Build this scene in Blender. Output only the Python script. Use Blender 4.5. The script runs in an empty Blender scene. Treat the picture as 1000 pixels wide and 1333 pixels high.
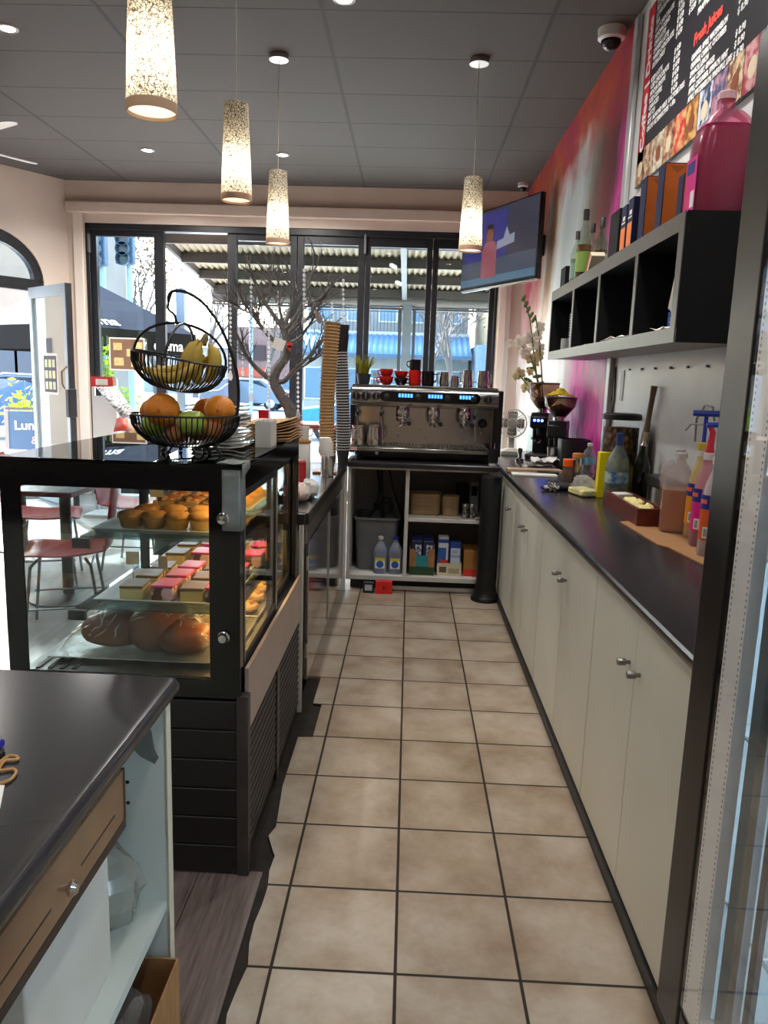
import bpy, bmesh, math, random
from mathutils import Vector, Matrix
random.seed(7)
PI = math.pi
sc = bpy.context.scene
COL = sc.collection
# ------------------------------------------------------------------ camera
CZ = 1.454; FPX = 986.04
_p, _y, _r = 0.174264, -0.028754, -0.032185
CF = Vector((math.sin(_y)*math.cos(_p), math.cos(_y)*math.cos(_p), -math.sin(_p)))
_r0 = Vector((math.cos(_y), -math.sin(_y), 0)); _d0 = CF.cross(_r0)
CR = _r0*math.cos(_r) + _d0*math.sin(_r)
CD = _d0*math.cos(_r) - _r0*math.sin(_r)
CAM = Vector((0, 0, CZ))
cd = bpy.data.cameras.new('camera'); cam = bpy.data.objects.new('camera', cd); COL.objects.link(cam)
cd.sensor_fit = 'AUTO'; cd.sensor_width = 36; cd.lens = FPX*36/1333; cd.clip_start = .02; cd.clip_end = 500
m3 = Matrix((CR, -CD, -CF)).transposed()
cam.matrix_world = Matrix.Translation(CAM) @ m3.to_4x4()
sc.camera = cam
def _ray(u, v): return CF + CR*((u-500)/FPX) + CD*((v-666.5)/FPX)
def at(u, v, Y):            # point at depth Y seen at a pixel
    q = _ray(u, v); return CAM + q*(Y/q.y)
def onz(u, v, z):           # point on a horizontal surface
    q = _ray(u, v); return CAM + q*((z-CZ)/q.z)
def onx(u, v, x):
    q = _ray(u, v); return CAM + q*(x/q.x)
# ------------------------------------------------------------------ materials
def lin(c):
    if isinstance(c, str): c = [int(c[i:i+2], 16)/255 for i in (0, 2, 4)]
    return tuple((x/12.92 if x <= .04045 else ((x+.055)/1.055)**2.4) for x in c[:3]) + (1,)
MATS = {}
def nm(name):
    m = bpy.data.materials.new(name); m.use_nodes = True
    nt = m.node_tree; nt.nodes.clear()
    return m, nt, nt.nodes, nt.links
def N(ns, t, **k):
    n = ns.new(t)
    for a, b in k.items(): setattr(n, a, b)
    return n
def mat(name, col, rough=.5, metal=0, col2=None, scale=8, detail=4, stretch=None, bump=0, bscale=None, spec=.5, sss=0, trans=0, emis=None, estr=0, coat=0, alpha=1, lo=.35, hi=.65):
    if name in MATS: return MATS[name]
    m, nt, ns, L = nm(name)
    o = N(ns, 'ShaderNodeOutputMaterial'); b = N(ns, 'ShaderNodeBsdfPrincipled')
    L.new(b.outputs[0], o.inputs[0])
    b.inputs['Base Color'].default_value = lin(col); b.inputs['Roughness'].default_value = rough
    b.inputs['Metallic'].default_value = metal; b.inputs['Specular IOR Level'].default_value = spec
    b.inputs['Transmission Weight'].default_value = trans; b.inputs['Coat Weight'].default_value = coat
    b.inputs['Alpha'].default_value = alpha
    if emis: b.inputs['Emission Color'].default_value = lin(emis); b.inputs['Emission Strength'].default_value = estr
    tc = None
    if col2 or bump:
        tc = N(ns, 'ShaderNodeTexCoord'); mp = N(ns, 'ShaderNodeMapping')
        if stretch: mp.inputs['Scale'].default_value = stretch
        L.new(tc.outputs['Object'], mp.inputs[0])
    if col2:
        nz = N(ns, 'ShaderNodeTexNoise'); nz.inputs['Scale'].default_value = scale; nz.inputs['Detail'].default_value = detail
        L.new(mp.outputs[0], nz.inputs[0])
        r = N(ns, 'ShaderNodeValToRGB'); r.color_ramp.elements[0].color = lin(col); r.color_ramp.elements[1].color = lin(col2)
        r.color_ramp.elements[0].position = lo; r.color_ramp.elements[1].position = hi
        L.new(nz.outputs[0], r.inputs[0]); L.new(r.outputs[0], b.inputs['Base Color'])
    if bump:
        n2 = N(ns, 'ShaderNodeTexNoise'); n2.inputs['Scale'].default_value = bscale or scale; n2.inputs['Detail'].default_value = 3
        L.new(mp.outputs[0], n2.inputs[0])
        bp = N(ns, 'ShaderNodeBump'); bp.inputs['Strength'].default_value = bump; bp.inputs['Distance'].default_value = .01
        L.new(n2.outputs[0], bp.inputs['Height']); L.new(bp.outputs[0], b.inputs['Normal'])
    MATS[name] = m; return m
def glass(name, tint='ffffff', rough=.02, ior=1.5, diff=0, dcol='ffffff', bump=0, bscale=60):
    """thin pane or thin vessel wall: see-through plus a fresnel mirror, optional haze"""
    if name in MATS: return MATS[name]
    m, nt, ns, L = nm(name)
    o = N(ns, 'ShaderNodeOutputMaterial'); t = N(ns, 'ShaderNodeBsdfTransparent'); g = N(ns, 'ShaderNodeBsdfGlossy'); f = N(ns, 'ShaderNodeFresnel'); x = N(ns, 'ShaderNodeMixShader')
    t.inputs[0].default_value = lin(tint); g.inputs['Roughness'].default_value = rough; f.inputs[0].default_value = ior
    src = t
    if bump:
        nz = N(ns, 'ShaderNodeTexNoise'); nz.inputs['Scale'].default_value = bscale; tc = N(ns, 'ShaderNodeTexCoord'); bp = N(ns, 'ShaderNodeBump'); bp.inputs['Strength'].default_value = bump; bp.inputs['Distance'].default_value = .02
        L.new(tc.outputs['Object'], nz.inputs[0]); L.new(nz.outputs[0], bp.inputs['Height']); L.new(bp.outputs[0], g.inputs['Normal'])
    if diff:
        d = N(ns, 'ShaderNodeBsdfDiffuse'); d.inputs[0].default_value = lin(dcol)
        tl = N(ns, 'ShaderNodeBsdfTranslucent'); tl.inputs[0].default_value = lin(dcol)
        dm = N(ns, 'ShaderNodeMixShader'); dm.inputs[0].default_value = .5; L.new(d.outputs[0], dm.inputs[1]); L.new(tl.outputs[0], dm.inputs[2])
        x2 = N(ns, 'ShaderNodeMixShader'); x2.inputs[0].default_value = diff; L.new(t.outputs[0], x2.inputs[1]); L.new(dm.outputs[0], x2.inputs[2]); src = x2
    gg = N(ns, 'ShaderNodeNewGeometry'); mr = N(ns, 'ShaderNodeMapRange'); mr.inputs[3].default_value = ior; mr.inputs[4].default_value = 1/ior
    L.new(gg.outputs['Backfacing'], mr.inputs[0]); L.new(mr.outputs[0], f.inputs[0])
    L.new(f.outputs[0], x.inputs[0]); L.new(src.outputs[0], x.inputs[1]); L.new(g.outputs[0], x.inputs[2]); L.new(x.outputs[0], o.inputs[0])
    MATS[name] = m; return m
def translucent(name, col, k=.5, rough=.6, col2=None, scale=10):
    if name in MATS: return MATS[name]
    m, nt, ns, L = nm(name)
    o = N(ns, 'ShaderNodeOutputMaterial'); d = N(ns, 'ShaderNodeBsdfPrincipled'); t = N(ns, 'ShaderNodeBsdfTranslucent'); x = N(ns, 'ShaderNodeMixShader')
    d.inputs['Base Color'].default_value = lin(col); d.inputs['Roughness'].default_value = rough; t.inputs[0].default_value = lin(col); x.inputs[0].default_value = k
    if col2:
        nz = N(ns, 'ShaderNodeTexNoise'); nz.inputs['Scale'].default_value = scale; tc = N(ns, 'ShaderNodeTexCoord'); L.new(tc.outputs['Object'], nz.inputs[0])
        r = N(ns, 'ShaderNodeValToRGB'); r.color_ramp.elements[0].color = lin(col); r.color_ramp.elements[1].color = lin(col2); r.color_ramp.elements[0].position = .4; r.color_ramp.elements[1].position = .6
        L.new(nz.outputs[0], r.inputs[0]); L.new(r.outputs[0], d.inputs['Base Color']); L.new(r.outputs[0], t.inputs[0])
    L.new(d.outputs[0], x.inputs[1]); L.new(t.outputs[0], x.inputs[2]); L.new(x.outputs[0], o.inputs[0])
    MATS[name] = m; return m
def emit(name, col, s):
    if name in MATS: return MATS[name]
    m, nt, ns, L = nm(name)
    o = N(ns, 'ShaderNodeOutputMaterial'); e = N(ns, 'ShaderNodeEmission'); e.inputs[0].default_value = lin(col); e.inputs[1].default_value = s
    L.new(e.outputs[0], o.inputs[0]); MATS[name] = m; return m
# ------------------------------------------------------------------ mesh builder
LOC = {}
class MB:
    def __init__(s): s.v = []; s.f = []; s.T = None
    def _add(s, vs, fs):
        b = len(s.v)
        for p in vs:
            p = Vector(p); s.v.append(tuple(s.T @ p) if s.T else tuple(p))
        s.f += [tuple(i+b for i in f) for f in fs]
        return s
    def box(s, x0, y0, z0, x1, y1, z1):
        x0, x1 = sorted((x0, x1)); y0, y1 = sorted((y0, y1)); z0, z1 = sorted((z0, z1))
        return s._add([(x0,y0,z0),(x1,y0,z0),(x1,y1,z0),(x0,y1,z0),(x0,y0,z1),(x1,y0,z1),(x1,y1,z1),(x0,y1,z1)],
                      [(3,2,1,0),(4,5,6,7),(0,1,5,4),(1,2,6,5),(2,3,7,6),(3,0,4,7)])
    def cbox(s, c, d, rz=0, rx=0, ry=0):
        M = Matrix.Translation(Vector(c)) @ Matrix.Rotation(rz, 4, 'Z') @ Matrix.Rotation(ry, 4, 'Y') @ Matrix.Rotation(rx, 4, 'X')
        h = [a/2 for a in d]
        vs = [M @ Vector(p) for p in [(-h[0],-h[1],-h[2]),(h[0],-h[1],-h[2]),(h[0],h[1],-h[2]),(-h[0],h[1],-h[2]),(-h[0],-h[1],h[2]),(h[0],-h[1],h[2]),(h[0],h[1],h[2]),(-h[0],h[1],h[2])]]
        return s._add(vs, [(3,2,1,0),(4,5,6,7),(0,1,5,4),(1,2,6,5),(2,3,7,6),(3,0,4,7)])
    def beam(s, p0, p1, w, t, up=(0,0,1)):
        p0 = Vector(p0); p1 = Vector(p1); d = (p1-p0).normalized(); u = Vector(up)
        if abs(d.dot(u)) > .98: u = Vector((1,0,0))
        a = d.cross(u).normalized()*w/2; b = a.cross(d).normalized()*t/2
        vs = [p0-a-b, p0+a-b, p0+a+b, p0-a+b, p1-a-b, p1+a-b, p1+a+b, p1-a+b]
        return s._add(vs, [(3,2,1,0),(4,5,6,7),(0,1,5,4),(1,2,6,5),(2,3,7,6),(3,0,4,7)])
    def lathe(s, prof, c=(0,0,0), n=20, sx=1, sy=1, ax=None, cap=True, a0=0, ph=0):
        """prof: (radius, height) pairs turned round the z axis (or ax)"""
        R = Matrix.Identity(3)
        if ax is not None: R = Vector((0,0,1)).rotation_difference(Vector(ax)).to_matrix()
        c = Vector(c); vs = []; fs = []
        for r, z in prof:
            for i in range(n):
                a = 2*PI*i/n + ph; vs.append(c + R @ Vector((r*math.cos(a)*sx, r*math.sin(a)*sy, z)))
        for k in range(len(prof)-1):
            for i in range(n):
                j = (i+1) % n; fs.append((k*n+i, k*n+j, (k+1)*n+j, (k+1)*n+i))
        if cap:
            if prof[0][0] > 1e-5: fs.append(tuple(range(n-1, -1, -1)))
            if prof[-1][0] > 1e-5: fs.append(tuple((len(prof)-1)*n+i for i in range(n)))
        return s._add(vs, fs)
    def cyl(s, p0, p1, r0, r1=None, n=16):
        p0 = Vector(p0); p1 = Vector(p1); d = p1-p0
        return s.lathe([(r0, 0), (r0 if r1 is None else r1, d.length)], p0, n, ax=d.normalized())
    def sq(s, prof, c=(0,0,0), sx=1, sy=1, rnd=.3, n=32, rz=0):
        """like lathe with a rounded-square plan; prof radius = half width"""
        vs = []; fs = []; c = Vector(c); e = rnd
        for r, z in prof:
            for i in range(n):
                a = 2*PI*i/n; ca, sa = math.cos(a), math.sin(a)
                x = math.copysign(abs(ca)**e, ca)*r*sx; y = math.copysign(abs(sa)**e, sa)*r*sy
                vs.append(c + Vector((x*math.cos(rz)-y*math.sin(rz), x*math.sin(rz)+y*math.cos(rz), z)))
        for k in range(len(prof)-1):
            for i in range(n):
                j = (i+1) % n; fs.append((k*n+i, k*n+j, (k+1)*n+j, (k+1)*n+i))
        if prof[0][0] > 1e-5: fs.append(tuple(range(n-1, -1, -1)))
        if prof[-1][0] > 1e-5: fs.append(tuple((len(prof)-1)*n+i for i in range(n)))
        return s._add(vs, fs)
    def tube(s, pts, r, n=6, closed=False):
        pts = [Vector(p) for p in pts]; m = len(pts)
        rr = r if isinstance(r, (list, tuple)) else [r]*m
        vs = []; fs = []; pn = None
        for k, p in enumerate(pts):
            if closed: d = pts[(k+1) % m]-pts[k-1]
            else: d = pts[min(k+1, m-1)]-pts[max(k-1, 0)]
            d = d.normalized() if d.length > 1e-9 else Vector((0,0,1))
            if pn is None:
                u = Vector((0,0,1)) if abs(d.z) < .9 else Vector((1,0,0)); a = d.cross(u).normalized()
            else:
                a = (pn - d*pn.dot(d)); a = a.normalized() if a.length > 1e-6 else d.orthogonal().normalized()
            pn = a; b = d.cross(a)
            for i in range(n):
                t = 2*PI*i/n; vs.append(p + a*rr[k]*math.cos(t) + b*rr[k]*math.sin(t))
        for k in range(m if closed else m-1):
            for i in range(n):
                j = (i+1) % n; k2 = (k+1) % m
                fs.append((k*n+i, k*n+j, k2*n+j, k2*n+i))
        if not closed: fs.append(tuple(range(n-1, -1, -1))); fs.append(tuple((m-1)*n+i for i in range(n)))
        return s._add(vs, fs)
    def ell(s, c, r, nu=16, nv=10, M=None, fn=None):
        vs = []; fs = []; c = Vector(c)
        if not isinstance(r, (tuple, list)): r = (r, r, r)
        for k in range(nv+1):
            t = PI*k/nv
            for i in range(nu):
                a = 2*PI*i/nu; p = Vector((math.sin(t)*math.cos(a), math.sin(t)*math.sin(a), -math.cos(t)))
                q = Vector((p.x*r[0], p.y*r[1], p.z*r[2]))
                if fn: q = fn(p, q)
                if M: q = M @ q
                vs.append(c+q)
        for k in range(nv):
            for i in range(nu):
                j = (i+1) % nu; fs.append((k*nu+i, k*nu+j, (k+1)*nu+j, (k+1)*nu+i))
        return s._add(vs, fs)
    def prism(s, poly, axis, a, b):
        """poly in the two other axes (cyclic order), extruded along axis from a to b"""
        n = len(poly)
        def P(p, h):
            if axis == 'x': return (h, p[0], p[1])
            if axis == 'y': return (p[0], h, p[1])
            return (p[0], p[1], h)
        vs = [P(p, a) for p in poly] + [P(p, b) for p in poly]
        fs = [tuple(range(n-1, -1, -1)), tuple(range(n, 2*n))] + [(i, (i+1) % n, n+(i+1) % n, n+i) for i in range(n)]
        return s._add(vs, fs)
    def grid(s, fn, nu, nv, th=0):
        vs = [Vector(fn(i/nu, j/nv)) for j in range(nv+1) for i in range(nu+1)]
        fs = [(j*(nu+1)+i, j*(nu+1)+i+1, (j+1)*(nu+1)+i+1, (j+1)*(nu+1)+i) for j in range(nv) for i in range(nu)]
        return s._add(vs, fs)
    def build(s, name, material, parent=None, smooth=True, bev=0, seg=2, solid=0, ang=40, sub=0, recalc=True):
        if parent is not None: off = LOC.get(parent.name, Vector((0,0,0)))
        else:
            xs = [p[0] for p in s.v]; ys = [p[1] for p in s.v]; zs = [p[2] for p in s.v]
            off = Vector(((min(xs)+max(xs))/2, (min(ys)+max(ys))/2, min(zs)))
        me = bpy.data.meshes.new(name)
        me.from_pydata([(p[0]-off.x, p[1]-off.y, p[2]-off.z) for p in s.v], [], s.f)
        if recalc:
            bm = bmesh.new(); bm.from_mesh(me); bmesh.ops.recalc_face_normals(bm, faces=bm.faces); bm.to_mesh(me); bm.free()
        if smooth:
            me.shade_smooth(); me.set_sharp_from_angle(angle=math.radians(ang))
        me.materials.append(material)
        o = bpy.data.objects.new(name, me); COL.objects.link(o)
        if parent is not None: o.parent = parent
        else: o.location = off
        LOC[o.name] = off
        if solid: md = o.modifiers.new('solid', 'SOLIDIFY'); md.thickness = solid; md.offset = 0
        if bev:
            md = o.modifiers.new('bevel', 'BEVEL'); md.width = bev; md.segments = seg; md.limit_method = 'ANGLE'
        if sub: md = o.modifiers.new('sub', 'SUBSURF'); md.levels = sub; md.render_levels = sub
        return o
def tag(o, label=None, cat=None, group=None, kind=None):
    if label: o['label'] = label
    if cat: o['category'] = cat
    if group: o['group'] = group
    if kind: o['kind'] = kind
    return o
def thing(name, label, cat, loc=(0,0,0), group=None, rz=0):
    o = bpy.data.objects.new(name, None); COL.objects.link(o); o.empty_display_size = .05
    o.location = loc; o.rotation_euler.z = 0; LOC[o.name] = Vector(loc)
    return tag(o, label, cat, group)
def struct(o): o['kind'] = 'structure'; return o
def dup(root, loc, rz=0, label=None, group=None):
    def cp(o, par):
        c = o.copy(); COL.objects.link(c)
        if par: c.parent = par
        for ch in list(o.children): cp(ch, c)
        return c
    r = cp(root, None); r.location = loc; r.rotation_euler.z = rz
    if label: r['label'] = label
    if group: r['group'] = group
    return r
def text(s, size, material, parent, o, right, up, name='lettering', align='LEFT', depth=.0006, label=None, spacing=1, lines=1.0, bold=0, fit=0):
    cu = bpy.data.curves.new('txt', 'FONT'); cu.body = s; cu.size = size; cu.align_x = align; cu.extrude = depth; cu.space_character = spacing; cu.space_line = lines; cu.offset = bold; cu.resolution_u = 2
    ob = bpy.data.objects.new('txt', cu); COL.objects.link(ob)
    dg = bpy.context.evaluated_depsgraph_get(); me = bpy.data.meshes.new_from_object(ob.evaluated_get(dg))
    bpy.data.objects.remove(ob); bpy.data.curves.remove(cu)
    right = Vector(right).normalized(); up = Vector(up).normalized(); n = right.cross(up)
    off = LOC.get(parent.name, Vector((0,0,0))) if parent else Vector((0,0,0))
    o = Vector(o)
    if fit:
        k = fit/max(v.co.x for v in me.vertices)
        for v in me.vertices: v.co.x *= k
    for v in me.vertices: v.co = o + right*v.co.x + up*v.co.y + n*v.co.z - off
    me.name = name; me.materials.clear(); me.materials.append(material)
    t = bpy.data.objects.new(name, me); COL.objects.link(t)
    if parent: t.parent = parent; LOC[t.name] = off
    if label: t['label'] = label
    return t
# common materials
BLACK = mat('black_powdercoat', '121214', .35, col2='19191b', scale=40)
BLKGLOSS = mat('black_gloss', '08090b', .12)
BLKPLAST = mat('black_plastic', '141416', .45, col2='1c1c1e', scale=60)
CHROME = mat('chrome', 'd8d8d8', .12, 1)
STEEL = mat('brushed_steel', 'b4b2ae', .28, 1, col2='a09d99', scale=30, stretch=(1,1,14))
STEELP = mat('polished_steel', 'c9c7c4', .14, 1)
ALU = mat('aluminium', 'b9bcbe', .35, 1)
WHITE = mat('white_paint', 'e6e4df', .5, col2='dedcd6', scale=5)
WHITEP = mat('white_plastic', 'e9e9e6', .35)
CARD = mat('corrugated_cardboard', 'a5794f', .8, col2='94693f', scale=14, stretch=(1,8,1))
KRAFT = mat('kraft_paper', 'c9a06c', .75, col2='bd935e', scale=20)
PAPER = mat('white_paper', 'eceae4', .7)
GLASS = glass('clear_glass', 'f4f8f8')
PANE = glass('window_glass', 'eef4f5', rough=.0)
RED = mat('red_glaze', 'c01a14', .2)
# ================================================================== setting
XW = 1.2; YW = 8.7; ZC = 3.49; TP = .31
def tile_mat():
    m, nt, ns, L = nm('beige_floor_tile')
    o = N(ns, 'ShaderNodeOutputMaterial'); b = N(ns, 'ShaderNodeBsdfPrincipled'); L.new(b.outputs[0], o.inputs[0])
    g = N(ns, 'ShaderNodeNewGeometry'); sx = N(ns, 'ShaderNodeSeparateXYZ'); L.new(g.outputs['Position'], sx.inputs[0])
    def cell(out, off):
        a = N(ns, 'ShaderNodeMath', operation='ADD'); a.inputs[1].default_value = off; L.new(out, a.inputs[0])
        d = N(ns, 'ShaderNodeMath', operation='DIVIDE'); d.inputs[1].default_value = TP; L.new(a.outputs[0], d.inputs[0])
        fr = N(ns, 'ShaderNodeMath', operation='FRACT'); L.new(d.outputs[0], fr.inputs[0])
        fl = N(ns, 'ShaderNodeMath', operation='FLOOR'); L.new(d.outputs[0], fl.inputs[0])
        c = N(ns, 'ShaderNodeMath', operation='SUBTRACT'); c.inputs[1].default_value = .5; L.new(fr.outputs[0], c.inputs[0])
        ab = N(ns, 'ShaderNodeMath', operation='ABSOLUTE'); L.new(c.outputs[0], ab.inputs[0])
        return ab.outputs[0], fl.outputs[0]
    ax, fx = cell(sx.outputs[0], .293+TP*10); ay, fy = cell(sx.outputs[1], -1.654+TP*40)
    mx = N(ns, 'ShaderNodeMath', operation='MAXIMUM'); L.new(ax, mx.inputs[0]); L.new(ay, mx.inputs[1])
    gr = N(ns, 'ShaderNodeMapRange'); gr.inputs[1].default_value = .4845; gr.inputs[2].default_value = .4895; L.new(mx.outputs[0], gr.inputs[0])
    cv = N(ns, 'ShaderNodeCombineXYZ'); L.new(fx, cv.inputs[0]); L.new(fy, cv.inputs[1])
    wn = N(ns, 'ShaderNodeTexWhiteNoise', noise_dimensions='2D'); L.new(cv.outputs[0], wn.inputs['Vector'])
    # cloudy brown patches, shifted for each tile
    va = N(ns, 'ShaderNodeVectorMath', operation='MULTIPLY_ADD'); va.inputs[1].default_value = (1,1,1)
    L.new(g.outputs['Position'], va.inputs[0]); L.new(wn.outputs['Color'], va.inputs[2])
    sc2 = N(ns, 'ShaderNodeVectorMath', operation='SCALE'); sc2.inputs[3].default_value = 9.0; L.new(wn.outputs['Color'], sc2.inputs[0]); L.new(sc2.outputs[0], va.inputs[2])
    n1 = N(ns, 'ShaderNodeTexNoise'); n1.inputs['Scale'].default_value = 4.2; n1.inputs['Detail'].default_value = 5; n1.inputs['Roughness'].default_value = .62; L.new(va.outputs[0], n1.inputs[0])
    ed = N(ns, 'ShaderNodeMath', operation='POWER'); ed.inputs[1].default_value = 2.2; L.new(mx.outputs[0], ed.inputs[0])
    ad = N(ns, 'ShaderNodeMath', operation='MULTIPLY_ADD'); ad.inputs[1].default_value = .55; L.new(ed.outputs[0], ad.inputs[0]); L.new(n1.outputs[0], ad.inputs[2])
    r = N(ns, 'ShaderNodeValToRGB'); e = r.color_ramp.elements
    e[0].position = .38; e[0].color = lin('b2a799'); e[1].position = .80; e[1].color = lin('836c56')
    e2 = r.color_ramp.elements.new(.56); e2.color = lin('a39482')
    L.new(ad.outputs[0], r.inputs[0])
    n3 = N(ns, 'ShaderNodeTexNoise'); n3.inputs['Scale'].default_value = 60; n3.inputs['Detail'].default_value = 4; L.new(g.outputs['Position'], n3.inputs[0])
    mm = N(ns, 'ShaderNodeMix', data_type='RGBA', blend_type='MULTIPLY'); mm.inputs[0].default_value = .18; L.new(r.outputs[0], mm.inputs[6]); L.new(n3.outputs[0], mm.inputs[7])
    br = N(ns, 'ShaderNodeMapRange'); br.inputs[3].default_value = .93; br.inputs[4].default_value = 1.05; L.new(wn.outputs[0], br.inputs[0])
    ms = N(ns, 'ShaderNodeVectorMath', operation='SCALE'); L.new(mm.outputs[2], ms.inputs[0]); L.new(br.outputs[0], ms.inputs[3])
    mg = N(ns, 'ShaderNodeMix', data_type='RGBA'); L.new(gr.outputs[0], mg.inputs[0]); L.new(ms.outputs[0], mg.inputs[6]); mg.inputs[7].default_value = lin('241d18')
    L.new(mg.outputs[2], b.inputs['Base Color'])
    rr = N(ns, 'ShaderNodeMapRange'); rr.inputs[3].default_value = .42; rr.inputs[4].default_value = .85; L.new(gr.outputs[0], rr.inputs[0]); L.new(rr.outputs[0], b.inputs['Roughness'])
    bp = N(ns, 'ShaderNodeBump'); bp.inputs['Distance'].default_value = .002; bp.inputs['Strength'].default_value = .6; bp.invert = True
    L.new(gr.outputs[0], bp.inputs['Height']); L.new(bp.outputs[0], b.inputs['Normal'])
    return m
def plank_mat(name, c1, c2, c3, w, rough):
    m, nt, ns, L = nm(name)
    o = N(ns, 'ShaderNodeOutputMaterial'); b = N(ns, 'ShaderNodeBsdfPrincipled'); L.new(b.outputs[0], o.inputs[0]); b.inputs['Roughness'].default_value = rough
    g = N(ns, 'ShaderNodeNewGeometry'); mp = N(ns, 'ShaderNodeMapping'); mp.inputs['Scale'].default_value = (1, .055, 1); L.new(g.outputs['Position'], mp.inputs[0])
    n = N(ns, 'ShaderNodeTexNoise'); n.inputs['Scale'].default_value = 70; n.inputs['Detail'].default_value = 6; n.inputs['Roughness'].default_value = .7; L.new(mp.outputs[0], n.inputs[0])
    r = N(ns, 'ShaderNodeValToRGB'); r.color_ramp.elements[0].position = .3; r.color_ramp.elements[1].position = .7; r.color_ramp.elements[0].color = lin(c1); r.color_ramp.elements[1].color = lin(c2); L.new(n.outputs[0], r.inputs[0])
    bk = N(ns, 'ShaderNodeTexBrick'); bk.inputs['Scale'].default_value = 1; bk.inputs['Brick Width'].default_value = 1.1; bk.inputs['Row Height'].default_value = w; bk.inputs['Mortar Size'].default_value = .0015; bk.inputs['Color1'].default_value = (1,1,1,1); bk.inputs['Color2'].default_value = (.72,.72,.72,1); bk.inputs['Mortar'].default_value = lin(c3)
    m2 = N(ns, 'ShaderNodeMapping'); m2.inputs['Rotation'].default_value = (0,0,PI/2); L.new(g.outputs['Position'], m2.inputs[0]); L.new(m2.outputs[0], bk.inputs[0])
    x = N(ns, 'ShaderNodeMix', data_type='RGBA', blend_type='MULTIPLY'); x.inputs[0].default_value = 1; L.new(r.outputs[0], x.inputs[6]); L.new(bk.outputs[0], x.inputs[7]); L.new(x.outputs[2], b.inputs['Base Color'])
    return m
TILE = tile_mat()
# tiled floor of the service aisle, with the broken left edge
ed = []
for i in range(70):
    y = -3 + i*(5.1/69)
    ed.append((-.365 + random.uniform(-.009, .009) + (.012 if i % 7 == 0 else 0), y))
for y, x in ((2.12,-.372),(2.2,-.40),(2.25,-.385),(2.5,-.405),(2.88,-.405),(2.885,-.345),(3.2,-.345),(3.205,-.385),(3.52,-.385),(3.53,-.47),(5.6,-.47)):
    ed.append((x, y))
poly = ed + [(XW, 5.6), (XW, -3)]
struct(MB().prism([(p[0], p[1]) for p in poly], 'z', -.012, 0).build('floor', TILE, smooth=False))
DIRT = mat('dirty_subfloor', '17130f', .9, col2='2b221a', scale=18, detail=6)
struct(MB().box(-5.8, -3, -.06, XW+.2, YW, -.011).build('floor', DIRT, smooth=False))
VINYL = plank_mat('grey_brown_vinyl_plank', '4b3f3c', '80706a', '2a2422', .19, .5)
struct(MB().box(-5.8, -3, -.011, -.385, 2.02, -.001).build('floor', VINYL, smooth=False))
DINE = mat('pale_polished_floor', 'b9b7b4', .22, col2='a3a2a1', scale=1.6, detail=6)
struct(MB().prism([(-5.8, 2.02), (-1.12, 2.02), (-1.12, 5.6), (XW, 5.6), (XW, YW), (-3.87, YW), (-5.8, 5.88)], 'z', -.011, -.001).build('floor', DINE, smooth=False))
# ceiling
def ceil_mat():
    m, nt, ns, L = nm('dark_grey_ceiling_tile')
    o = N(ns, 'ShaderNodeOutputMaterial'); b = N(ns, 'ShaderNodeBsdfPrincipled'); L.new(b.outputs[0], o.inputs[0]); b.inputs['Roughness'].default_value = .8
    g = N(ns, 'ShaderNodeNewGeometry'); sx = N(ns, 'ShaderNodeSeparateXYZ'); L.new(g.outputs['Position'], sx.inputs[0])
    def ln(out, off, pitch, w):
        a = N(ns, 'ShaderNodeMath', operation='ADD'); a.inputs[1].default_value = off; L.new(out, a.inputs[0])
        d = N(ns, 'ShaderNodeMath', operation='DIVIDE'); d.inputs[1].default_value = pitch; L.new(a.outputs[0], d.inputs[0])
        fr = N(ns, 'ShaderNodeMath', operation='FRACT'); L.new(d.outputs[0], fr.inputs[0])
        c = N(ns, 'ShaderNodeMath', operation='LESS_THAN'); c.inputs[1].default_value = w/pitch; L.new(fr.outputs[0], c.inputs[0]); return c.outputs[0]
    lx = ln(sx.outputs[1], -4.675+.6385*20, .6385, .010)
    mp = N(ns, 'ShaderNodeMapping'); mp.inputs['Scale'].default_value = (1, 6, 1); L.new(g.outputs['Position'], mp.inputs[0])
    n = N(ns, 'ShaderNodeTexNoise'); n.inputs['Scale'].default_value = 22; n.inputs['Detail'].default_value = 5; L.new(mp.outputs[0], n.inputs[0])
    r = N(ns, 'ShaderNodeValToRGB'); r.color_ramp.elements[0].color = lin('4c4846'); r.color_ramp.elements[1].color = lin('585350'); L.new(n.outputs[0], r.inputs[0])
    x = N(ns, 'ShaderNodeMix', data_type='RGBA'); L.new(lx, x.inputs[0]); L.new(r.outputs[0], x.inputs[6]); x.inputs[7].default_value = lin('131314'); L.new(x.outputs[2], b.inputs['Base Color'])
    return m
struct(MB().prism([(-5.8, -3), (XW, -3), (XW, YW), (-3.87, YW), (-5.8, 5.88)], 'z', ZC, ZC+.12).build('ceiling', ceil_mat(), smooth=False))
TB = mat('grey_ceiling_bar', '464546', .7, spec=.2)
for k, x in enumerate((-4.48, -3.18, -1.88, -.585, .715)):
    struct(MB().box(x, -2.98, ZC-.0015, x+.024, 5.9 if x < -4 else YW-.01, ZC).build('trim_%d' % (k+1), TB, smooth=False))
# walls
BEIGE = mat('beige_wall_paint', 'd9c7ba', .6, col2='d4c1b3', scale=3)
CREAM = mat('cream_casing', 'e6d9cd', .5)
WHITEW = mat('white_wall_panel', 'dfe1e0', .35, col2='d6d8d8', scale=4)
struct(MB().box(XW, -3, 0, XW+.15, YW+.2, ZC).build('wall_right', WHITEW, smooth=False))
struct(MB().box(-5.95, -3.15, 0, XW+.15, -3, ZC).build('wall_back', BEIGE, smooth=False))
struct(MB().box(-5.95, -3, 0, -5.8, 5.88, ZC).build('wall_left', BEIGE, smooth=False))
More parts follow.
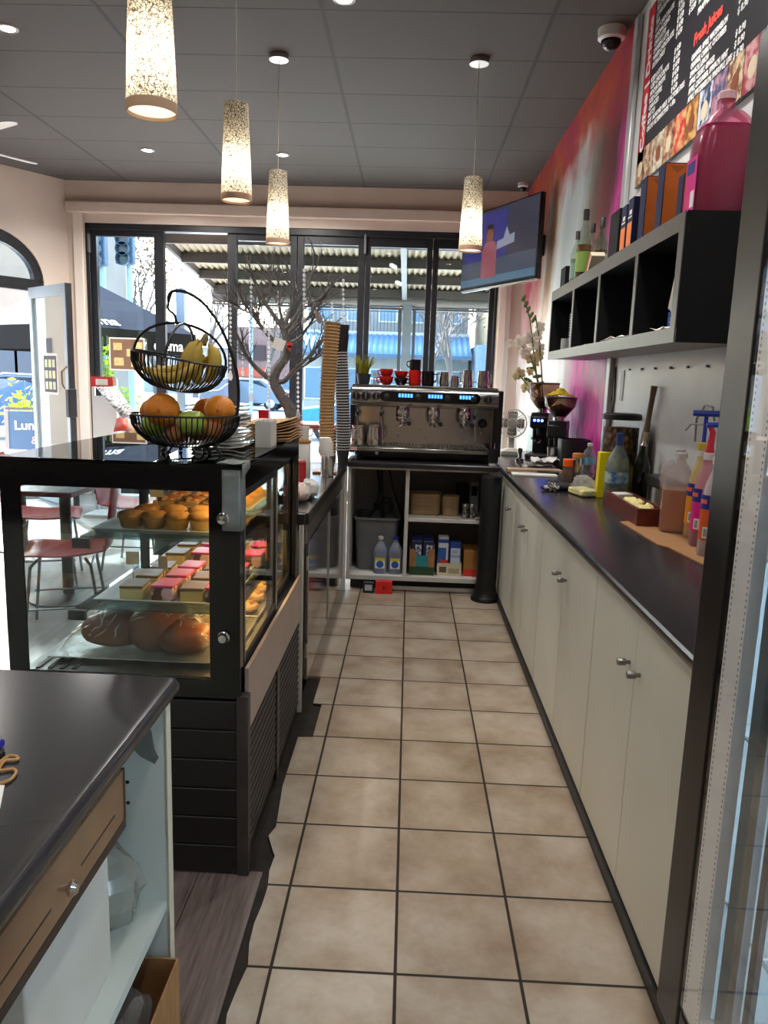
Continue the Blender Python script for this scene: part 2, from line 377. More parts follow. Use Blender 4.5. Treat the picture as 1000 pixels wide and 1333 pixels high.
# front wall: header over the folding glazing, column at the left, strip at the right
ZH = 3.055
w = MB().box(-3.87, YW, ZH, XW, YW+.22, ZC).box(-3.87, YW, 0, -3.68, YW+.22, ZH).box(.935, YW, 0, XW, YW+.22, ZH)
struct(w.build('wall_front', BEIGE, smooth=False))
struct(MB().box(-3.87, YW-.05, 3.15, XW, YW, 3.27).build('trim_6', BEIGE, bev=.012))
struct(MB().box(-3.80, YW-.03, -.0005, -3.69, YW, 3.15).build('trim_7', CREAM, bev=.01))
struct(MB().box(.945, YW-.06, -.0005, 1.03, YW, 3.15).build('trim_8', CREAM, bev=.01))
struct(MB().box(1.03, YW-.03, -.0005, 1.075, YW, 3.15).build('trim_9', WHITEP, bev=.006))
# diagonal wall with arched doorway
A2 = Vector((-3.87, 8.7, 0)); DV = Vector((-.5642, -.8257, 0)); NV = Vector((.8257, -.5642, 0))
def dg(s, z, off=0): p = A2 + DV*s + NV*off; return (p.x, p.y, z)
S0, S1, ZS = .30, 1.55, 2.36      # opening along the wall, springing height
arch = [(S0 + (S1-S0)*(.5-.5*math.cos(PI*i/20)), ZS + .52*math.sin(PI*i/20)) for i in range(21)]
def dprism(mb, poly, o0, o1):
    n = len(poly); mb._add([dg(p[0], p[1], o0) for p in poly] + [dg(p[0], p[1], o1) for p in poly],
        [tuple(range(n-1, -1, -1)), tuple(range(n, 2*n))] + [(i, (i+1) % n, n+(i+1) % n, n+i) for i in range(n)]); return mb
w = MB(); SE = 3.42
dprism(w, [(0, 0), (S0, 0), (S0, ZS), (0, ZS)], 0, -.2); dprism(w, [(S1, 0), (SE, 0), (SE, ZS), (S1, ZS)], 0, -.2)
for i in range(20):
    a, b = arch[i], arch[i+1]; dprism(w, [a, b, (b[0], ZC), (a[0], ZC)], 0, -.2)
dprism(w, [(0, ZS), (S0, ZS), (S0, ZC), (0, ZC)], 0, -.2); dprism(w, [(S1, ZS), (SE, ZS), (SE, ZC), (S1, ZC)], 0, -.2)
struct(w.build('wall_corner', BEIGE, smooth=False))
FR = mat('charcoal_frame', '1d1e22', .35, col2='25262a', scale=20)
# fanlight
rt = thing('window_8', None, None, dg(S0, ZS)); struct(rt)
f = MB(); dprism(f, [(S0, ZS-.09), (S1, ZS-.09), (S1, ZS+.03), (S0, ZS+.03)], -.02, -.1)
ins = [(S0+.1 + (S1-S0-.2)*(.5-.5*math.cos(PI*i/20)), ZS+.03 + .37*math.sin(PI*i/20)) for i in range(21)]
for i in range(20): dprism(f, [arch[i], arch[i+1], ins[i+1], ins[i]], -.02, -.1)
f.build('frame', FR, rt, smooth=False)
dprism(MB(), ins, -.055, -.062).build('pane', PANE, rt, smooth=False)
# door leaf standing open into the room
H0 = Vector((-4.12, 8.30, 0)); H1 = Vector((-3.435, 7.70, 0)); du = (H1-H0).normalized(); dn = Vector((-du.y, du.x, 0))
rt = thing('door_1', None, None, (H0.x, H0.y, 0)); struct(rt)
def lp(s, z, o=0): p = H0 + du*s + dn*o; return (p.x, p.y, z)
def lbox(mb, s0, s1, z0, z1, o0=-.025, o1=.025):
    return mb._add([lp(s0,z0,o0), lp(s1,z0,o0), lp(s1,z0,o1), lp(s0,z0,o1), lp(s0,z1,o0), lp(s1,z1,o0), lp(s1,z1,o1), lp(s0,z1,o1)], [(3,2,1,0),(4,5,6,7),(0,1,5,4),(1,2,6,5),(2,3,7,6),(3,0,4,7)])
DW = (H1-H0).length
LF = mat('pale_blue_grey_door', 'aebac0', .4)
lbox(lbox(lbox(lbox(MB(), 0, .07, .02, 2.29), DW-.09, DW-.02, .02, 2.29), .07, DW-.09, 2.18, 2.29), .07, DW-.09, .02, .2).build('frame', LF, rt, smooth=False)
lbox(MB(), DW-.02, DW, .02, 2.29, -.03, .03).build('edge_strip', FR, rt, smooth=False)
lbox(MB(), .07, DW-.09, .2, 2.18, -.004, .004).build('pane', PANE, rt, smooth=False)
lk = lbox(MB(), DW-.06, DW+.012, .96, 1.25, -.05, .04).build('lock_box', BLKPLAST, rt, bev=.008)
MB().tube([lp(DW-.04, 1.25, -.06), lp(DW-.04, 1.3, -.085), lp(DW-.04, 1.42, -.085), lp(DW-.04, 1.47, -.03)], .009, 8).build('handle', mat('brass_handle', '8d7350', .35, .8), rt)
# folding glazing
def pane_unit(k, x0, x1, z0, z1, fl, fr, ft, fb):
    r = thing('window_%d' % k, None, None, ((x0+x1)/2, YW+.1, z0)); struct(r)
    m = MB(); ya, yb = YW+.05, YW+.12
    if fl: m.box(x0, ya, z0, x0+fl, yb, z1)
    if fr: m.box(x1-fr, ya, z0, x1, yb, z1)
    m.box(x0+fl, ya, z1-ft, x1-fr, yb, z1); m.box(x0+fl, ya, z0, x1-fr, yb, z0+fb)
    m.build('frame', FR, r, bev=.004)
    MB().box(x0+fl, YW+.082, z0+fb, x1-fr, YW+.09, z1-ft).build('pane', PANE, r, smooth=False)
    return r
ZB = 2.985
struct(MB().box(-3.68, YW+.02, ZB, .935, YW+.16, ZH).build('trim_10', FR, bev=.005))
struct(MB().box(-3.68, YW+.02, 0, -3.635, YW+.16, ZB).build('trim_11', FR, bev=.005))
struct(MB().box(.905, YW+.02, 0, .935, YW+.16, ZB).build('trim_12', FR, bev=.005))
pane_unit(1, -3.635, -2.805, .02, ZB, .065, .115, .06, .12)
pane_unit(2, -2.09, -1.31, .02, ZB, .105, .075, .07, .12)
pane_unit(3, -1.305, -.555, .02, ZB, .07, .072, .09, .12)
pane_unit(4, -.55, .195, .02, ZB, .06, .062, .10, .12)
pane_unit(5, .20, .90, .02, ZB, .062, .055, .10, .12)
HN = mat('hinge_grey', '8b8d90', .4, .6)
for k, (x, z) in enumerate(((-.553, 2.93), (-3.64, 2.86))):
    struct(MB().box(x-.012, YW+.005, z-.12, x+.012, YW+.05, z+.08).build('trim_%d' % (13+k), HN, bev=.004))
# mural wallpaper on the far part of the right wall
def mural_mat():
    m, nt, ns, L = nm('waterfall_mural')
    o = N(ns, 'ShaderNodeOutputMaterial'); b = N(ns, 'ShaderNodeBsdfPrincipled'); L.new(b.outputs[0], o.inputs[0]); b.inputs['Roughness'].default_value = .4
    g = N(ns, 'ShaderNodeNewGeometry'); sx = N(ns, 'ShaderNodeSeparateXYZ'); L.new(g.outputs['Position'], sx.inputs[0])
    mp = N(ns, 'ShaderNodeMapping'); mp.inputs['Scale'].default_value = (1, 4.5, 1); L.new(g.outputs['Position'], mp.inputs[0])
    n = N(ns, 'ShaderNodeTexNoise'); n.inputs['Scale'].default_value = 3.0; n.inputs['Detail'].default_value = 6; n.inputs['Roughness'].default_value = .65; L.new(mp.outputs[0], n.inputs[0])
    # u: position along the wall with ragged edges; the fall leans with height
    a = N(ns, 'ShaderNodeMath', operation='MULTIPLY_ADD'); a.inputs[1].default_value = .28; L.new(sx.outputs[2], a.inputs[0]); L.new(sx.outputs[1], a.inputs[2])
    c = N(ns, 'ShaderNodeMath', operation='MULTIPLY_ADD'); c.inputs[1].default_value = .42; L.new(n.outputs[0], c.inputs[0]); L.new(a.outputs[0], c.inputs[2])
    mr = N(ns, 'ShaderNodeMapRange'); mr.inputs[1].default_value = 5.3; mr.inputs[2].default_value = 9.6; L.new(c.outputs[0], mr.inputs[0])
    r = N(ns, 'ShaderNodeValToRGB'); cr = r.color_ramp; cr.elements[0].position = 0; cr.elements[0].color = lin('c22f90'); cr.elements[1].position = 1; cr.elements[1].color = lin('c9b0aa')
    for p, cc in ((.06,'3a1f2c'),(.11,'d23a9c'),(.15,'5a2732'),(.20,'7a3136'),(.25,'6f5a50'),(.29,'8f8a80'),(.33,'b9c4c2'),(.36,'d8e2e2'),(.47,'c3d2d3'),(.52,'e6ecec'),(.57,'d8d0c6'),(.60,'b58a52'),(.64,'a87048'),(.67,'e0ddd6'),(.72,'d86a4a'),(.78,'b8323a'),(.84,'c23a50'),(.90,'c04a5a')):
        q = cr.elements.new(p); q.color = lin(cc)
    L.new(mr.outputs[0], r.inputs[0])
    # red and orange foliage towards the top, pale mist towards the foot of the fall
    n2 = N(ns, 'ShaderNodeTexNoise'); n2.inputs['Scale'].default_value = 3.1; n2.inputs['Detail'].default_value = 6; L.new(g.outputs['Position'], n2.inputs[0])
    r2 = N(ns, 'ShaderNodeValToRGB'); r2.color_ramp.elements[0].color = lin('d2622e'); r2.color_ramp.elements[0].position = .35; r2.color_ramp.elements[1].color = lin('b02a4e'); r2.color_ramp.elements[1].position = .65; L.new(n2.outputs[0], r2.inputs[0])
    zt = N(ns, 'ShaderNodeMath', operation='MULTIPLY_ADD'); zt.inputs[1].default_value = .8; L.new(n2.outputs[0], zt.inputs[0]); L.new(sx.outputs[2], zt.inputs[2])
    f = N(ns, 'ShaderNodeMapRange'); f.inputs[1].default_value = 3.32; f.inputs[2].default_value = 3.62; L.new(zt.outputs[0], f.inputs[0])
    x = N(ns, 'ShaderNodeMix', data_type='RGBA'); L.new(f.outputs[0], x.inputs[0]); L.new(r.outputs[0], x.inputs[6]); L.new(r2.outputs[0], x.inputs[7])
    f2 = N(ns, 'ShaderNodeMapRange'); f2.inputs[1].default_value = 2.75; f2.inputs[2].default_value = 2.1; L.new(zt.outputs[0], f2.inputs[0])
    yy = N(ns, 'ShaderNodeMapRange'); yy.inputs[1].default_value = 5.75; yy.inputs[2].default_value = 6.35; L.new(sx.outputs[1], yy.inputs[0])
    ml = N(ns, 'ShaderNodeMath', operation='MULTIPLY'); L.new(f2.outputs[0], ml.inputs[0]); L.new(yy.outputs[0], ml.inputs[1])
    r3 = N(ns, 'ShaderNodeValToRGB'); r3.color_ramp.elements[0].color = lin('e6e8ea'); r3.color_ramp.elements[1].color = lin('d6bcc0'); r3.color_ramp.elements[0].position = .4; r3.color_ramp.elements[1].position = .62; L.new(n2.outputs[0], r3.inputs[0])
    x2 = N(ns, 'ShaderNodeMix', data_type='RGBA'); L.new(ml.outputs[0], x2.inputs[0]); L.new(x.outputs[2], x2.inputs[6]); L.new(r3.outputs[0], x2.inputs[7])
    # magenta leaves low down at the near end
    r4 = N(ns, 'ShaderNodeValToRGB'); r4.color_ramp.elements[0].color = lin('e23aa8'); r4.color_ramp.elements[1].color = lin('8a2470'); r4.color_ramp.elements[0].position = .42; r4.color_ramp.elements[1].position = .62; L.new(n.outputs[0], r4.inputs[0])
    f3 = N(ns, 'ShaderNodeMapRange'); f3.inputs[1].default_value = 2.35; f3.inputs[2].default_value = 1.95; L.new(zt.outputs[0], f3.inputs[0])
    y2 = N(ns, 'ShaderNodeMapRange'); y2.inputs[1].default_value = 6.1; y2.inputs[2].default_value = 5.7; L.new(sx.outputs[1], y2.inputs[0])
    m5 = N(ns, 'ShaderNodeMath', operation='MULTIPLY'); L.new(f3.outputs[0], m5.inputs[0]); L.new(y2.outputs[0], m5.inputs[1])
    x3 = N(ns, 'ShaderNodeMix', data_type='RGBA'); L.new(m5.outputs[0], x3.inputs[0]); L.new(x2.outputs[2], x3.inputs[6]); L.new(r4.outputs[0], x3.inputs[7])
    L.new(x3.outputs[2], b.inputs['Base Color'])
    return m
tag(MB().box(XW-.006, 4.66, .9, XW-.001, YW-.002, ZC-.002).build('waterfall_mural', mural_mat(), smooth=False), 'tall pink and orange waterfall mural covering the far right wall', 'mural')
struct(MB().box(XW-.03, 4.58, .902, XW-.001, 4.66, ZC-.03).build('trim_15', mat('silver_trim', 'c8c9ca', .3, .3), bev=.008))
# ================================================================== right counter run
CABW = mat('cream_cabinet_laminate', 'd8d7cb', .38, col2='d3d2c5', scale=3)
LAM = mat('dark_laminate', '201e22', .22, col2='2a272c', scale=120, detail=2)
KNOB = mat('satin_nickel', '8f8d8a', .35, 1)
spec = [('cream base cabinet nearest the glass fridge, two large doors', 1.495, 2.46, 2.0, (2.046, 1.95)),
        ('second cream base cabinet from the glass fridge', 2.463, 3.50, 2.98, (3.038, 2.925)),
        ('third cream base cabinet from the glass fridge', 3.503, 4.46, 3.985, (4.04, 3.93)),
        ('narrow cream base cabinet at the far corner beside the black bin', 4.463, 5.02, None, (4.60,))]
for lab, y0, y1, ym, ks in spec:
    t = thing('base_cabinet', lab, 'cabinet', (.92, (y0+y1)/2, 0), 'cream base cabinets along the right side')
    MB().box(.668, y0, .075, 1.195, y1, .858).build('body', CABW, t, smooth=False)
    MB().box(.70, y0, 0, .715, y1, .075).build('kickboard', BLKPLAST, t, smooth=False)
    ds = [(y0, y1)] if ym is None else [(y0, ym), (ym, y1)]
    for a, b in ds:
        d = MB().box(.646, a+.0015, .038, .666, b-.0015, .856).build('door', CABW, t, bev=.002)
        k = min(ks, key=lambda q: abs(q-(a+b)/2)) if ym is None else [q for q in ks if a <= q <= b][0]
        MB().lathe([(.006, 0), (.006, .012), (.0105, .013), (.0105, .034), (.009, .036)], (.646, k, .692), 14, ax=(-1,0,0)).build('knob', KNOB, d)
prof = [(.628, .862), (1.195, .862), (1.195, .90), (.630, .90), (.621, .897), (.616, .890), (.615, .881), (.617, .871), (.621, .865)]
tag(MB().prism([(p[0], p[1]) for p in prof], 'y', 1.495, 6.35).build('countertop', LAM, ang=25), 'long black laminate countertop along the right wall', 'countertop')
struct(MB().box(.634, 1.495, 0, .699, 5.02, .032).build('shadow_gap_strip', BLKPLAST, smooth=False))  # black strip laid in for the shadow gap under the doors
struct(MB().box(.646, 5.03, 0, 1.195, 6.3, .86).build('trim_16', CABW, smooth=False))
# ------------------------------------------------------------------ upright glass-door fridge
t = thing('display_fridge', 'tall black-framed glass door fridge at the right edge', 'fridge', (.92, .9, 0))
FIN = mat('white_fridge_liner', 'dfe6e8', .3)
m = MB().box(.645, .30, 0, 1.195, 1.485, .10).box(.645, .30, 2.0, 1.195, 1.485, 2.12).box(.645, .30, .10, 1.195, .33, 2.0).box(.645, 1.455, .10, 1.195, 1.485, 2.0).box(1.165, .33, .10, 1.195, 1.455, 2.0)
m.build('body', BLACK, t, smooth=False)
m = MB().box(.66, .332, .10, 1.163, 1.453, .112).box(.66, .332, 1.988, 1.163, 1.453, 1.998).box(.66, .331, .112, 1.163, .337, 1.988).box(.66, 1.448, .112, 1.163, 1.454, 1.988).box(1.155, .337, .112, 1.164, 1.448, 1.988)
m.build('liner', FIN, t, smooth=False)
for z in (.42, .78, 1.14, 1.5):
    s = MB()
    for i in range(22): s.tube([(.69, .36+i*.05, z), (1.14, .36+i*.05, z)], .003, 5)
    for x in (.69, .9, 1.14): s.tube([(x, .345, z-.004), (x, 1.44, z-.004)], .004, 5)
    s.build('wire_shelf', mat('white_wire', 'e2e4e4', .4), t)
dr = MB()
def stile(mb, y0, y1, z0, z1):
    x0, x1 = .592, .64
    return mb.box(x0, y0, z0, x1, y1, z1)
stile(dr, 1.362, 1.487, .12, 2.08); stile(dr, .30, .42, .12, 2.08); stile(dr, .42, 1.362, .12, .22); stile(dr, .42, 1.362, 1.97, 2.08)
d = dr.build('door', mat('black_anodised_frame', '0a0a0c', .3, spec=.35), t, bev=.012, seg=4)
MB().box(.5935, .42, .22, .5965, 1.362, 1.97).build('outer_pane', glass('fridge_glass', 'ffffff', .0, 1.28), d, smooth=False)
MB().box(.622, .42, .22, .625, 1.362, 1.97).build('inner_pane', PANE, d, smooth=False)
sp = MB()
SPM = mat('spacer_aluminium', 'f4f7f7', .4, 0)
sp.box(.598, 1.285, .22, .621, 1.358, 1.97).box(.602, .421, .22, .624, .467, 1.97).box(.602, .467, .22, .624, 1.318, .262).box(.602, .467, 1.93, .624, 1.318, 1.97)
s = sp.build('glazing_spacer', SPM, d, smooth=False)
pf = MB()
for i in range(150):
    z = .24 + i*.0115
    pf.box(.5974, 1.290, z, .5979, 1.294, z+.005); pf.box(.5974, 1.347, z, .5979, 1.351, z+.005)
pf.build('perforations', mat('perforation_grey', '9aa2a6', .5), s, smooth=False)
MB().box(.6255, 1.215, .23, .64, 1.28, 1.96).build('door_gasket', mat('grey_gasket', '777c80', .6), d, smooth=False)
MB().box(.66, .345, .2, .675, .365, 1.9).build('led_strip', emit('fridge_led', 'd8ecff', 30), t, smooth=False); MB().box(1.12, .345, .2, 1.14, .365, 1.9).build('led_strip', emit('fridge_led', 'd8ecff', 30), t, smooth=False); MB().box(.642, 1.19, .23, .652, 1.212, 1.95).build('inner_frame', BLACK, t, smooth=False)
# ------------------------------------------------------------------ wall shelf
SX = .905; SY0, SY1 = 2.72, 5.16
SHF = mat('grey_metal_edge', '6c6a68', .4, .4, col2='605e5c', scale=20, stretch=(1,8,1))
SHB = mat('black_shelf_board', '0a0b0d', .6, col2='0e0f12', scale=30, spec=.25)
t = thing('wall_shelf', 'long black open box shelf with grey edges on the right wall', 'shelf', (1.05, 3.9, 1.615))
MB().box(SX+.004, SY0, 1.615, XW-.002, SY1, 1.66).build('bottom_board', mat('shelf_underside', 'a9a8a6', .5), t, smooth=False)
MB().box(SX+.004, SY0, 1.985, XW-.002, SY1, 2.04).build('top_board', SHB, t, smooth=False)
MB().box(XW-.012, SY0, 1.66, XW-.002, SY1, 1.985).build('back_panel', SHB, t, smooth=False)
for y0, y1 in ((SY0, SY0+.035), (SY1-.02, SY1)): MB().box(SX+.004, y0, 1.66, XW-.012, y1, 1.985).build('end_panel', SHB, t, smooth=False)
MB().box(SX+.006, SY0-.003, 1.61, XW-.002, SY0, 2.045).build('end_cover', SHB, t, smooth=False)
DIVS = (3.24, 3.86, 4.46)
for y in DIVS: MB().box(SX+.004, y, 1.66, XW-.012, y+.03, 1.985).build('divider', SHB, t, smooth=False)
fr = MB().box(SX, SY0, 1.61, SX+.004, SY1, 1.662).box(SX, SY0, 1.984, SX+.004, SY1, 2.045).box(SX, SY0, 1.662, SX+.004, SY0+.05, 1.984).box(SX, SY1-.02, 1.662, SX+.004, SY1, 1.984)
for y in DIVS: fr.box(SX, y-.002, 1.662, SX+.004, y+.036, 1.984)
fr.build('edge_trim', SHF, t, smooth=False)
# ---- things on top of the shelf
ST = 2.0455
# big pink jug
def jug_mesh(w, d, h, full, thick=0):
    """squared plastic bottle body with sloping shoulder and neck, built round the origin"""
    pr = [(.46, 0), (.5, .02), (.5, .34*h/.34*.62), (.47, h*.70), (.36, h*.82), (.17, h*.91), (.14, h*.93), (.14, h)]
    pr = [(r*w, z) for r, z in pr]; pr[2] = (.5*w, h*.58)
    return MB().sq(pr, (0,0,0), 1, d/w, .55, 36)
def handle_tube(mb, w, h, side=1, rz=0):
    c = [(.16*w, h*.90), (.42*w, h*.885), (.53*w, h*.78), (.5*w, h*.60)]
    pts = []
    P = [Vector((x*side, 0, z)) for x, z in c]
    for i in range(13):
        u = i/12; q = [P[0].lerp(P[1], u), P[1].lerp(P[2], u), P[2].lerp(P[3], u)]
        q = [q[0].lerp(q[1], u), q[1].lerp(q[2], u)]; pts.append(Matrix.Rotation(rz, 3, 'Z') @ q[0].lerp(q[1], u))
    return mb.tube(pts, .075*w, 10)
def liquid(w, d, h, lvl):
    pr = [(.44, .006), (.475, .022), (.475, h*.58), (.445, h*.70), (.34, h*.81)]
    out = [(r*w, z) for r, z in pr if z < lvl]
    # cut at the level
    rr = .475*w if lvl < h*.58 else (.475-(lvl/h-.58)/.12*.03)*w
    out.append((rr, lvl)); out.append((.0, lvl+.0005))
    return MB().sq(out, (0,0,0), 1, d/w, .55, 36)
HAZE = glass('hazy_plastic', 'f7f3f2', .25, 1.35, .22, 'f3ecec')
HAZEP = glass('hazy_pink_plastic', 'f3c2d2', .25, 1.35, .22, 'e79ab8')
t = thing('syrup_jug', 'large hazy jug of deep pink syrup on the near end of the wall shelf', 'jug', (1.05, 2.845, ST))
LOC[t.name] = Vector((0,0,0))
JW, JD, JH = .19, .17, .385
jug_mesh(JW, JD, JH, 1).build('bottle', HAZEP, t)
handle_tube(MB(), JW, JH, 1).build('handle', HAZEP, t)
liquid(JW, JD, JH, .295).build('syrup', mat('pink_syrup', 'ae2662', .15, trans=.25, spec=.4), t)
MB().lathe([(.031, 0), (.031, .022), (.027, .026)], (0, 0, JH+.0005), 24).build('cap', mat('pale_pink_cap', 'e6b9c4', .4), t)
lb = MB().box(-.1035, -.03, .03, -.1015, .06, .20).build('label', mat('magenta_label', 'e0218a', .4), t, smooth=False, label=None) if False else MB().box(-.0962, -.05, .02, -.0942, .05, .20).build('label', mat('magenta_label', 'e0218a', .4), t, smooth=False)
MB().box(-.0969, -.03, .145, -.0962, .04, .185).build('badge', mat('label_blue', '28307e', .4), lb, smooth=False)
MB().box(-.0969, -.045, .03, -.0962, -.01, .085).build('barcode_panel', PAPER, lb, smooth=False)
# green bottle
t = thing('green_bottle', 'green glass bottle with silver cap behind the pink jug', 'bottle', (1.15, 2.70+.05, ST)); LOC[t.name] = Vector((0,0,0))
t.location = (1.172, 2.80, ST)
MB().lathe([(.022, 0), (.025, .004), (.025, .19), (.021, .225), (.012, .265), (.011, .285)], n=24).build('bottle', mat('green_bottle_glass', '12a01e', .08, trans=.5), t)
MB().lathe([(.0125, .2855), (.0125, .33), (.010, .333)], n=20).build('cap', STEELP, t)
# orange and navy cartons
ORG = mat('orange_carton', 'cf6a17', .45, col2='c25f12', scale=6); NAVY = mat('navy_carton', '1f2244', .6, spec=.2)
ORL = mat('bright_orange_carton', 'f07a1e', .4)
def carton(y0, y1, x0, x1, h, lab, top_navy=False, fc=ORG):
    t = thing('tea_carton', lab, 'carton', ((x0+x1)/2, (y0+y1)/2, ST), 'orange and navy cartons on the wall shelf')
    MB().box(x0, y0, ST, x1, y1, ST+h).build('box', NAVY, t, bev=.002)
    # the narrow end faces the camera: orange panel on -y and on -x
    if not top_navy:
        MB().box(x0+.004, y0-.0008, ST+.004, x1-.004, y0, ST+h-.004).build('end_panel', fc, t, smooth=False)
        MB().prism([(x0+.02, ST+h-.012), (x1-.02, ST+h-.012), ((x0+x1)/2, ST+h-.04)], 'y', y0-.0014, y0-.0008).build('flap', mat('dark_orange_flap', 'b0540f', .5), t, smooth=False)
    else:
        MB().box(x0-.0008, y0+.004, ST+.004, x0, y1-.004, ST+h*.56).build('side_panel', fc, t, smooth=False)
        MB().box(x0-.0012, y0+.016, ST+h*.70, x0-.0008, y1-.03, ST+h*.78).build('stripe', PAPER, t, smooth=False)
        MB().box(x0-.0012, y0+.012, ST+h*.64, x0-.0008, y1-.012, ST+h*.67).build('stripe', PAPER, t, smooth=False)
carton(3.665, 3.745, .955, 1.03, .225, 'navy topped orange carton farthest along, next to the black box', True, ORL)
carton(3.56, 3.64, .955, 1.03, .235, 'navy topped orange carton beside the tall plain orange one', True, ORL)
carton(3.42, 3.50, .965, 1.07, .285, 'tall orange carton with navy sides in the middle of the row')
carton(3.22, 3.30, .975, 1.075, .285, 'tall orange carton with navy sides second from the pink jug')
carton(3.06, 3.12, 1.0, 1.075, .205, 'short orange carton tucked right behind the pink jug')
tag(MB().box(.955, 3.79, ST, 1.055, 3.96, ST+.235).build('storage_box', mat('matt_black_box', '0e0e10', .7, spec=.2), bev=.004), 'black box standing on the wall shelf beside the navy cartons', 'box')
tag(MB().box(.945, 4.97, ST, 1.02, 5.12, ST+.14).build('storage_box', mat('dark_grey_box', '161517', .7, spec=.2), bev=.004), 'dark grey block at the far end of the wall shelf', 'box')
# spirit bottles
CL = glass('bottle_glass', 'e6efe6', .03, 1.5)
def spirit(x, y, h, r, liq, lab, lcol, full=.55):
    t = thing('spirit_bottle', lab, 'bottle', (x, y, ST), 'spirit bottles on the wall shelf'); h *= 1.2; r *= 1.15; LOC[t.name] = Vector((0,0,0))
    MB().lathe([(r*.9, 0), (r, .006), (r, h*.60), (r*.8, h*.68), (r*.38, h*.78), (r*.34, h*.93)], n=22).build('bottle', CL, t)
    MB().lathe([(r*.86, .008), (r*.93, .014), (r*.93, h*full), (0, h*full+.0005)], n=22).build('contents', mat('spirit_'+liq, liq, .1, trans=.6), t)
    MB().lathe([(r*.40, h*.86), (r*.40, h), (r*.36, h+.002)], n=18).build('cap', BLKPLAST, t)
    MB().lathe([(r*1.012, h*.14), (r*1.012, h*.42)], n=22, cap=False).build('label', mat('lab_'+lcol, lcol, .5), t)
spirit(.985, 4.86, .27, .030, 'c8cfc0', 'clear spirit bottle with a pale green label at the far left of the group', '7fa08f', .5)
spirit(1.06, 4.80, .30, .032, 'd8d8cc', 'clear spirit bottle with a dark label at the back of the group', '46506a', .5)
spirit(.985, 4.66, .34, .038, '9a6a28', 'tallest spirit bottle, half full of amber with a green label', '7d9a4a', .52)
spirit(1.075, 4.62, .30, .032, 'b88a4a', 'spirit bottle with an orange label behind the tallest one', 'b46a2a', .5)
spirit(1.05, 4.52, .275, .031, 'd5d6ce', 'clear spirit bottle at the near end of the group', 'a0a8a0', .4)
# leaning packet
t = thing('snack_packet', 'small orange and cream packet leaning on the spirit bottles', 'packet', (.99, 4.36, ST)); LOC[t.name] = Vector((0,0,0)); 
MB().cbox((0, 0, .062), (.075, .035, .13), rx=.75).build('pack', mat('cream_packet', 'ddcfb4', .6), t, bev=.003)
MB().cbox((-.0385, .012, .066), (.002, .018, .125), rx=.75).build('band', mat('packet_orange', 'd8502a', .5), t)
t.location.z = ST+.0005-.0
# ---- things inside the shelf
SB = 1.6605
def saucer_stack():
    for i in range(14):
        o = MB().lathe([(.03, 0), (.032, .0), (.045, .012), (.046, .014), (.03, .003)], (1.0, 4.78, SB+.0005+i*.0155), 20, cap=False).build('clear_cup_lid', glass('clear_lid', 'eef2f2', .1, 1.5, .25), solid=.0012)
        tag(o, 'clear plastic cup lid stacked in the farthest shelf opening', 'lid', 'stacked clear lids in the wall shelf')
saucer_stack()
tag(MB().lathe([(.022, 0), (.024, .003), (.024, .075), (.021, .08)], (.97, 4.96, SB), 18).build('spice_jar', glass('spice_glass', 'd8dad6', .05, 1.5, .35)), 'small clear jar at the far end of the shelf opening', 'jar')
for k, (y, lab) in enumerate(((4.02, 'nearer of two clear tumblers in the third shelf opening'), (4.12, 'farther of two clear tumblers in the third shelf opening'))):
    tag(MB().lathe([(.028, .002), (.030, 0), (.036, .115), (.034, .115), (.027, .006)], (1.02, y, SB), 22, cap=False).build('glass_tumbler', glass('tumbler_glass', 'e8eeee', .02, 1.5, .12)), lab, 'glass', 'clear tumblers in the wall shelf')
def crumple(name, c, sx, sy, h, material, lab, cat, seed=1, th=.001):
    rnd = random.Random(seed)
    hs = {}
    def fn(u, v):
        i, j = round(u*7), round(v*7)
        if (i, j) not in hs: hs[(i, j)] = (rnd.uniform(.003, h), rnd.uniform(-.3, .3), rnd.uniform(-.3, .3))
        z, dx, dy = hs[(i, j)]
        return (c[0]+(u-.5+dx/9)*sx, c[1]+(v-.5+dy/9)*sy, c[2]+z)
    return tag(MB().grid(fn, 7, 7).build(name, material, solid=th, recalc=False), lab, cat)
crumple('paper_sheet', (.99, 3.60, SB), .14, .40, .022, PAPER, 'crumpled white paper lying in the middle shelf opening', 'paper', 3)
crumple('paper_sheet', (.99, 4.28, SB), .10, .22, .014, mat('grey_sachets', 'b9b9bb', .5), 'grey sachets lying in the second shelf opening from the far end', 'sachets', 5)
crumple('paper_sheet', (.97, 2.92, SB), .10, .26, .02, PAPER, 'crumpled white paper beside the blue and white carton in the shelf', 'paper', 9)
t = thing('biscuit_carton', 'open white and blue carton tilted in the nearest shelf opening', 'carton', (1.04, 3.02, SB)); LOC[t.name] = Vector((0,0,0))
MB().cbox((0, 0, .130), (.08, .14, .12), rx=.38).build('sleeve', PAPER, t, bev=.002)
MB().cbox((0, .0, .045), (.086, .135, .078), rx=.0).build('box', mat('carton_blue', '1f63b4', .4), t, bev=.002)
text('ORE', .032, PAPER, t, (-.0438, .05, .04), (0,-1,0), (0,0,1))
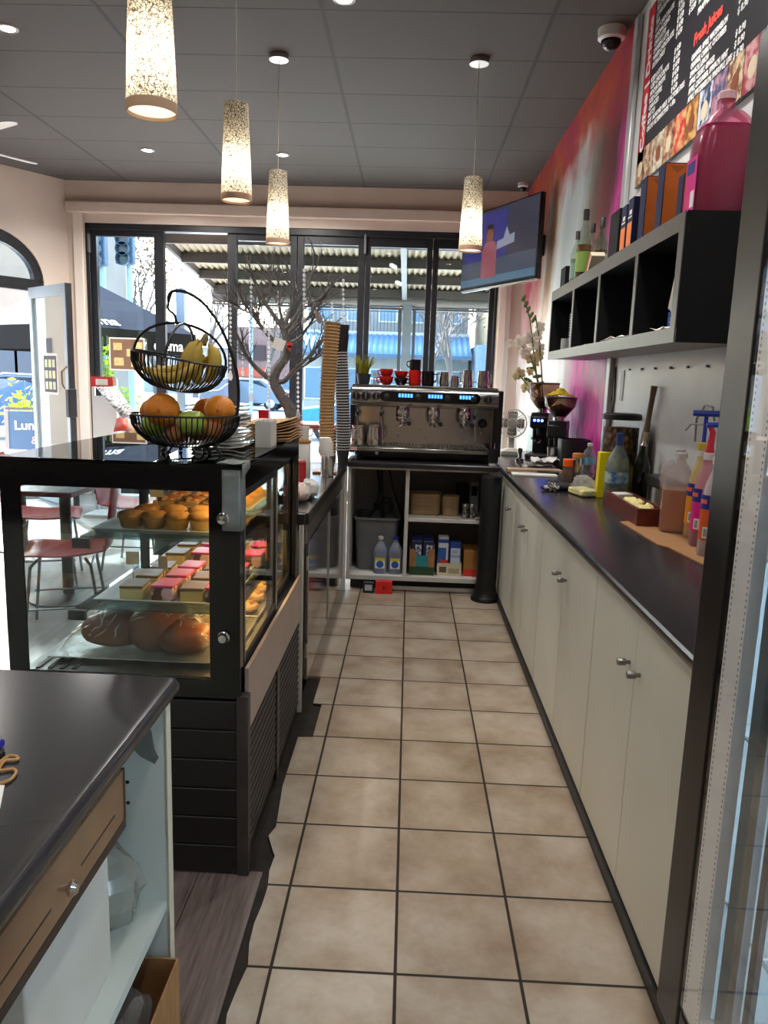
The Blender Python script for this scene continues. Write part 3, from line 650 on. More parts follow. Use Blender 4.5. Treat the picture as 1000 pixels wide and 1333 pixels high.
# ------------------------------------------------------------------ menu board
MX = XW-.016
t = thing('menu_board', 'black wall menu headed in red with white prices and food photos', 'menu board', (MX, 3.3, 2.47))
BY0, BY1, BZ0, BZ1 = 1.9, 4.42, 2.515, 3.46
MB().box(MX, BY0, BZ0, XW-.001, BY1, BZ1).build('panel', mat('menu_black', '2b2a30', .35), t, smooth=False)
def mb_box(name, y0, y1, z0, z1, material, lab=None):
    o = MB().box(MX-.0015, y0, z0, MX, y1, z1).build(name, material, t, smooth=False); 
    if lab: o['label'] = lab
    return o
rs = mb_box('heading_strip', 4.30, 4.405, 2.63, 3.40, mat('menu_red', 'd8232a', .35), 'red heading strip')
mb_box('corner_strip', 4.20, 4.41, 3.40, 3.46, PAPER)
MW = mat('menu_white', 'f2f2f2', .5)
R_, U_ = (0,-1,0), (0,0,1)
text('Coffee | Drinks', .086, MW, rs, (MX-.003, 4.315, 2.68), (0,0,1), (0,1,0), name='heading', bold=.003, fit=.66, label='white heading lettering reading upward')
left = ['CAPPUCCINO', 'LATTE', 'FLAT WHITE', 'LONG BLACK', 'TEA', 'HOT CHOCOLATE', 'MOCHACCINO', 'CHAI LATTE', 'SPANISH LATTE', 'WHITE CHOCOLATE', 'EXTRA SHOT', '', 'ICED LATTE', 'ICED CHOCOLATE', 'MOCHA FRAPPE', 'ICED COFFEE', 'CHAI ICED', 'BATCH', 'SOY  ALMOND MILK  LACTOSE FREE', 'DECAF ALTERNATIVES  + 50c']
z = 3.41
tx = []; px1 = []; px2 = []
for i, s in enumerate(left):
    tx.append(s); px1.append('$ 4.50' if s and i < 18 else ''); px2.append('$ 5.00' if i < 10 else '')
def col(lines, y, z, size, lh, name='menu_text', material=MW, fit=0):
    return text('\n'.join(lines), size, material, t, (MX-.002, y, z), R_, U_, name=name, lines=lh, bold=.0012, fit=fit)
ZR = 3.40-12*.033*1.02
col(tx[:11], 4.27, 3.40, .033, 1.02); col(tx[12:], 4.27, ZR, .033, 1.02); col(px1[:11], 3.92, 3.40, .033, 1.02); col(px1[12:18], 3.92, ZR, .033, 1.02); col(px2[:10], 3.76, 3.40, .033, 1.02)
text('Fresh Juices', .065, mat('menu_coral', 'ea5348', .4), t, (MX-.002, 3.655, 2.925), R_, U_, name='subheading', bold=.003, label='coral red lettering')
col(['MOCHA', 'HOT CHOCOLATE', 'FRAPPES with ice cream'], 3.64, 3.13, .036, 1.2)
col(['ORANGE, APPLE, WATERMELON', 'ORANGE, CARROT, CUCUMBER', 'SPINACH, LEMON', 'APPLE, CELERY, GINGER', 'APPLE, CUCUMBER, SPINACH, MINT', 'APPLE, WATERMELON, PINEAPPLE, LIME'], 3.665, 2.868, .0335, 1.02, fit=.47)
col(['$ 8.90', '$ 8.90'], 3.183, 2.885, .036, 1.08); col(['$ 8.90', '$ 8.90', '$ 8.90'], 3.183, 2.885-3*.0389, .036, 1.08)
col(['PINEAPPLE', 'PINA COLADA', 'banana, pineapple'], 2.92, 3.0, .042, 1.2)
# row of food photographs along the bottom
pcs = [('c9a27a','6b4630'), ('d8c4a8','8a5a3a'), ('e2d8c4','9c8a6a'), ('6e3a2c','d8b088'), ('c8202a','e0b078'), ('d8a860','8a5020'), ('2c3a5a','d0d8e8'), ('c890a0','3a4870'), ('e0c8a0','7a4a2a'), ('a02a3a','d8a0a0'), ('b8c8c0','3a5878'), ('305078','9ab8d0'), ('c86a70','e0c070'), ('e07a28','6a8a2a'), ('d8b020','e8d890'), ('5a7a3a','e0a040')]
yy = 4.415
for k, (c1, c2) in enumerate(pcs):
    wd = .15
    p = mb_box('food_photo', yy-wd+.006, yy, BZ0+.004, BZ0+.175, mat('photo_%d' % k, c1, .5, col2=c2, scale=22, detail=3, lo=.42, hi=.58))
    if k % 3 != 1:
        MB().lathe([(.0, 0), (.034, 0), (.038, .0008)], (MX-.0016, yy-wd/2, BZ0+.08), 20, ax=(-1,0,0)).build('plate', mat('photo_plate_%d' % (k % 3), ('e6d6b8','c98a4a','8a4a30')[k % 3], .4), p, smooth=False)
    yy -= wd
# ------------------------------------------------------------------ television
t = thing('television', 'large flat television angled out from the mural wall', 'television', (.8, 7.4, 2.3))
a0 = Vector((.475, 8.05, 0)); a1 = Vector((1.055, 6.85, 0)); tu = (a1-a0).normalized(); tn = Vector((tu.y, -tu.x, 0))  # tn faces the room
def tvp(s, z, o): p = a0 + tu*s + tn*o; return (p.x, p.y, z)
TW = (a1-a0).length; TZ0, TZ1 = 2.35, 3.065
def tvbox(s0, s1, z0, z1, o0, o1): return MB()._add([tvp(s0,z0,o0), tvp(s1,z0,o0), tvp(s1,z0,o1), tvp(s0,z0,o1), tvp(s0,z1,o0), tvp(s1,z1,o0), tvp(s1,z1,o1), tvp(s0,z1,o1)], [(3,2,1,0),(4,5,6,7),(0,1,5,4),(1,2,6,5),(2,3,7,6),(3,0,4,7)])
sgn = -1 if tn.dot(Vector((-.6, -.8, 0))) < 0 else 1
if sgn < 0: tn = -tn
tvbox(0, TW, TZ0, TZ1, -.05, 0).build('housing', BLKGLOSS, t, bev=.006)
tvbox(.02, TW-.02, TZ0-.012, TZ0, -.035, -.01).build('bottom_bezel', STEEL, t, smooth=False)
scr = tvbox(.012, TW-.012, TZ0+.022, TZ1-.012, .0005, .002).build('screen', mat('screen_blue', '08080c', .15, emis='40404e', estr=.35), t, smooth=False)
def sc_patch(name, poly, c, s=.55, o=.0026):
    return MB()._add([tvp(p[0]*TW, TZ0+p[1]*(TZ1-TZ0), o) for p in poly], [tuple(range(len(poly)))]).build(name, mat('scr_'+c, '0a0a0e', .15, emis=c, estr=s*.55), scr, smooth=False, recalc=False)
sc_patch('studio_backdrop', [(.05,.3),(.62,.3),(.62,.95),(.05,.95)], '3c3c86', .6)
sc_patch('lower_panel', [(.012,.05),(.98,.05),(.98,.36),(.012,.36)], '5a6274', .5, .0032)
sc_patch('ticker_band', [(.012,.045),(.98,.045),(.98,.14),(.012,.14)], '5f7f98', .6, .0038)
sc_patch('city_graphic', [(.5,.46),(.72,.50),(.72,.62),(.66,.60),(.62,.72),(.58,.58),(.5,.56)], '9aa0b4', .6, .0038)
sc_patch('presenter_figure', [(.30,.12),(.50,.12),(.50,.50),(.46,.58),(.34,.58),(.30,.46)], 'a8606c', .55, .0044)
sc_patch('presenter_figure', [(.365,.58),(.445,.58),(.455,.72),(.43,.78),(.38,.78),(.355,.72)], '8a5a44', .55, .0050)
sc_patch('presenter_figure', [(.355,.66),(.37,.80),(.44,.80),(.455,.66),(.43,.74),(.38,.74)], '3a2c28', .55, .0056)
MB().box(1.0, 7.35, 2.62, XW-.0062, 7.5, 2.80).build('wall_bracket', BLKPLAST, t, smooth=False)
# ================================================================== things on the right counter
CT = .9005
def P(u, v): return onz(u, v, CT)
# cardboard sheet under the syrup bottles
q = [(.885, 3.10), (1.16, 3.22), (1.17, 1.72), (.955, 1.70), (.935, 2.30), (.955, 2.33), (.925, 2.62), (.90, 2.66)]
t = tag(MB().prism(q, 'z', CT, CT+.005).build('cardboard_sheet', CARD, smooth=False), 'torn flat cardboard sheet under the syrup bottles', 'cardboard')
CB = CT+.0055
# amber jug and hidden clear jug
def small_jug(x, y, lab, lvl, lcol, rz):
    t = thing('syrup_jug', lab, 'jug', (x, y, CB), rz=0); LOC[t.name] = Vector((0,0,0))
    jug_mesh(.122, .12, .285, 1).build('bottle', HAZE, t)
    handle_tube(MB(), .122, .285, -1).build('handle', HAZE, t)
    MB().lathe([(.021, .2855), (.021, .302), (.018, .305)], n=22).build('cap', mat('hazy_cap', 'dcdcd8', .35), t)
    if lvl: liquid(.122, .12, .285, lvl).build('syrup', mat('syr_'+lcol, lcol, .2, trans=.3), t)
    t.rotation_euler.z = rz; return t
small_jug(1.05, 2.93, 'square hazy jug half full of amber syrup', .165, 'c8741a', -.35)
t = small_jug(1.105, 3.11, 'nearly empty clear jug standing behind the amber syrup jug', .03, 'd8d0c0', -.35)
MB().box(-.064, -.045, .03, -.0625, .045, .17).build('label', mat('yellow_label', 'e8a80c', .4), t, smooth=False)
# tall pump bottles
BLU = mat('pump_blue', '1c3fae', .35); LB = mat('label_navy', '1f2a86', .4)
def tall_bottle(x, y, body, lab, labc, liq, lvl, pump=None, h=.305):
    t = thing('syrup_bottle', lab, 'bottle', (x, y, CB), 'tall syrup bottles on the cardboard sheet'); LOC[t.name] = Vector((0,0,0))
    r = .040
    MB().lathe([(r*.93, 0), (r, .008), (r, .05), (r*.94, .06), (r*.94, .15), (r, .165), (r*1.0, h*.62), (r*.82, h*.78), (r*.52, h*.90), (r*.42, h*.94), (r*.42, h)], n=28).build('bottle', body, t)
    MB().lathe([(r*.88, .008), (r*.93, .014), (r*.93, .05), (r*.87, .06), (r*.87, lvl), (0, lvl+.0005)], n=28).build('syrup', mat('syr_'+liq, liq, .2, trans=.3), t)
    c = MB().lathe([(r*.46, h+.0005), (r*.46, h+.022), (r*.40, h+.024)], n=22).build('collar', mat('collar_'+labc, labc if pump != 'blue' else 'c8b040', .4) if pump == 'x' else mat('hazy_cap', 'dcdcd8', .35), t)
    # wrap label facing the aisle
    m = MB(); n = 14; a0, a1 = PI*.62, PI*1.42
    m._add([(r*1.015*math.cos(a0+(a1-a0)*i/n), r*1.015*math.sin(a0+(a1-a0)*i/n), z) for z in (.055, .20) for i in range(n+1)], [(i, i+1, n+2+i, n+1+i) for i in range(n)])
    l = m.build('label', mat('lbl_'+labc, labc, .4, col2=None), t, recalc=False)
    m = MB(); b0, b1 = PI*.80, PI*1.30
    m._add([(r*1.03*math.cos(b0+(b1-b0)*i/n), r*1.03*math.sin(b0+(b1-b0)*i/n), z) for z in (.158, .205) for i in range(n+1)], [(i, i+1, n+2+i, n+1+i) for i in range(n)])
    m.build('badge', LB, l, recalc=False)
    m = MB(); b0, b1 = PI*.93, PI*1.2
    m._add([(r*1.04*math.cos(b0+(b1-b0)*i/n), r*1.04*math.sin(b0+(b1-b0)*i/n), z) for z in (.176, .19) for i in range(n+1)], [(i, i+1, n+2+i, n+1+i) for i in range(n)])
    m.build('badge_mark', mat('badge_coral', 'f06a4a', .4), l, recalc=False)
    m = MB(); b0, b1 = PI*1.14, PI*1.34
    m._add([(r*1.03*math.cos(b0+(b1-b0)*i/n), r*1.03*math.sin(b0+(b1-b0)*i/n), z) for z in (.062, .10) for i in range(n+1)], [(i, i+1, n+2+i, n+1+i) for i in range(n)])
    m.build('barcode_panel', PAPER, l, recalc=False)
    for k in range(5):
        b = b0+(b1-b0)*(.2+.15*k); rr = r*1.036
        MB()._add([(rr*math.cos(b), rr*math.sin(b), .068), (rr*math.cos(b+.05), rr*math.sin(b+.05), .068), (rr*math.cos(b+.05), rr*math.sin(b+.05), .094), (rr*math.cos(b), rr*math.sin(b), .094)], [(0,1,2,3)]).build('barcode_line', BLKPLAST, l, recalc=False) if k < 3 else None
    return t
HY = glass('hazy_yellow_plastic', 'f6ecc0', .25, 1.35, .5, 'f0dfa8'); HP = glass('hazy_rose_plastic', 'f2c8d4', .25, 1.35, .5, 'e8b8c6'); HW = glass('hazy_white_plastic', 'f2eeee', .25, 1.35, .55, 'ebe6e6')
t = tall_bottle(1.08, 2.81, HY, 'pump bottle of pale yellow syrup with an orange label', 'e99a10', 'd9a45a', .13)
MB().lathe([(.021, .33), (.021, .352), (.010, .356)], n=18).build('pump_collar', mat('pump_yellow', 'cdb042', .4), t)
MB().tube([(0,0,.352), (0,0,.455)], .0075, 8).build('pump_stem', BLU, t)
MB().tube([(-.045,.01,.46), (.045,-.01,.46)], .011, 8).build('pump_head', BLU, t)
t2 = tall_bottle(1.05, 2.67, HP, 'pink pump bottle with a magenta label', 'e0218a', '8c2a66', .12)
MB().tube([(0,0,.33), (0,0,.352), (.004,0,.40), (-.006,0,.42)], [.016,.012,.010,.009], 10).build('pump_stem', mat('pump_red', 'd03048', .4), t2)
MB().tube([(-.02,0,.425), (.10,-.02,.432)], .009, 8).build('pump_head', BLU, t2)
tall_bottle(1.02, 2.51, HW, 'white hazy syrup bottle with an orange label, beside the pink one', 'dd5a1c', 'c07860', .10)
tall_bottle(1.0, 2.37, glass('hazy_grey_plastic', 'd8d4d0', .25, 1.35, .5, 'cfcaca'), 'hazy syrup bottle with a dark brown label beside the fridge', '4a3432', '6a5048', .10)
# metal pump rack hooks behind: wire milk frother
t = thing('wire_whisk', 'bent wire frother hanging behind the syrup bottles', 'whisk', (1.13, 2.62, CB+.4))
m = MB()
m.tube([onx(893, 560, 1.15), onx(900, 552, 1.15), onx(925, 553, 1.15), onx(945, 556, 1.15)], .004, 6)
arc = [(905,575),(907,545),(918,528),(928,530),(930,548)]
m.tube([onx(u, v, 1.17) for u, v in arc], .0045, 6)
m.tube([onx(u, v, 1.17) for u, v in ((938,600),(940,560),(948,540),(955,530))], .0045, 6)
m.build('wire', STEEL, t)
MB().box(1.1705, 2.55, 1.30, XW-.001, 2.75, 1.46).build('mount_plate', mat('pale_plate', 'd2d5d6', .4), t, smooth=False)
# power strip cable box
tag(MB().cbox((1.145, 3.36, CT+.135), (.07, .34, .05)).build('wall_socket_strip', BLKPLAST, bev=.006), 'black power strip on the wall behind the clear jug', 'power strip')
# brown tray with creamers
t = thing('wooden_tray', 'red-brown wooden box tray holding creamer pods', 'tray', (1.0, 3.38, CT))
TM = mat('red_brown_wood', '6d2a20', .35, col2='5a2019', scale=9, stretch=(1,6,1))
x0, x1, y0, y1 = .925, 1.04, 3.01, 3.52
MB().box(x0, y0, CT, x1, y1, CT+.010).build('base', TM, t, smooth=False)
for b in ((x0, y0, x0+.01, y1), (x1-.01, y0, x1, y1), (x0+.01, y0, x1-.01, y0+.01), (x0+.01, y1-.01, x1-.01, y1)):
    MB().box(b[0], b[1], CT+.010, b[2], b[3], CT+.075).build('side', TM, t, bev=.001)
rnd = random.Random(4); PODS = [('cream foil creamer pod', 'ece2c0'), ('white creamer pod', 'e8e8e4')]
k = 0
for i in range(2):
    for j in range(6):
        x = .960+i*.045+rnd.uniform(-.002, .002); y = 3.05+j*.05+rnd.uniform(-.003, .003)
        c = ('ece0b4', 'e6e6e0', 'efe6a8')[(i+j) % 3]
        o = MB().lathe([(.013, 0), (.0185, .020), (.021, .021), (.021, .0225), (.0, .0225)], (x, y, CT+.0105), 14).build('creamer_pod', mat('pod_'+c, c, .4))
        tag(o, 'small creamer pod lying in the bottom of the red-brown tray', 'creamer', 'creamer pods in the bottom of the tray')
for x, y, rz in ((.965, 3.06, .4), (1.00, 3.11, 1.3), (.96, 3.16, 2.2), (.99, 3.22, .9), (.97, 3.27, .2)):
    o = MB().cbox((x, y, CT+.064), (.055, .034, .03), rz=rz, rx=.5).build('sugar_sachet', mat('pale_yellow_sachet', 'efe39a', .5), bev=.006)
    tag(o, 'pale yellow sachet heaped on top of the creamer pods', 'sachet', 'yellow sachets heaped in the tray')
tag(MB().ell((.98, 3.385, CT+.0365), (.022, .022, .026), 16, 10).build('foil_ball', mat('maroon_ball', '6a1f22', .3, col2='e8e4e0', scale=40, lo=.55, hi=.6)), 'maroon and white ball in the far end of the tray', 'ball')
tag(MB().cbox((.985, 3.455, CT+.0425), (.075, .07, .064), rz=.2).build('sugar_box', mat('grey_sachet_box', 'c9c7c2', .6), bev=.004), 'grey sachet box in the far end of the red-brown tray', 'box')
# blue-patterned bottle, oil bottle
t = thing('glass_bottle', 'tall patterned glass bottle with blue neck beside the tray', 'bottle', (1.015, 3.67, CT)); LOC[t.name] = Vector((0,0,0))
r = .058; GB = mat('blue_green_patterned_glass', '9aa392', .12, col2='6f8a90', scale=22, trans=.5, lo=.5, hi=.62)
MB().lathe([(r*.9, 0), (r, .008), (r, .16), (r*.9, .20), (r*.55, .245), (r*.28, .275), (r*.26, .31)], n=28).build('bottle', GB, t)
MB().lathe([(r*1.01, .095), (r*1.01, .15)], n=28, cap=False).build('painted_band', mat('cobalt_band', '2a5f9e', .2, col2='b9c8b0', scale=30), t)
MB().lathe([(r*.30, .25), (r*.29, .312), (r*.33, .316), (r*.33, .33), (r*.2, .333)], n=20).build('neck', mat('blue_neck', '2b4f9a', .25), t)
t = thing('oil_bottle', 'dark oil bottle with pourer behind the patterned bottle', 'bottle', (1.125, 3.66, CT)); LOC[t.name] = Vector((0,0,0))
MB().lathe([(.036, 0), (.04, .006), (.04, .17), (.030, .21), (.014, .25), (.013, .275)], n=24).build('bottle', mat('dark_oil_glass', '151a12', .08, trans=.2), t)
MB().lathe([(.015, .276), (.012, .288), (.005, .30), (.004, .345)], n=14).build('pourer', STEELP, t)
# yellow box, nut canister, paddle
t = thing('yellow_box', 'tall narrow yellow box standing by the patterned bottle', 'box', (.985, 3.94, CT))
MB().cbox((.985, 3.80, CT+.1145), (.07, .035, .228), rz=.12).build('carton', mat('bright_yellow_box', 'ecd40e', .4), t, bev=.002)
t = thing('nut_canister', 'large clear canister of nuts with black lid and yellow base label', 'canister', (1.09, 3.935, CT)); LOC[t.name] = Vector((0,0,0))
R = .092
MB().lathe([(R*.95, 0), (R, .008), (R, .375), (R*.95, .385)], n=36).build('jar', GLASS, t)
nm_, nt_, ns_, L_ = nm('roasted_nuts'); o_ = N(ns_, 'ShaderNodeOutputMaterial'); b_ = N(ns_, 'ShaderNodeBsdfPrincipled'); L_.new(b_.outputs[0], o_.inputs[0])
vo = N(ns_, 'ShaderNodeTexVoronoi'); vo.inputs['Scale'].default_value = 42; tc_ = N(ns_, 'ShaderNodeTexCoord'); mp_ = N(ns_, 'ShaderNodeMapping'); mp_.inputs['Scale'].default_value = (1,1,.7); L_.new(tc_.outputs['Object'], mp_.inputs[0]); L_.new(mp_.outputs[0], vo.inputs[0])
r_ = N(ns_, 'ShaderNodeValToRGB'); r_.color_ramp.elements[0].color = lin('c08a58'); r_.color_ramp.elements[1].color = lin('3a1f12'); r_.color_ramp.elements[1].position = .6; L_.new(vo.outputs[0], r_.inputs[0]); L_.new(r_.outputs[0], b_.inputs['Base Color'])
bp_ = N(ns_, 'ShaderNodeBump'); bp_.inputs['Strength'].default_value = 1; bp_.inputs['Distance'].default_value = .01; bp_.invert = True; L_.new(vo.outputs[0], bp_.inputs['Height']); L_.new(bp_.outputs[0], b_.inputs['Normal'])
nuts = MB().lathe([(R*.93, .010), (R*.95, .015), (R*.95, .345), (0, .350)], n=36).build('nuts', nm_, t); nuts['kind'] = 'stuff'
MB().lathe([(R*1.01, .02), (R*1.01, .155)], n=36, cap=False).build('label', mat('yellow_wrap_label', 'e6cb12', .4, col2='caa90a', scale=14), t)
MB().lathe([(R*1.05, .3855), (R*1.05, .41), (R*1.0, .415), (R*.9, .418)], n=36).build('lid', BLKPLAST, t)
t = thing('wooden_paddle', 'long-handled wooden paddle leaning on the white wall', 'paddle', (1.16, 4.02, CT))
PW = mat('weathered_wood', '8a7358', .6, col2='735d44', scale=12, stretch=(6,6,1))
a = Vector((1.145, 3.795, CT+.002)); b = Vector((1.178, 3.75, CT+.56)); dd = b-a
MB().beam(a, a+dd*.60, .09, .014, (1,0,0)).build('blade', PW, t, bev=.004)
MB().tube([a+dd*.58, a+dd*.68, a+dd*.9, b], [.018,.013,.013,.016], 12).build('handle', PW, t)
# plastic bag with yellow cloth
t = thing('plastic_bag', 'clear plastic bag with a folded pale yellow cloth inside', 'bag', (.885, 3.93, CT))
MB().cbox((.905, 3.86, CT+.018), (.10, .16, .032), rz=.25).build('cloth', mat('pale_yellow_cloth', 'e6dc9a', .8), t, bev=.008)
BAGM = glass('crinkled_film', 'f2f4f4', .08, 1.5, .22)
rb = random.Random(11)
def bagfn(p, q): return q*(1+rb.uniform(-.14, .14)) if abs(p.z) < .95 else q
def lump(c, r, seed, k=.14, nu=20, nv=12, flat=None):
    g = random.Random(seed)
    def fn(p, q):
        q = q*(1+g.uniform(-k, k))
        if flat is not None and q.z < flat: q.z = flat
        return q
    return MB().ell(c, r, nu, nv, fn=fn)
lump((.91, 3.88, CT+.041), (.06, .12, .055), 3, .16, flat=-.040).build('film', BAGM, t, ang=10)
# black and white glove
t = thing('rubber_glove', 'striped grey and black work glove lying on the counter', 'glove', (.80, 4.02, CT)); GLOVE = t
m = MB()
STR = mat('striped_knit', 'b8b2ac', .8, col2='2a2a2c', scale=60, stretch=(1,.2,1), lo=.45, hi=.5)
for k in range(4):
    a = -2.6+k*.28
    m.tube([(.80, 4.02, CT+.016), (.80+.05*math.cos(a), 4.02+.05*math.sin(a), CT+.017), (.80+.10*math.cos(a-.1), 4.02+.10*math.sin(a-.1), CT+.014)], [.016,.014,.010], 10)
m.tube([(.80, 4.02, CT+.016), (.79, 4.09, CT+.02), (.775, 4.12, CT+.018)], [.015,.012,.009], 10)
m.build('fingers', STR, t)
lump((.835, 4.01, CT+.020), (.055, .045, .022), 5, .08, flat=-.0195).build('palm', mat('black_knit', '1b1b1d', .8), t)
# jars and bottles by the wall
t = thing('spice_jar', 'small clear jar with a bright orange lid', 'jar', (.935, 4.42, CT)); LOC[t.name] = Vector((0,0,0))
MB().lathe([(.027, 0), (.029, .004), (.029, .078), (.024, .085)], n=22).build('jar', glass('jar_brownish', 'd8c8bc', .05, 1.5, .3, 'b89a86'), t)
MB().lathe([(.030, .0855), (.030, .125), (.027, .128)], n=22).build('lid', mat('orange_lid', 'f05a12', .35), t)
t = thing('shaker', 'steel shaker with a pale brown lid beside the orange-lidded jar', 'shaker', (.995, 4.44, CT)); LOC[t.name] = Vector((0,0,0))
MB().lathe([(.032, 0), (.033, .004), (.033, .13), (.031, .135)], n=24).build('body', STEELP, t)
MB().lathe([(.0335, .1355), (.0335, .158), (.028, .162)], n=24).build('lid', mat('tan_lid', 'b9793f', .5), t)
t = thing('water_bottle', 'clear plastic water bottle with a pale blue label', 'bottle', (1.055, 4.43, CT)); LOC[t.name] = Vector((0,0,0))
MB().lathe([(.034, 0), (.037, .006), (.036, .03), (.038, .05), (.035, .07), (.038, .09), (.038, .15), (.030, .175), (.014, .195), (.013, .205)], n=24).build('bottle', glass('pet_plastic', 'eef4f6', .04, 1.5, .12), t)
MB().lathe([(.0385, .10), (.0385, .14)], n=24, cap=False).build('label', mat('pale_blue_label', '7fc0dc', .4), t)
MB().lathe([(.0145, .2055), (.0145, .222), (.012, .224)], n=16).build('cap', WHITEP, t)
tag(MB().cbox((1.10, 4.28, CT+.05), (.05, .05, .10), rz=.2).build('red_tin', mat('deep_red_tin', 'a8121c', .3), bev=.004), 'small red tin behind the clear water bottle', 'tin')
tag(MB().cbox((1.125, 4.36, CT+.075), (.012, .03, .15)).build('marker_pen', BLKPLAST, bev=.004), 'dark pen standing behind the red tin', 'pen')
# boards and papers
tag(MB().cbox((.80, 4.78, CT+.012), (.34, .10, .024), rz=.03).build('chopping_board', mat('pale_wood_board', 'b9a183', .6, col2='a98f70', scale=10, stretch=(1,8,1)), bev=.003), 'narrow pale wooden board on the far part of the counter', 'board')
tag(MB().cbox((.775, 4.62, CT+.006), (.27, .12, .012), rz=-.06).build('paper_pad', PAPER, bev=.002), 'white paper pad beside the wooden board', 'paper')
t = thing('bread_knife', 'black-handled knife lying on the white paper pad', 'knife', (.84, 4.66, CT+.0125))
MB().tube([(.80, 4.66, CT+.020), (.93, 4.64, CT+.020)], .0075, 8).build('handle', BLKPLAST, t)
MB().cbox((.735, 4.665, CT+.0150), (.13, .022, .0015), rz=-.08).build('blade', STEELP, t)
for k, (x, y, z, rz, lab) in enumerate(((.885, 5.02, .002, .3, 'lowest loose order sheet under the papers by the grinder'), (.90, 5.0, .042, -.2, 'loose white order sheet on top of the papers by the grinder'), (.86, 4.97, .024, .6, 'grey folded docket between the papers by the grinder'))):
    crumple('order_sheet', (x, y, CT+z), .17, .2, .018 if k != 1 else .04, mat('docket_%d' % k, ('d9d7d4','eeedea','9a9695')[k], .7), lab, 'paper', 20+k)
# tamper
t = thing('coffee_tamper', 'polished steel tamper standing near the desk fan', 'tamper', (.80, 5.42, CT)); LOC[t.name] = Vector((0,0,0))
MB().lathe([(.029, 0), (.029, .02), (.012, .028), (.010, .05), (.017, .075), (.018, .09), (.012, .098)], n=24).build('body', STEELP, t)
MB().lathe([(.03, 0), (.03, .006)], n=24).build('base_plate', STEEL, t)
t.location.z = CT
# desk fan
t = thing('desk_fan', 'small white desk fan at the far corner of the counter', 'fan', (.80, 5.93, CT)); LOC[t.name] = Vector((0,0,0))
FW = mat('off_white_plastic', 'd8d3c8', .4)
MB().sq([(.085, 0), (.088, .008), (.085, .03), (.05, .045), (.03, .055)], rnd=.5, sy=.8).build('base', FW, t)
MB().box(-.024, -.012, .05, .024, .02, .21).build('stem', FW, t, bev=.008)
fc = Vector((0, -.02, .245)); fd = Vector((-.12, -1, .03)).normalized()
ux = fd.cross(Vector((0,0,1))).normalized(); uz = ux.cross(fd)
R = .108; m = MB()
for rr, o in ((R, 0), (R, .03), (R*.66, .042), (R*.34, .048)):
    m.tube([fc+fd*o+(ux*math.cos(2*PI*i/36)+uz*math.sin(2*PI*i/36))*rr for i in range(36)], .005 if rr == R else .0024, 5, closed=True)
for i in range(30):
    a = 2*PI*i/30; e = ux*math.cos(a)+uz*math.sin(a)
    m.tube([fc+e*R, fc+fd*.03+e*R, fc+fd*.044+e*R*.6, fc+fd*.05+e*.02], .0017, 4)
for i in range(24):
    a = 2*PI*i/24; e = ux*math.cos(a)+uz*math.sin(a)
    m.tube([fc+e*R, fc-fd*.02+e*R*.6, fc-fd*.03+e*.03], .0015, 4)
m.build('cage', FW, t)
MB().cyl(fc-fd*.07, fc-fd*.025, .035, n=20).build('motor', FW, t)
MB().cyl(fc+fd*.048, fc+fd*.054, .027, n=20).build('badge', mat('grey_badge', 'a9a39a', .4), t)
for k in range(4):
    m = MB(); a = k*PI/2
    vs = []
    for i in range(5):
        rr = .018+i*.0195; w = .02+.02*math.sin(PI*i/5)+.008*i/4
        for s in (-1, 1):
            b = a+s*w/rr*.85*(.6 if i == 0 else 1); vs.append(fc+(ux*math.cos(b)+uz*math.sin(b))*rr+fd*(.006*s+.008))
    m._add(vs, [(2*i, 2*i+1, 2*i+3, 2*i+2) for i in range(4)]); m.build('blade', mat('brownish_fan_blade', '6d6258', .4), t, solid=.0015, recalc=False)
# coffee grinders
def grinder(x, y, h, lab, hop, cloth=False, disp=False):
    t = thing('coffee_grinder', lab, 'coffee grinder', (x, y, CT)); LOC[t.name] = Vector((0,0,0))
    MB().box(-.09, -.13, 0, .09, .13, .035).build('base', BLKPLAST, t, bev=.01)
    m = MB().prism([(.12, .035), (.12, h), (-.08, h), (-.12, h-.03), (-.115, h-.11), (.0, h-.13), (.03, .035)], 'x', -.065, .065); m.build('body', mat('grinder_black', '17181c', .3), t, bev=.008)
    MB().lathe([(.035, h), (.035, h+.02), (.045, h+.022), (.045, h+.03)], (0, .02, 0), 24).build('collar', STEELP, t)
    MB().lathe([(.045, h+.03), (.06, h+.045), (.104, h+.10), (.112, h+hop), (.110, h+hop)], (0, .02, 0), 28, cap=False).build('hopper', glass('smoky_hopper', 'b8a08e', .05, 1.5, .16, '8a6c58'), t)
    b = MB().lathe([(.043, h+.031), (.057, h+.046), (.090, h+.085), (.0, h+.12)], (0, .02, 0), 24).build('beans', mat('coffee_beans', '3a2115', .4, col2='6b4630', scale=60, bump=.5, bscale=90), t); b['kind'] = 'stuff'
    MB().lathe([(.115, h+hop), (.115, h+hop+.010), (.105, h+hop+.013)], (0, .02, 0), 28).build('hopper_lid', mat('smoky_lid', '3c302c', .3), t)
    MB().tube([(-.02, -.12, h-.20), (-.02, -.15, h-.215), (.02, -.15, h-.215), (.02, -.12, h-.20)], .006, 6).build('portafilter_fork', STEELP, t)
    MB().lathe([(.018, 0), (.014, -.05)], (0, -.09, h-.115), 14).build('spout', BLKPLAST, t)
    if disp:
        d = MB().box(-.05, -.1225, h-.075, .05, -.118, h-.035).build('display', BLKGLOSS, t, smooth=False)
        for k in range(3): MB().lathe([(.010, 0), (.010, .001)], (-.03+.028*k, -.1226, h-.055), 14, ax=(0,-1,0)).build('light', emit('grinder_led', '3a5cff', 9), d)
    return t
g1 = grinder(1.0, 5.78, .34, 'taller black coffee grinder with blue lights and bean hopper', .21, disp=True); g1.rotation_euler.z = -.35
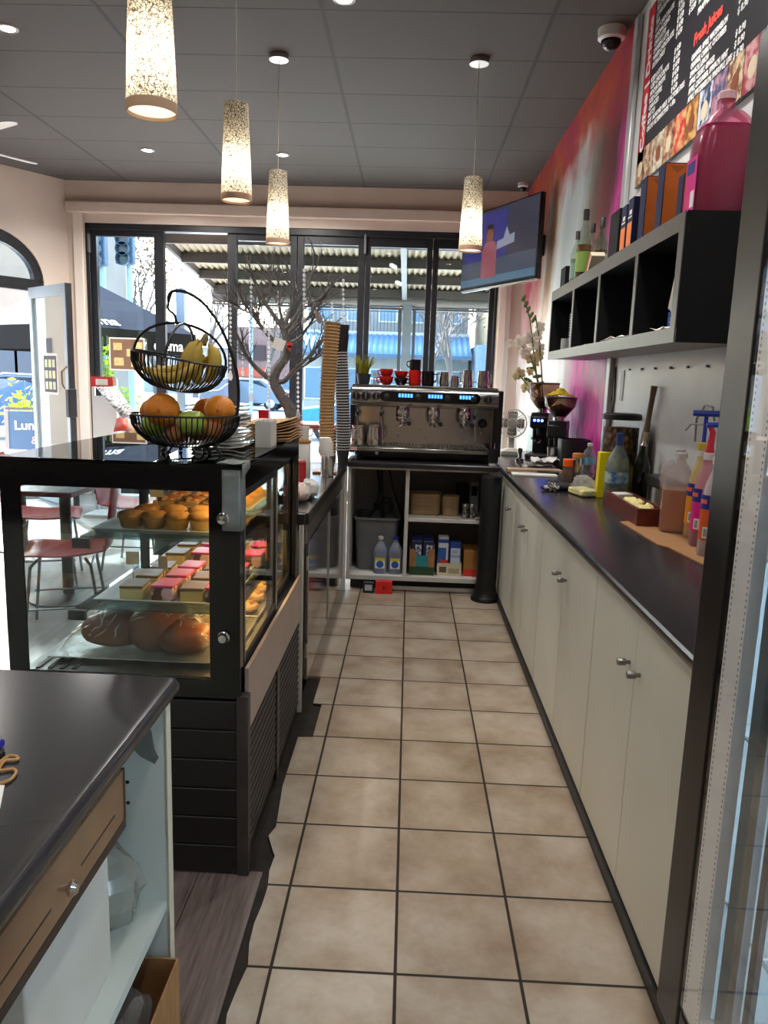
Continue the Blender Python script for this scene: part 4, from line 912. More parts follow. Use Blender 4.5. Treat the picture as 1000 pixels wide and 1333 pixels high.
g2 = grinder(1.055, 5.40, .30, 'shorter black coffee grinder with a yellow cloth on its hopper', .155); g2.rotation_euler.z = -.3
c = Vector((1.06, 5.42, CT+.4685)); g = random.Random(6)
m = MB(); m.grid(lambda u, v: (c.x+(u-.5)*.17, c.y+(v-.5)*.15, c.z+.002+.05*math.exp(-((u-.45)**2+(v-.5)**2)*9)*(.55+.6*g.random())+.01*g.random()), 14, 12)
tag(m.build('cleaning_cloth', mat('yellow_cloth', 'd9c21c', .85), solid=.003, recalc=False), 'crumpled yellow cloth on top of the shorter grinder', 'cloth')
MB().tube([(1.135, 5.33, CT+.20), (1.135, 5.30, CT+.30)], .013, 10).build('grinder_handle', mat('brown_wood_handle', '8a5426', .5), None)
o = bpy.data.objects['grinder_handle']; tag(o, 'brown wooden handle leaning beside the shorter grinder', 'handle')
bpy.data.objects.remove(o)
# black knock box and bin
tag(MB().sq([(.085, 0), (.095, .006), (.10, .19), (.096, .20), (.088, .20), (.084, .015)], (1.10, 5.06, CT), 1, 1, .45).build('knock_box', mat('matt_black_bin', '131315', .5)), 'rounded black knock box in front of the shorter grinder', 'knock box')
tag(MB().lathe([(.03, 0), (.032, .004), (.042, .13), (.040, .13), (.030, .008)], (.985, 5.16, CT), 22, cap=False).build('grounds_cup', STEEL, solid=.001), 'steel cup beside the black knock box', 'cup')
# flowers in a slim vase
t = thing('flower_arrangement', 'white orchid and gladiolus arrangement in a glass vase behind the grinders', 'flowers', (.985, 6.12, CT))
MB().lathe([(.035, 0), (.04, .004), (.03, .10), (.028, .22), (.045, .30), (.043, .30), (.026, .22), (.028, .10), (.033, .01)], (.985, 6.12, CT), 22, cap=False).build('vase', GLASS, t)
b0 = Vector((.985, 6.12, CT+.01)); STM = mat('green_stem', '5d7a35', .5, col2='4a6528', scale=20)
FLW = translucent('white_petal', 'ece4d6', .3, .6); FLC = translucent('cream_petal', 'd8c79a', .3, .6)
def fpt(u, v): return at(u, v, 6.12)
stems = [[(706,545),(700,500),(694,450),(690,415),(682,388)], [(708,545),(702,500),(690,460),(676,448)], [(708,545),(700,515),(690,505),(676,488)], [(710,545),(703,520),(693,515),(684,505)], [(708,545),(705,480),(702,440),(697,410)]]
for st in stems: MB().tube([b0+Vector((0,0,.1))] + [fpt(*p) for p in st], .006, 6).build('stem', STM, t)
g = random.Random(3)
def bloom(p, s, material):
    m = MB(); f = Vector((-.35+g.uniform(-.4, .4), -1, g.uniform(-.3, .3))).normalized(); a = f.cross(Vector((0,0,1))).normalized(); b = a.cross(f)
    for k in range(5):
        t0 = 2*PI*k/5+g.uniform(-.2, .2); e = a*math.cos(t0)+b*math.sin(t0); w = f.cross(e)
        M = Matrix((e, w, f)).transposed().to_4x4()
        def fn(pp, q, M=M): q = Vector((q.x, q.y, q.z-.25*s*(pp.x*pp.x))); return q
        m.ell(p+e*s*.55, (s*.6, s*.46, s*.08), 10, 6, M=M, fn=fn)
    m.ell(p+f*.012, s*.14, 8, 6)
    return m.build('bloom', material, t)
for u, v, s, mt in ((676,445,.052,FLW),(689,440,.045,FLW),(684,459,.05,FLW),(695,448,.045,FLW),(700,436,.042,FLW),(704,425,.040,FLW),(690,466,.042,FLC),(701,462,.045,FLC),(665,447,.035,FLW),(702,452,.04,FLW),(676,486,.045,FLC),(685,503,.05,FLC),(672,490,.032,FLC),(690,484,.032,FLC),(697,472,.034,FLC)):
    bloom(fpt(u, v), s, mt)
for u, v in ((682,388),(685,396),(688,403),(692,410),(695,416)):
    MB().ell(fpt(u, v), (.014, .014, .03), 8, 6, M=Matrix.Rotation(.5, 4, 'Y')).build('bud', STM, t)
for u, v in ((692,480),(700,490),(688,495),(703,500),(696,506)):
    MB().ell(fpt(u, v)+Vector((0,.01,0)), (.04, .008, .016), 8, 6, M=Matrix.Rotation(g.uniform(-1, 1), 4, 'Y')).build('leaf', STM, t)
# hanging price strips, hooks and cables on the white wall
for k, (u, lab) in enumerate(((798, 'left of two narrow clear strips stuck on the white wall'), (812, 'right of two narrow clear strips stuck on the white wall'))):
    p = onx(u, 482, XW); q2 = onx(u, 522, XW)
    tag(MB().box(XW-.004, p.y-.03, q2.z, XW-.001, p.y+.03, p.z).build('wall_strip', mat('grey_strip', '9fa2a4', .4), smooth=False), lab, 'strip', 'strips on the white wall')
HK = mat('dark_hook', '4a4a4c', .4, .6)
for k in range(8):
    y = 4.25-.22*k
    tag(MB().lathe([(.005, 0), (.005, .008), (.007, .010)], (XW-.001, y, 1.545-.0*k), 8, ax=(-1,0,0)).build('wall_hook', HK), 'small dark peg in the row on the wall under the shelf', 'peg', 'pegs under the wall shelf')
t = thing('power_cable', 'pair of thin dark cables hanging down the white wall', 'cable', (XW-.004, 4.5, .91))
for u0 in (794, 798):
    MB().tube([onx(u0+4, 478, XW-.005), onx(u0+2, 520, XW-.005), onx(u0-5, 565, XW-.005), onx(u0-10, 600, XW-.005)], .004, 5).build('cable', BLKPLAST, t)
# ================================================================== back bench under the espresso machine
CABD = mat('grey_white_panel', 'c9c7c2', .5, col2='bfbdb7', scale=4)
t = thing('open_cabinet', 'open white cabinet with shelves under the espresso machine', 'cabinet', (.1, 5.4, 0))
BX0, BX1, BYF, BYB = -.40, .635, 5.10, 5.68
MB().box(BX0, BYF, .075, BX0+.022, BYB, .848).build('side_panel', CABD, t, smooth=False)
MB().box(BX1-.022, BYF, .075, BX1, BYB, .848).build('side_panel', CABD, t, smooth=False)
MB().box(-.005, BYF, .105, .02, BYB, .848).build('divider', CABD, t, smooth=False)
MB().box(BX0+.022, BYF, .075, BX1-.022, BYB, .105).build('bottom_board', CABD, t, smooth=False)
MB().box(.02, BYF+.01, .495, BX1-.022, BYB-.012, .515).build('shelf', CABD, t, smooth=False)
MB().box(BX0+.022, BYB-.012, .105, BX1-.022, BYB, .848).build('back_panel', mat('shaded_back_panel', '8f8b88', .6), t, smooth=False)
MB().box(BX0, BYF-.004, .848, BX1, BYF+.02, .862).build('top_edge', WHITE, t, smooth=False)
MB().box(BX0+.03, BYF+.06, 0, BX1-.03, BYF+.075, .075).build('kickboard', BLKPLAST, t, smooth=False)
MB().box(-.14, BYF-.012, .015, .50, BYF+.0, .04).build('kick_rail', ALU, t, smooth=False)
pr = [(5.07, .862), (5.72, .862), (5.72, .90), (5.08, .90), (5.073, .897), (5.069, .89), (5.069, .872)]
tag(MB().prism(pr, 'x', -.41, .612).build('benchtop', LAM, ang=25), 'black bench top carrying the espresso machine', 'bench top')
# ---- inside left bay
t = thing('grey_tub', 'tall grey plastic tub in the left bay of the open cabinet', 'tub', (-.27, 5.4, .1055))
GT = mat('grey_tub_plastic', '6f7073', .5, col2='66676a', scale=8)
MB().sq([(.155, 0), (.175, .36), (.18, .365), (.186, .365), (.186, .38), (.17, .38), (.15, .01)], (-.20, 5.42, .1055), .9, 1, .28).build('tub', GT, t)
t2 = thing('water_filter', 'dark pump fitting behind the grey tub', 'pump', (-.12, 5.6, .5)); 
MB().lathe([(.05, 0), (.05, .06), (.03, .075), (.03, .11)], (-.14, 5.61, .4705), 18).build('body', mat('grey_pump', '55565a', .4), t2)
MB().cyl((-.14, 5.60, .53), (-.24, 5.60, .52), .014).build('spigot', BLKPLAST, t2)
MB().box(-.19, 5.60, .44, -.09, 5.667, .47).build('bracket', BLKPLAST, t2)
H = [('rear', [(420,0),(0,0)])]
def hose(pts, r, lab):
    tag(MB().tube(pts, r, 8).build('hose', mat('black_rubber_hose', '17171a', .5)), lab, 'hose', 'black hoses behind the espresso bench')
def smooth_path(ps, n=8):
    ps = [Vector(p) for p in ps]; out = []
    for i in range(len(ps)-1):
        p0, p1, p2, p3 = ps[max(i-1, 0)], ps[i], ps[i+1], ps[min(i+2, len(ps)-1)]
        for k in range(n):
            u = k/n; out.append(.5*((2*p1)+(p2-p0)*u+(2*p0-5*p1+4*p2-p3)*u*u+(3*p1-p0-3*p2+p3)*u**3))
    out.append(ps[-1]); return out
def bp(u, v, Y=5.45): return at(u, v, Y)
hose(smooth_path([bp(497,612), bp(498,640), bp(496,660), bp(499,690), bp(495,702,5.5)]), .009, 'thick straight black hose in the left bay')
hose(smooth_path([bp(492,612,5.5), bp(494,640,5.5), bp(488,662,5.5), bp(478,676,5.55)]), .008, 'black hose bending towards the grey tub')
hose(smooth_path([bp(507,612), bp(513,640), bp(520,662), bp(524,680), bp(520,697), bp(512,698)]), .006, 'long looping black hose beside the divider')
hose(smooth_path([bp(505,660,5.5), bp(514,670,5.5), bp(520,685,5.5), bp(517,697,5.5)]), .005, 'short curved black hose inside the larger loop')
def milk(x, y, capm, lab):
    t = thing('milk_bottle', lab, 'bottle', (x, y, .1055), 'milk bottles in the open cabinet'); LOC[t.name] = Vector((0,0,0))
    r = .05
    MB().sq([(r*.9, 0), (r, .012), (r, .15), (r*.92, .175), (r*.5, .215), (r*.34, .225), (r*.34, .24)], rnd=.5).build('bottle', glass('milk_bottle_plastic', 'dfe6f2', .2, 1.4, .45, 'c9d2e4'), t)
    MB().lathe([(r*.38, .2405), (r*.38, .258), (r*.3, .26)], n=18).build('cap', capm, t)
    l = MB().box(-.034, -r-.0015, .04, .034, -r-.0002, .115).build('label', mat('white_milk_label', 'dfe3ea', .4), t, smooth=False)
    MB().box(-.034, -r-.0022, .095, .034, -r-.0015, .115).build('label_band', mat('yellow_band', 'd8c21a', .4), l, smooth=False)
    MB().lathe([(.026, 0), (.026, .0006)], (0, -r-.0015, .07), 18, ax=(0,-1,0)).build('label_disc', mat('label_disc_blue', '2a5aa8', .4), l, smooth=False)
milk(-.165, 5.20, WHITEP, 'left milk bottle with a white cap, blue and yellow label')
milk(-.06, 5.20, mat('blue_cap', '1f35a0', .35), 'right milk bottle with a dark blue cap')
t = thing('folded_carton', 'flattened red and dark carton on the floor in front of the open cabinet', 'carton', (-.2, 5.02, 0))
MB().cbox((-.13, 5.035, .045), (.115, .045, .088), rz=.05).build('red_box', mat('bright_red_carton', 'd8261c', .4), t, bev=.002)
MB().cbox((-.235, 5.04, .038), (.075, .04, .075), rz=-.05).build('dark_box', mat('dark_blue_carton', '23283a', .4), t, bev=.002)
MB().cbox((-.235, 5.0185, .04), (.05, .001, .04), rz=-.05).build('label', mat('label_grey', 'b9bcc4', .5), t, smooth=False)
MB().lathe([(.0, 0), (.018, 0), (.018, .001)], (-.128, 5.0115, .045), 3, ax=(0,-1,0)).build('mark', mat('dark_red_mark', '8a1510', .4), t, smooth=False)
# ---- right bay, upper shelf: kraft bowls and trays, cans
PULP = mat('pulp_board', 'a98e6a', .8, col2='9a7f5c', scale=20)
for k in range(4):
    z = .5155+k*.028
    pr = [(.088, 0), (.10, .012), (.104, .065), (.108, .068), (.102, .066), (.096, .014)]
    o = MB().sq(pr, (.138, 5.33, z), 1.05, .8, .4).build('pulp_tray', PULP)
    tag(o, 'brown pulp takeaway tray in the wide stack on the cabinet shelf', 'tray', 'wide stack of pulp trays in the cabinet')
for k in range(4):
    z = .5155+k*.026
    o = MB().sq([(.052, 0), (.058, .012), (.06, .06), (.064, .063), (.058, .06), (.05, .014)], (.315, 5.30, z), 1, .9, .5).build('pulp_bowl', PULP)
    tag(o, 'brown pulp bowl in the narrow stack on the cabinet shelf', 'bowl', 'narrow stack of pulp bowls in the cabinet')
for k, (x, lab) in enumerate(((.415, 'dented silver can, left of the pair on the cabinet shelf'), (.462, 'ribbed silver can, right of the pair on the cabinet shelf'))):
    tag(MB().lathe([(.021, 0), (.022, .004), (.022, .098), (.018, .104)], (x, 5.20, .5155), 18).build('drink_can', mat('silver_can_%d' % k, 'a8a8a6', .25, .9, col2='55504a', scale=50, lo=.5, hi=.6)), lab, 'can')
for k in range(9):
    tag(MB().lathe([(.030, 0), (.042, .09), (.044, .092), (.041, .09), (.029, .003)], (.40, 5.42, .5155+k*.016), 18, cap=False).build('black_cup', BLKPLAST, solid=.001), 'black paper cup in the dark stack at the back of the cabinet shelf', 'cup', 'black cup stack in the cabinet')
t = thing('card_terminal', 'grey card terminal standing behind the cans', 'terminal', (.485, 5.36, .5155))
MB().cbox((.485, 5.38, .5155+.12), (.06, .035, .24)).build('body', mat('terminal_grey', '77777a', .5), t, bev=.006)
MB().cbox((.485, 5.361, .5155+.17), (.045, .003, .07)).build('screen', BLKGLOSS, t)
# ---- right bay, lower shelf
t = thing('milk_carton_box', 'cardboard tray of navy milk cartons on the lower cabinet shelf', 'carton', (.12, 5.3, .1055))
MB().box(.04, 5.16, .1055, .215, 5.42, .135).box(.04, 5.16, .135, .085, 5.172, .29).box(.17, 5.16, .135, .215, 5.172, .29).box(.04, 5.172, .135, .048, 5.42, .29).box(.207, 5.172, .135, .215, 5.42, .29).build('tray', CARD, t, smooth=False)
MB().box(.04, 5.1585, .1055, .215, 5.16, .165).build('printed_base', mat('dark_green_print', '24432a', .6), t, smooth=False)
MB().box(.085, 5.167, .165, .17, 5.171, .245).build('teal_panel', mat('teal_print', '2a8e96', .5), t, smooth=False)
k = 0
for i in range(2):
    for j in range(2):
        c = thing('milk_carton', 'navy %s milk carton in the %s row of the cardboard tray' % (('left', 'right')[i], ('front', 'back')[j]), 'carton', (.09+.078*i, 5.21+.09*j, .136), 'navy milk cartons in the cardboard tray'); LOC[c.name] = Vector((0,0,0))
        MB().box(-.034, -.034, 0, .034, .034, .20).prism([(-.034, .2), (.034, .2), (.034, .205), (0, .235), (-.034, .205)], 'x', -.034, .034).build('carton', mat('navy_milk_carton', '1d2658', .4), c, smooth=False)
        MB().box(-.012, -.0352, .10, .030, -.034, .185).build('print_panel', mat('pale_print', 'c6cbd8', .4, col2='27305e', scale=60, lo=.48, hi=.52), c, smooth=False)
        MB().box(-.034, -.0364, .0, .034, -.0352, .07).build('teal_band', mat('teal_print', '2a8e96', .5), c, smooth=False) if j == 0 and False else None
t = thing('printed_case', 'cream printed case holding blue and white packs on the lower shelf', 'carton', (.315, 5.3, .1055))
MB().box(.235, 5.17, .1055, .405, 5.40, .112).box(.235, 5.17, .112, .405, 5.178, .195).box(.235, 5.39, .112, .405, 5.40, .195).box(.235, 5.178, .112, .243, 5.39, .195).box(.397, 5.178, .112, .405, 5.39, .195).build('case', mat('cream_case', 'cfc4a6', .6), t, smooth=False)
MB().box(.25, 5.1688, .13, .30, 5.1697, .17).build('print', mat('brown_print', '5a5040', .6), t, smooth=False)
MB().box(.315, 5.1688, .125, .39, 5.1697, .16).build('print', mat('brown_print_faint', 'a49878', .6), t, smooth=False)
PB = mat('pack_blue', '1f3f96', .4)
t = thing('soy_carton', 'blue soy milk carton lettered SO Good in the cream case', 'carton', (.36, 5.22, .1125)); LOC[t.name] = Vector((0,0,0))
MB().box(-.038, -.035, 0, .038, .035, .235).build('carton', PB, t, bev=.003)
p = MB().sq([(.033, 0), (.033, .001)], (0, -.0352, .13), 1, 1.4, .6); 
MB().box(-.033, -.0362, .07, .033, -.0352, .19).build('panel', mat('pale_blue_panel', 'cdd8ec', .4), t, smooth=False)
text('SO', .030, PB, t, (-.022, -.0368, .155), (1,0,0), (0,0,1)); text('Good', .027, PB, t, (-.031, -.0368, .125), (1,0,0), (0,0,1))
t = thing('sugar_pack', 'blue and white packet with a red band in the cream case', 'packet', (.275, 5.22, .1125)); LOC[t.name] = Vector((0,0,0))
MB().box(-.036, -.035, 0, .036, .035, .27).build('pack', mat('pack_white', 'd2d8e2', .5), t, bev=.008)
MB().box(-.0365, -.0362, .035, .020, -.0352, .19).build('blue_panel', mat('mid_blue_print', '2f62b4', .4), t, smooth=False)
MB().box(-.02, -.0372, .08, .036, -.0362, .105).build('red_band', mat('red_print', 'd0352c', .4), t, smooth=False)
MB().box(-.0364, -.0362, .225, .0364, -.0352, .25).build('blue_band', PB, t, smooth=False)
tag(MB().sq([(.034, 0), (.036, .01), (.036, .09), (.028, .11)], (.300, 5.32, .1125), .9, .8, .5).build('sack', mat('dark_sack', '1c1c22', .7)), 'dark sack behind the blue and white packet', 'sack') if False else None
t = thing('orange_carton', 'orange and red carton at the right end of the lower shelf', 'carton', (.46, 5.3, .1055))
MB().box(.42, 5.18, .1055, .53, 5.40, .29).build('carton', mat('orange_brown_carton', 'a8763a', .6), t, bev=.002)
MB().box(.42, 5.1785, .1055, .53, 5.1795, .155).build('red_base', mat('red_print', 'd0352c', .4), t, smooth=False)
# black cylinder bin
t = thing('cylinder_bin', 'tall black cylinder bin with flared foot at the corner of the aisle', 'bin', (.56, 4.98, 0)); LOC[t.name] = Vector((0,0,0))
MB().lathe([(.088, .03), (.073, .06), (.068, .12), (.066, .83), (.062, .84)], n=32).build('body', mat('black_bin', '0d0d10', .35), t)
MB().lathe([(.098, 0), (.098, .018), (.09, .03)], n=32).build('foot', mat('black_bin', '0d0d10', .35), t)
# ================================================================== espresso machine
EX0, EX1, EY0, EY1 = -.395, .60, 5.20, 5.62
t = thing('espresso_machine', 'three-group stainless espresso machine with blue button lights', 'espresso machine', ((EX0+EX1)/2, 5.4, .9005))
STM2 = mat('machine_steel', 'a9a8a6', .2, 1, col2='8f8d8a', scale=14, stretch=(1,1,10))
for x in (EX0+.06, EX1-.06):
    for y in (EY0+.06, EY1-.06): MB().lathe([(.025, 0), (.028, .012), (.02, .035)], (x, y, .9005), 16).build('foot', BLKPLAST, t)
MB().box(EX0+.03, EY0+.07, .912, EX1-.03, EY1, .975).build('chassis', BLKPLAST, t, bev=.004)
d = MB().prism([(EY0-.06, .965), (EY0-.06, .99), (EY0-.045, 1.0), (EY0+.16, 1.0), (EY0+.16, .965)], 'x', EX0, EX1-.045).build('drip_tray', STM2, t, bev=.003)
g_ = MB()
for i in range(46): g_.box(EX0+.02+i*.0202, EY0-.045, 1.0005, EX0+.030+i*.0202, EY0+.15, 1.004)
g_.build('grate', STEEL, d, smooth=False)
MB().box(EX0+.005, EY0-.0615, .968, EX0+.05, EY0-.060, .992).build('badge', mat('pinkish_badge', 'c8a4a0', .4), d, smooth=False)
text('EXPOBAR', .022, BLKPLAST, d, (-.02, EY0-.061, .971), (1,0,0), (0,0,1), name='lettering') if False else None
MB().box(EX0+.02, EY0+.16, .975, EX1-.02, EY0+.18, 1.26).build('splashback', mat('splashback_steel', 'b7b1a8', .16, 1), t, smooth=False)
MB().box(EX0+.03, EY0+.18, .975, EX1-.03, EY1, 1.26).build('body', mat('machine_dark_body', '2a2a2c', .4, .3), t, smooth=False)
for x0, x1 in ((EX0-.012, EX0+.02), (EX1-.02, EX1+.04)):
    MB().box(x0, EY0+.05, .94, x1, EY1, 1.395).build('side_panel', mat('machine_black_side', '121214', .3), t, bev=.008)
# upper front housing with rounded nose
hp = [(EY0-.03, 1.275), (EY0+.18, 1.255), (EY0+.18, 1.40), (EY0+.0, 1.405), (EY0-.02, 1.40), (EY0-.035, 1.385), (EY0-.045, 1.36), (EY0-.045, 1.295)]
hs = MB().prism(hp, 'x', EX0+.002, EX1-.002).build('front_housing', STM2, t, bev=.004)
yf = EY0-.0465
m = MB(); n = 12; a, b, z0, z1 = -.20, .475, 1.303, 1.372; rr = (z1-z0)/2
pl = [(b-rr+rr*math.sin(PI*i/n), (z0+z1)/2-rr*math.cos(PI*i/n)) for i in range(n+1)] + [(a+rr-rr*math.sin(PI*i/n), (z0+z1)/2+rr*math.cos(PI*i/n)) for i in range(n+1)]
cp = m.prism(pl, 'y', yf-.004, yf+.002).build('control_panel', BLKGLOSS, hs, ang=30)
for k, x in enumerate((-.075, .125, .335)):
    for j in range(5):
        MB().box(x+.020*j, yf-.0052, 1.334, x+.014+.020*j, yf-.004, 1.358).build('lit_button', emit('button_blue', '4a8cff', 1.7), cp, smooth=False)
for x in (-.155, .055, .255, .43):
    MB().lathe([(.020, 0), (.020, .004), (.014, .008)], (x, yf-.004, 1.336), 20, ax=(0,-1,0)).build('button', BLKPLAST, cp)
for x, r in ((-.36, .024), (-.295, .026), (-.225, .024), (.525, .024)):
    k = MB().lathe([(r*1.15, 0), (r*1.15, .003), (r, .004), (r*.95, .018), (r*.8, .02)], (x, yf, 1.336), 26, ax=(0,-1,0)).build('dial', mat('dial_black', '1a1a1c', .3), hs)
    MB().box(x-.003, yf-.0225, 1.336-r*.8, x+.003, yf-.020, 1.336+r*.8).build('pointer', STEEL, k, smooth=False)
# group heads with portafilters
for x in (-.045, .165, .375):
    gh = MB().lathe([(.042, 1.20), (.046, 1.205), (.046, 1.25), (.040, 1.262), (.040, 1.276)], (x, EY0+.03, 0), 24).build('group_head', CHROME, t)
    MB().lathe([(.036, 1.168), (.042, 1.176), (.042, 1.1995)], (x, EY0+.03, 0), 24).build('portafilter', CHROME, gh)
    MB().tube([(x+.015, EY0-.0, 1.185), (x+.03, EY0-.05, 1.178), (x+.045, EY0-.11, 1.165)], [.009,.011,.014], 10).build('portafilter_handle', BLKPLAST, gh)
    MB().lathe([(.014, 0), (.015, .004)], (x+.0465, EY0-.115, 1.164), 14, ax=(.2,-1,-.1)).build('handle_cap', BLKPLAST, gh)
    MB().tube([(x, EY0+.03, 1.168), (x, EY0+.03, 1.15), (x-.018, EY0+.03, 1.135)], .008, 8).tube([(x, EY0+.03, 1.152), (x+.018, EY0+.03, 1.135)], .008, 8).build('spout', CHROME, gh)
for x in (-.355, -.19, .445):
    MB().tube([(x, EY0+.02, 1.26), (x, EY0+.0, 1.22), (x+.01, EY0-.0, 1.10), (x+.012, EY0-.01, 1.05)], .005, 8).build('steam_wand', STEELP, t)
    MB().lathe([(.010, 0), (.012, .025)], (x, EY0+.0, 1.20), 12).build('wand_grip', BLKPLAST, t)
k = MB().lathe([(.032, 0), (.032, .02), (.022, .03)], (.515, EY0+.159, 1.165), 24, ax=(0,-1,0)).build('tap_knob', BLKPLAST, t)
for x, z in ((-.07, 1.06), (.115, 1.05), (.08, 1.10), (.375, 1.05), (.51, 1.10)): MB().lathe([(.009, 0), (.009, .002), (.005, .004)], (x, EY0+.16, z), 14, ax=(0,-1,0)).build('bolt', STEELP, t)
tp = MB().box(EX0+.005, EY0+.02, 1.40, EX1-.005, EY1, 1.412).build('cup_tray', STM2, t, bev=.002)
MB().tube([(EX0+.02, EY1-.02, 1.412), (EX0+.02, EY1-.02, 1.45), (EX1-.02, EY1-.02, 1.45), (EX1-.02, EY1-.02, 1.412)], .004, 6).build('cup_rail', STEELP, tp)
MB().lathe([(.012, 0), (.012, .02)], (-.215, EY0+.06, .945), 12, ax=(0,-1,0)).build('drain_valve', STEELP, t)
# ---- on the drip tray
def pitcher(x, y, z, r, h, lab, grp, hz=0):
    t = thing('milk_pitcher', lab, 'pitcher', (x, y, z), grp); LOC[t.name] = Vector((0,0,0))
    MB().lathe([(r*.97, 0), (r, .004), (r, h*.45), (r*.86, h*.85), (r*.9, h), (r*.87, h), (r*.83, h*.85), (r*.95, h*.4), (r*.9, .006)], n=26).build('body', STEELP, t)
    MB().tube([(r*.9, 0, h*.86), (r*1.35, 0, h*.85), (r*1.45, 0, h*.5), (r*1.3, 0, h*.22), (r*1.0, 0, h*.25)], .0045, 8).build('handle', STEELP, t)
    t.rotation_euler.z = hz; return t
DT = 1.0045
pitcher(-.345, 5.194, DT, .048, .13, 'left steel pitcher on the drip tray', 'pitchers on the drip tray', -2.1)
pitcher(-.238, 5.205, DT, .054, .135, 'right steel pitcher on the drip tray', 'pitchers on the drip tray', .2)
# ---- on top of the machine
TT = 1.4125
def cup(x, y, z, r, h, m_, lab, grp='cups on the espresso machine', hz=0, name='coffee_cup', straight=False):
    t = thing(name, lab, 'cup', (x, y, z), grp); LOC[t.name] = Vector((0,0,0))
    pr = [(r*.92, 0), (r*.96, .003), (r, h*.2), (r, h), (r*.94, h), (r*.93, h*.15), (0, .006)] if straight else [(r*.55, 0), (r*.6, .004), (r*.85, h*.3), (r, h*.75), (r*1.0, h), (r*.94, h), (r*.8, h*.3), (0, .008)]
    MB().lathe(pr, n=26).build('body', m_, t)
    MB().tube([(r*.93, 0, h*.82), (r*1.4, 0, h*.80), (r*1.45, 0, h*.5), (r*1.2, 0, h*.28), (r*.85, 0, h*.32)], .0045, 8).build('handle', m_, t)
    t.rotation_euler.z = hz; return t
KG = mat('black_glaze', '0d0d0f', .15)
cup(-.165, 5.30, TT, .048, .058, RED, 'lower red cup of the stacked pair at the left of the row', hz=PI)
cup(-.165, 5.30, TT+.052, .046, .055, RED, 'upper red cup of the stacked pair at the left of the row', hz=PI*.9)
cup(-.065, 5.30, TT, .047, .052, KG, 'wide black cup under a red cup', hz=.5)
cup(-.065, 5.30, TT+.046, .046, .05, RED, 'red cup resting on the wide black cup', hz=.2)
cup(.03, 5.30, TT, .042, .105, RED, 'tall straight red mug in the row', hz=-.3, straight=True)
cup(.03, 5.30, TT+.1055, .040, .07, KG, 'black mug standing on top of the tall red mug', hz=PI, straight=True)
cup(.12, 5.30, TT, .043, .10, KG, 'tall black mug beside the steel pitchers', hz=0, straight=True)
pitcher(.235, 5.32, TT, .037, .10, 'first steel pitcher from the left on top of the machine', 'pitchers on top of the machine', PI)
pitcher(.305, 5.28, TT, .028, .075, 'smallest steel pitcher on top of the machine', 'pitchers on top of the machine', .3)
pitcher(.395, 5.32, TT, .038, .115, 'tall steel pitcher left of the last one on the machine', 'pitchers on top of the machine', PI)
pitcher(.50, 5.32, TT, .040, .115, 'rightmost steel pitcher on top of the machine', 'pitchers on top of the machine', .1)
tag(MB().lathe([(.022, 0), (.024, .003), (.026, .085), (.024, .085), (.021, .006)], (-.235, 5.34, TT), 20, cap=False).build('shot_glass', glass('shot_glass', 'eef2f2', .03, 1.5, .15)), 'small clear glass beside the stacked red cups', 'glass')
t = thing('potted_grass', 'small dark pot of yellow-green grass on the machine top', 'potted plant', (-.32, 5.38, TT))
MB().lathe([(.035, 0), (.04, .004), (.052, .07), (.048, .07), (.036, .06), (0, .06)], (-.325, 5.36, TT), 22).build('pot', mat('dark_pot', '26282e', .3, col2='3c4048', scale=20), t)
g = random.Random(8); m = MB()
for k in range(70):
    a = g.uniform(0, 2*PI); r0 = g.uniform(0, .03); b = Vector((-.325+r0*math.cos(a), 5.36+r0*math.sin(a), TT+.06)); h = g.uniform(.08, .15); l = g.uniform(.02, .075)
    m.tube([b, b+Vector((l*.4*math.cos(a), l*.4*math.sin(a), h*.6)), b+Vector((l*math.cos(a), l*math.sin(a), h))], [.0035,.003,.0005], 4)
m.build('grass', translucent('grass_yellow_green', 'b8ac2c', .3, .5, '7a8a26', 30), t)
# tall dark cup beside the machine
t = thing('black_mug', 'black mug with a pale base beside the right end of the machine', 'mug', (.60, 5.10, .9005)); LOC[t.name] = Vector((0,0,0))
t.location = (.575, 5.098, .9005)
MB().lathe([(.026, 0), (.027, .003), (.028, .02)], n=22).build('base', WHITEP, t)
MB().lathe([(.032, .0205), (.035, .10), (.038, .11), (.034, .11), (.030, .026)], n=24, cap=False).build('body', BLKPLAST, t)
MB().tube([(.0, .0, .03), (.006, .0, .15)], .003, 6).tube([(-.01, .005, .03), (-.02, .008, .16)], .003, 6).build('spoons', STEELP, t)
# ================================================================== steel under-bench fridge on the left
t = thing('steel_bench', 'stainless steel under-bench fridge left of the aisle', 'bench fridge', (-.75, 4.1, 0))
MIR = mat('mirror_steel_door', 'b5b2ae', .1, 1, col2='a5a29e', scale=2)
MB().box(-1.08, 3.17, .10, -.44, 5.06, .80).build('body', STEEL, t, smooth=False)
MB().box(-1.10, 3.13, .835, -.405, 5.065, .885).build('top', mat('bench_top_dark_edge', '3a3836', .3, .6), t, bev=.004)
MB().box(-1.095, 3.14, .8852, -.412, 5.06, .887).build('top_sheet', STEELP, t, smooth=False)
MB().box(-.44, 3.17, .745, -.418, 5.06, .83).build('fascia', STEEL, t, bev=.003)
for k, (y0, y1) in enumerate(((3.22, 4.10), (4.12, 5.0))):
    d = MB().box(-.438, y0, .105, -.415, y1, .74).build('door', MIR, t, bev=.003)
    MB().box(-.414, y1-.055, .12, -.409, y1-.045, .73).build('edge_strip', ALU, d, smooth=False)
for y in (3.25, 4.1, 4.95): MB().box(-.60, y, 0, -.56, y+.04, .10).build('leg', STEEL, t)
for z in (.22, .62):
    MB().box(-.425, 3.185, z, -.412, 3.215, z+.07).build('hinge', STEELP, t, bev=.003)
t = thing('corner_post', 'white metal corner post with black cap beside the display case', 'post', (-.425, 3.12, 0))
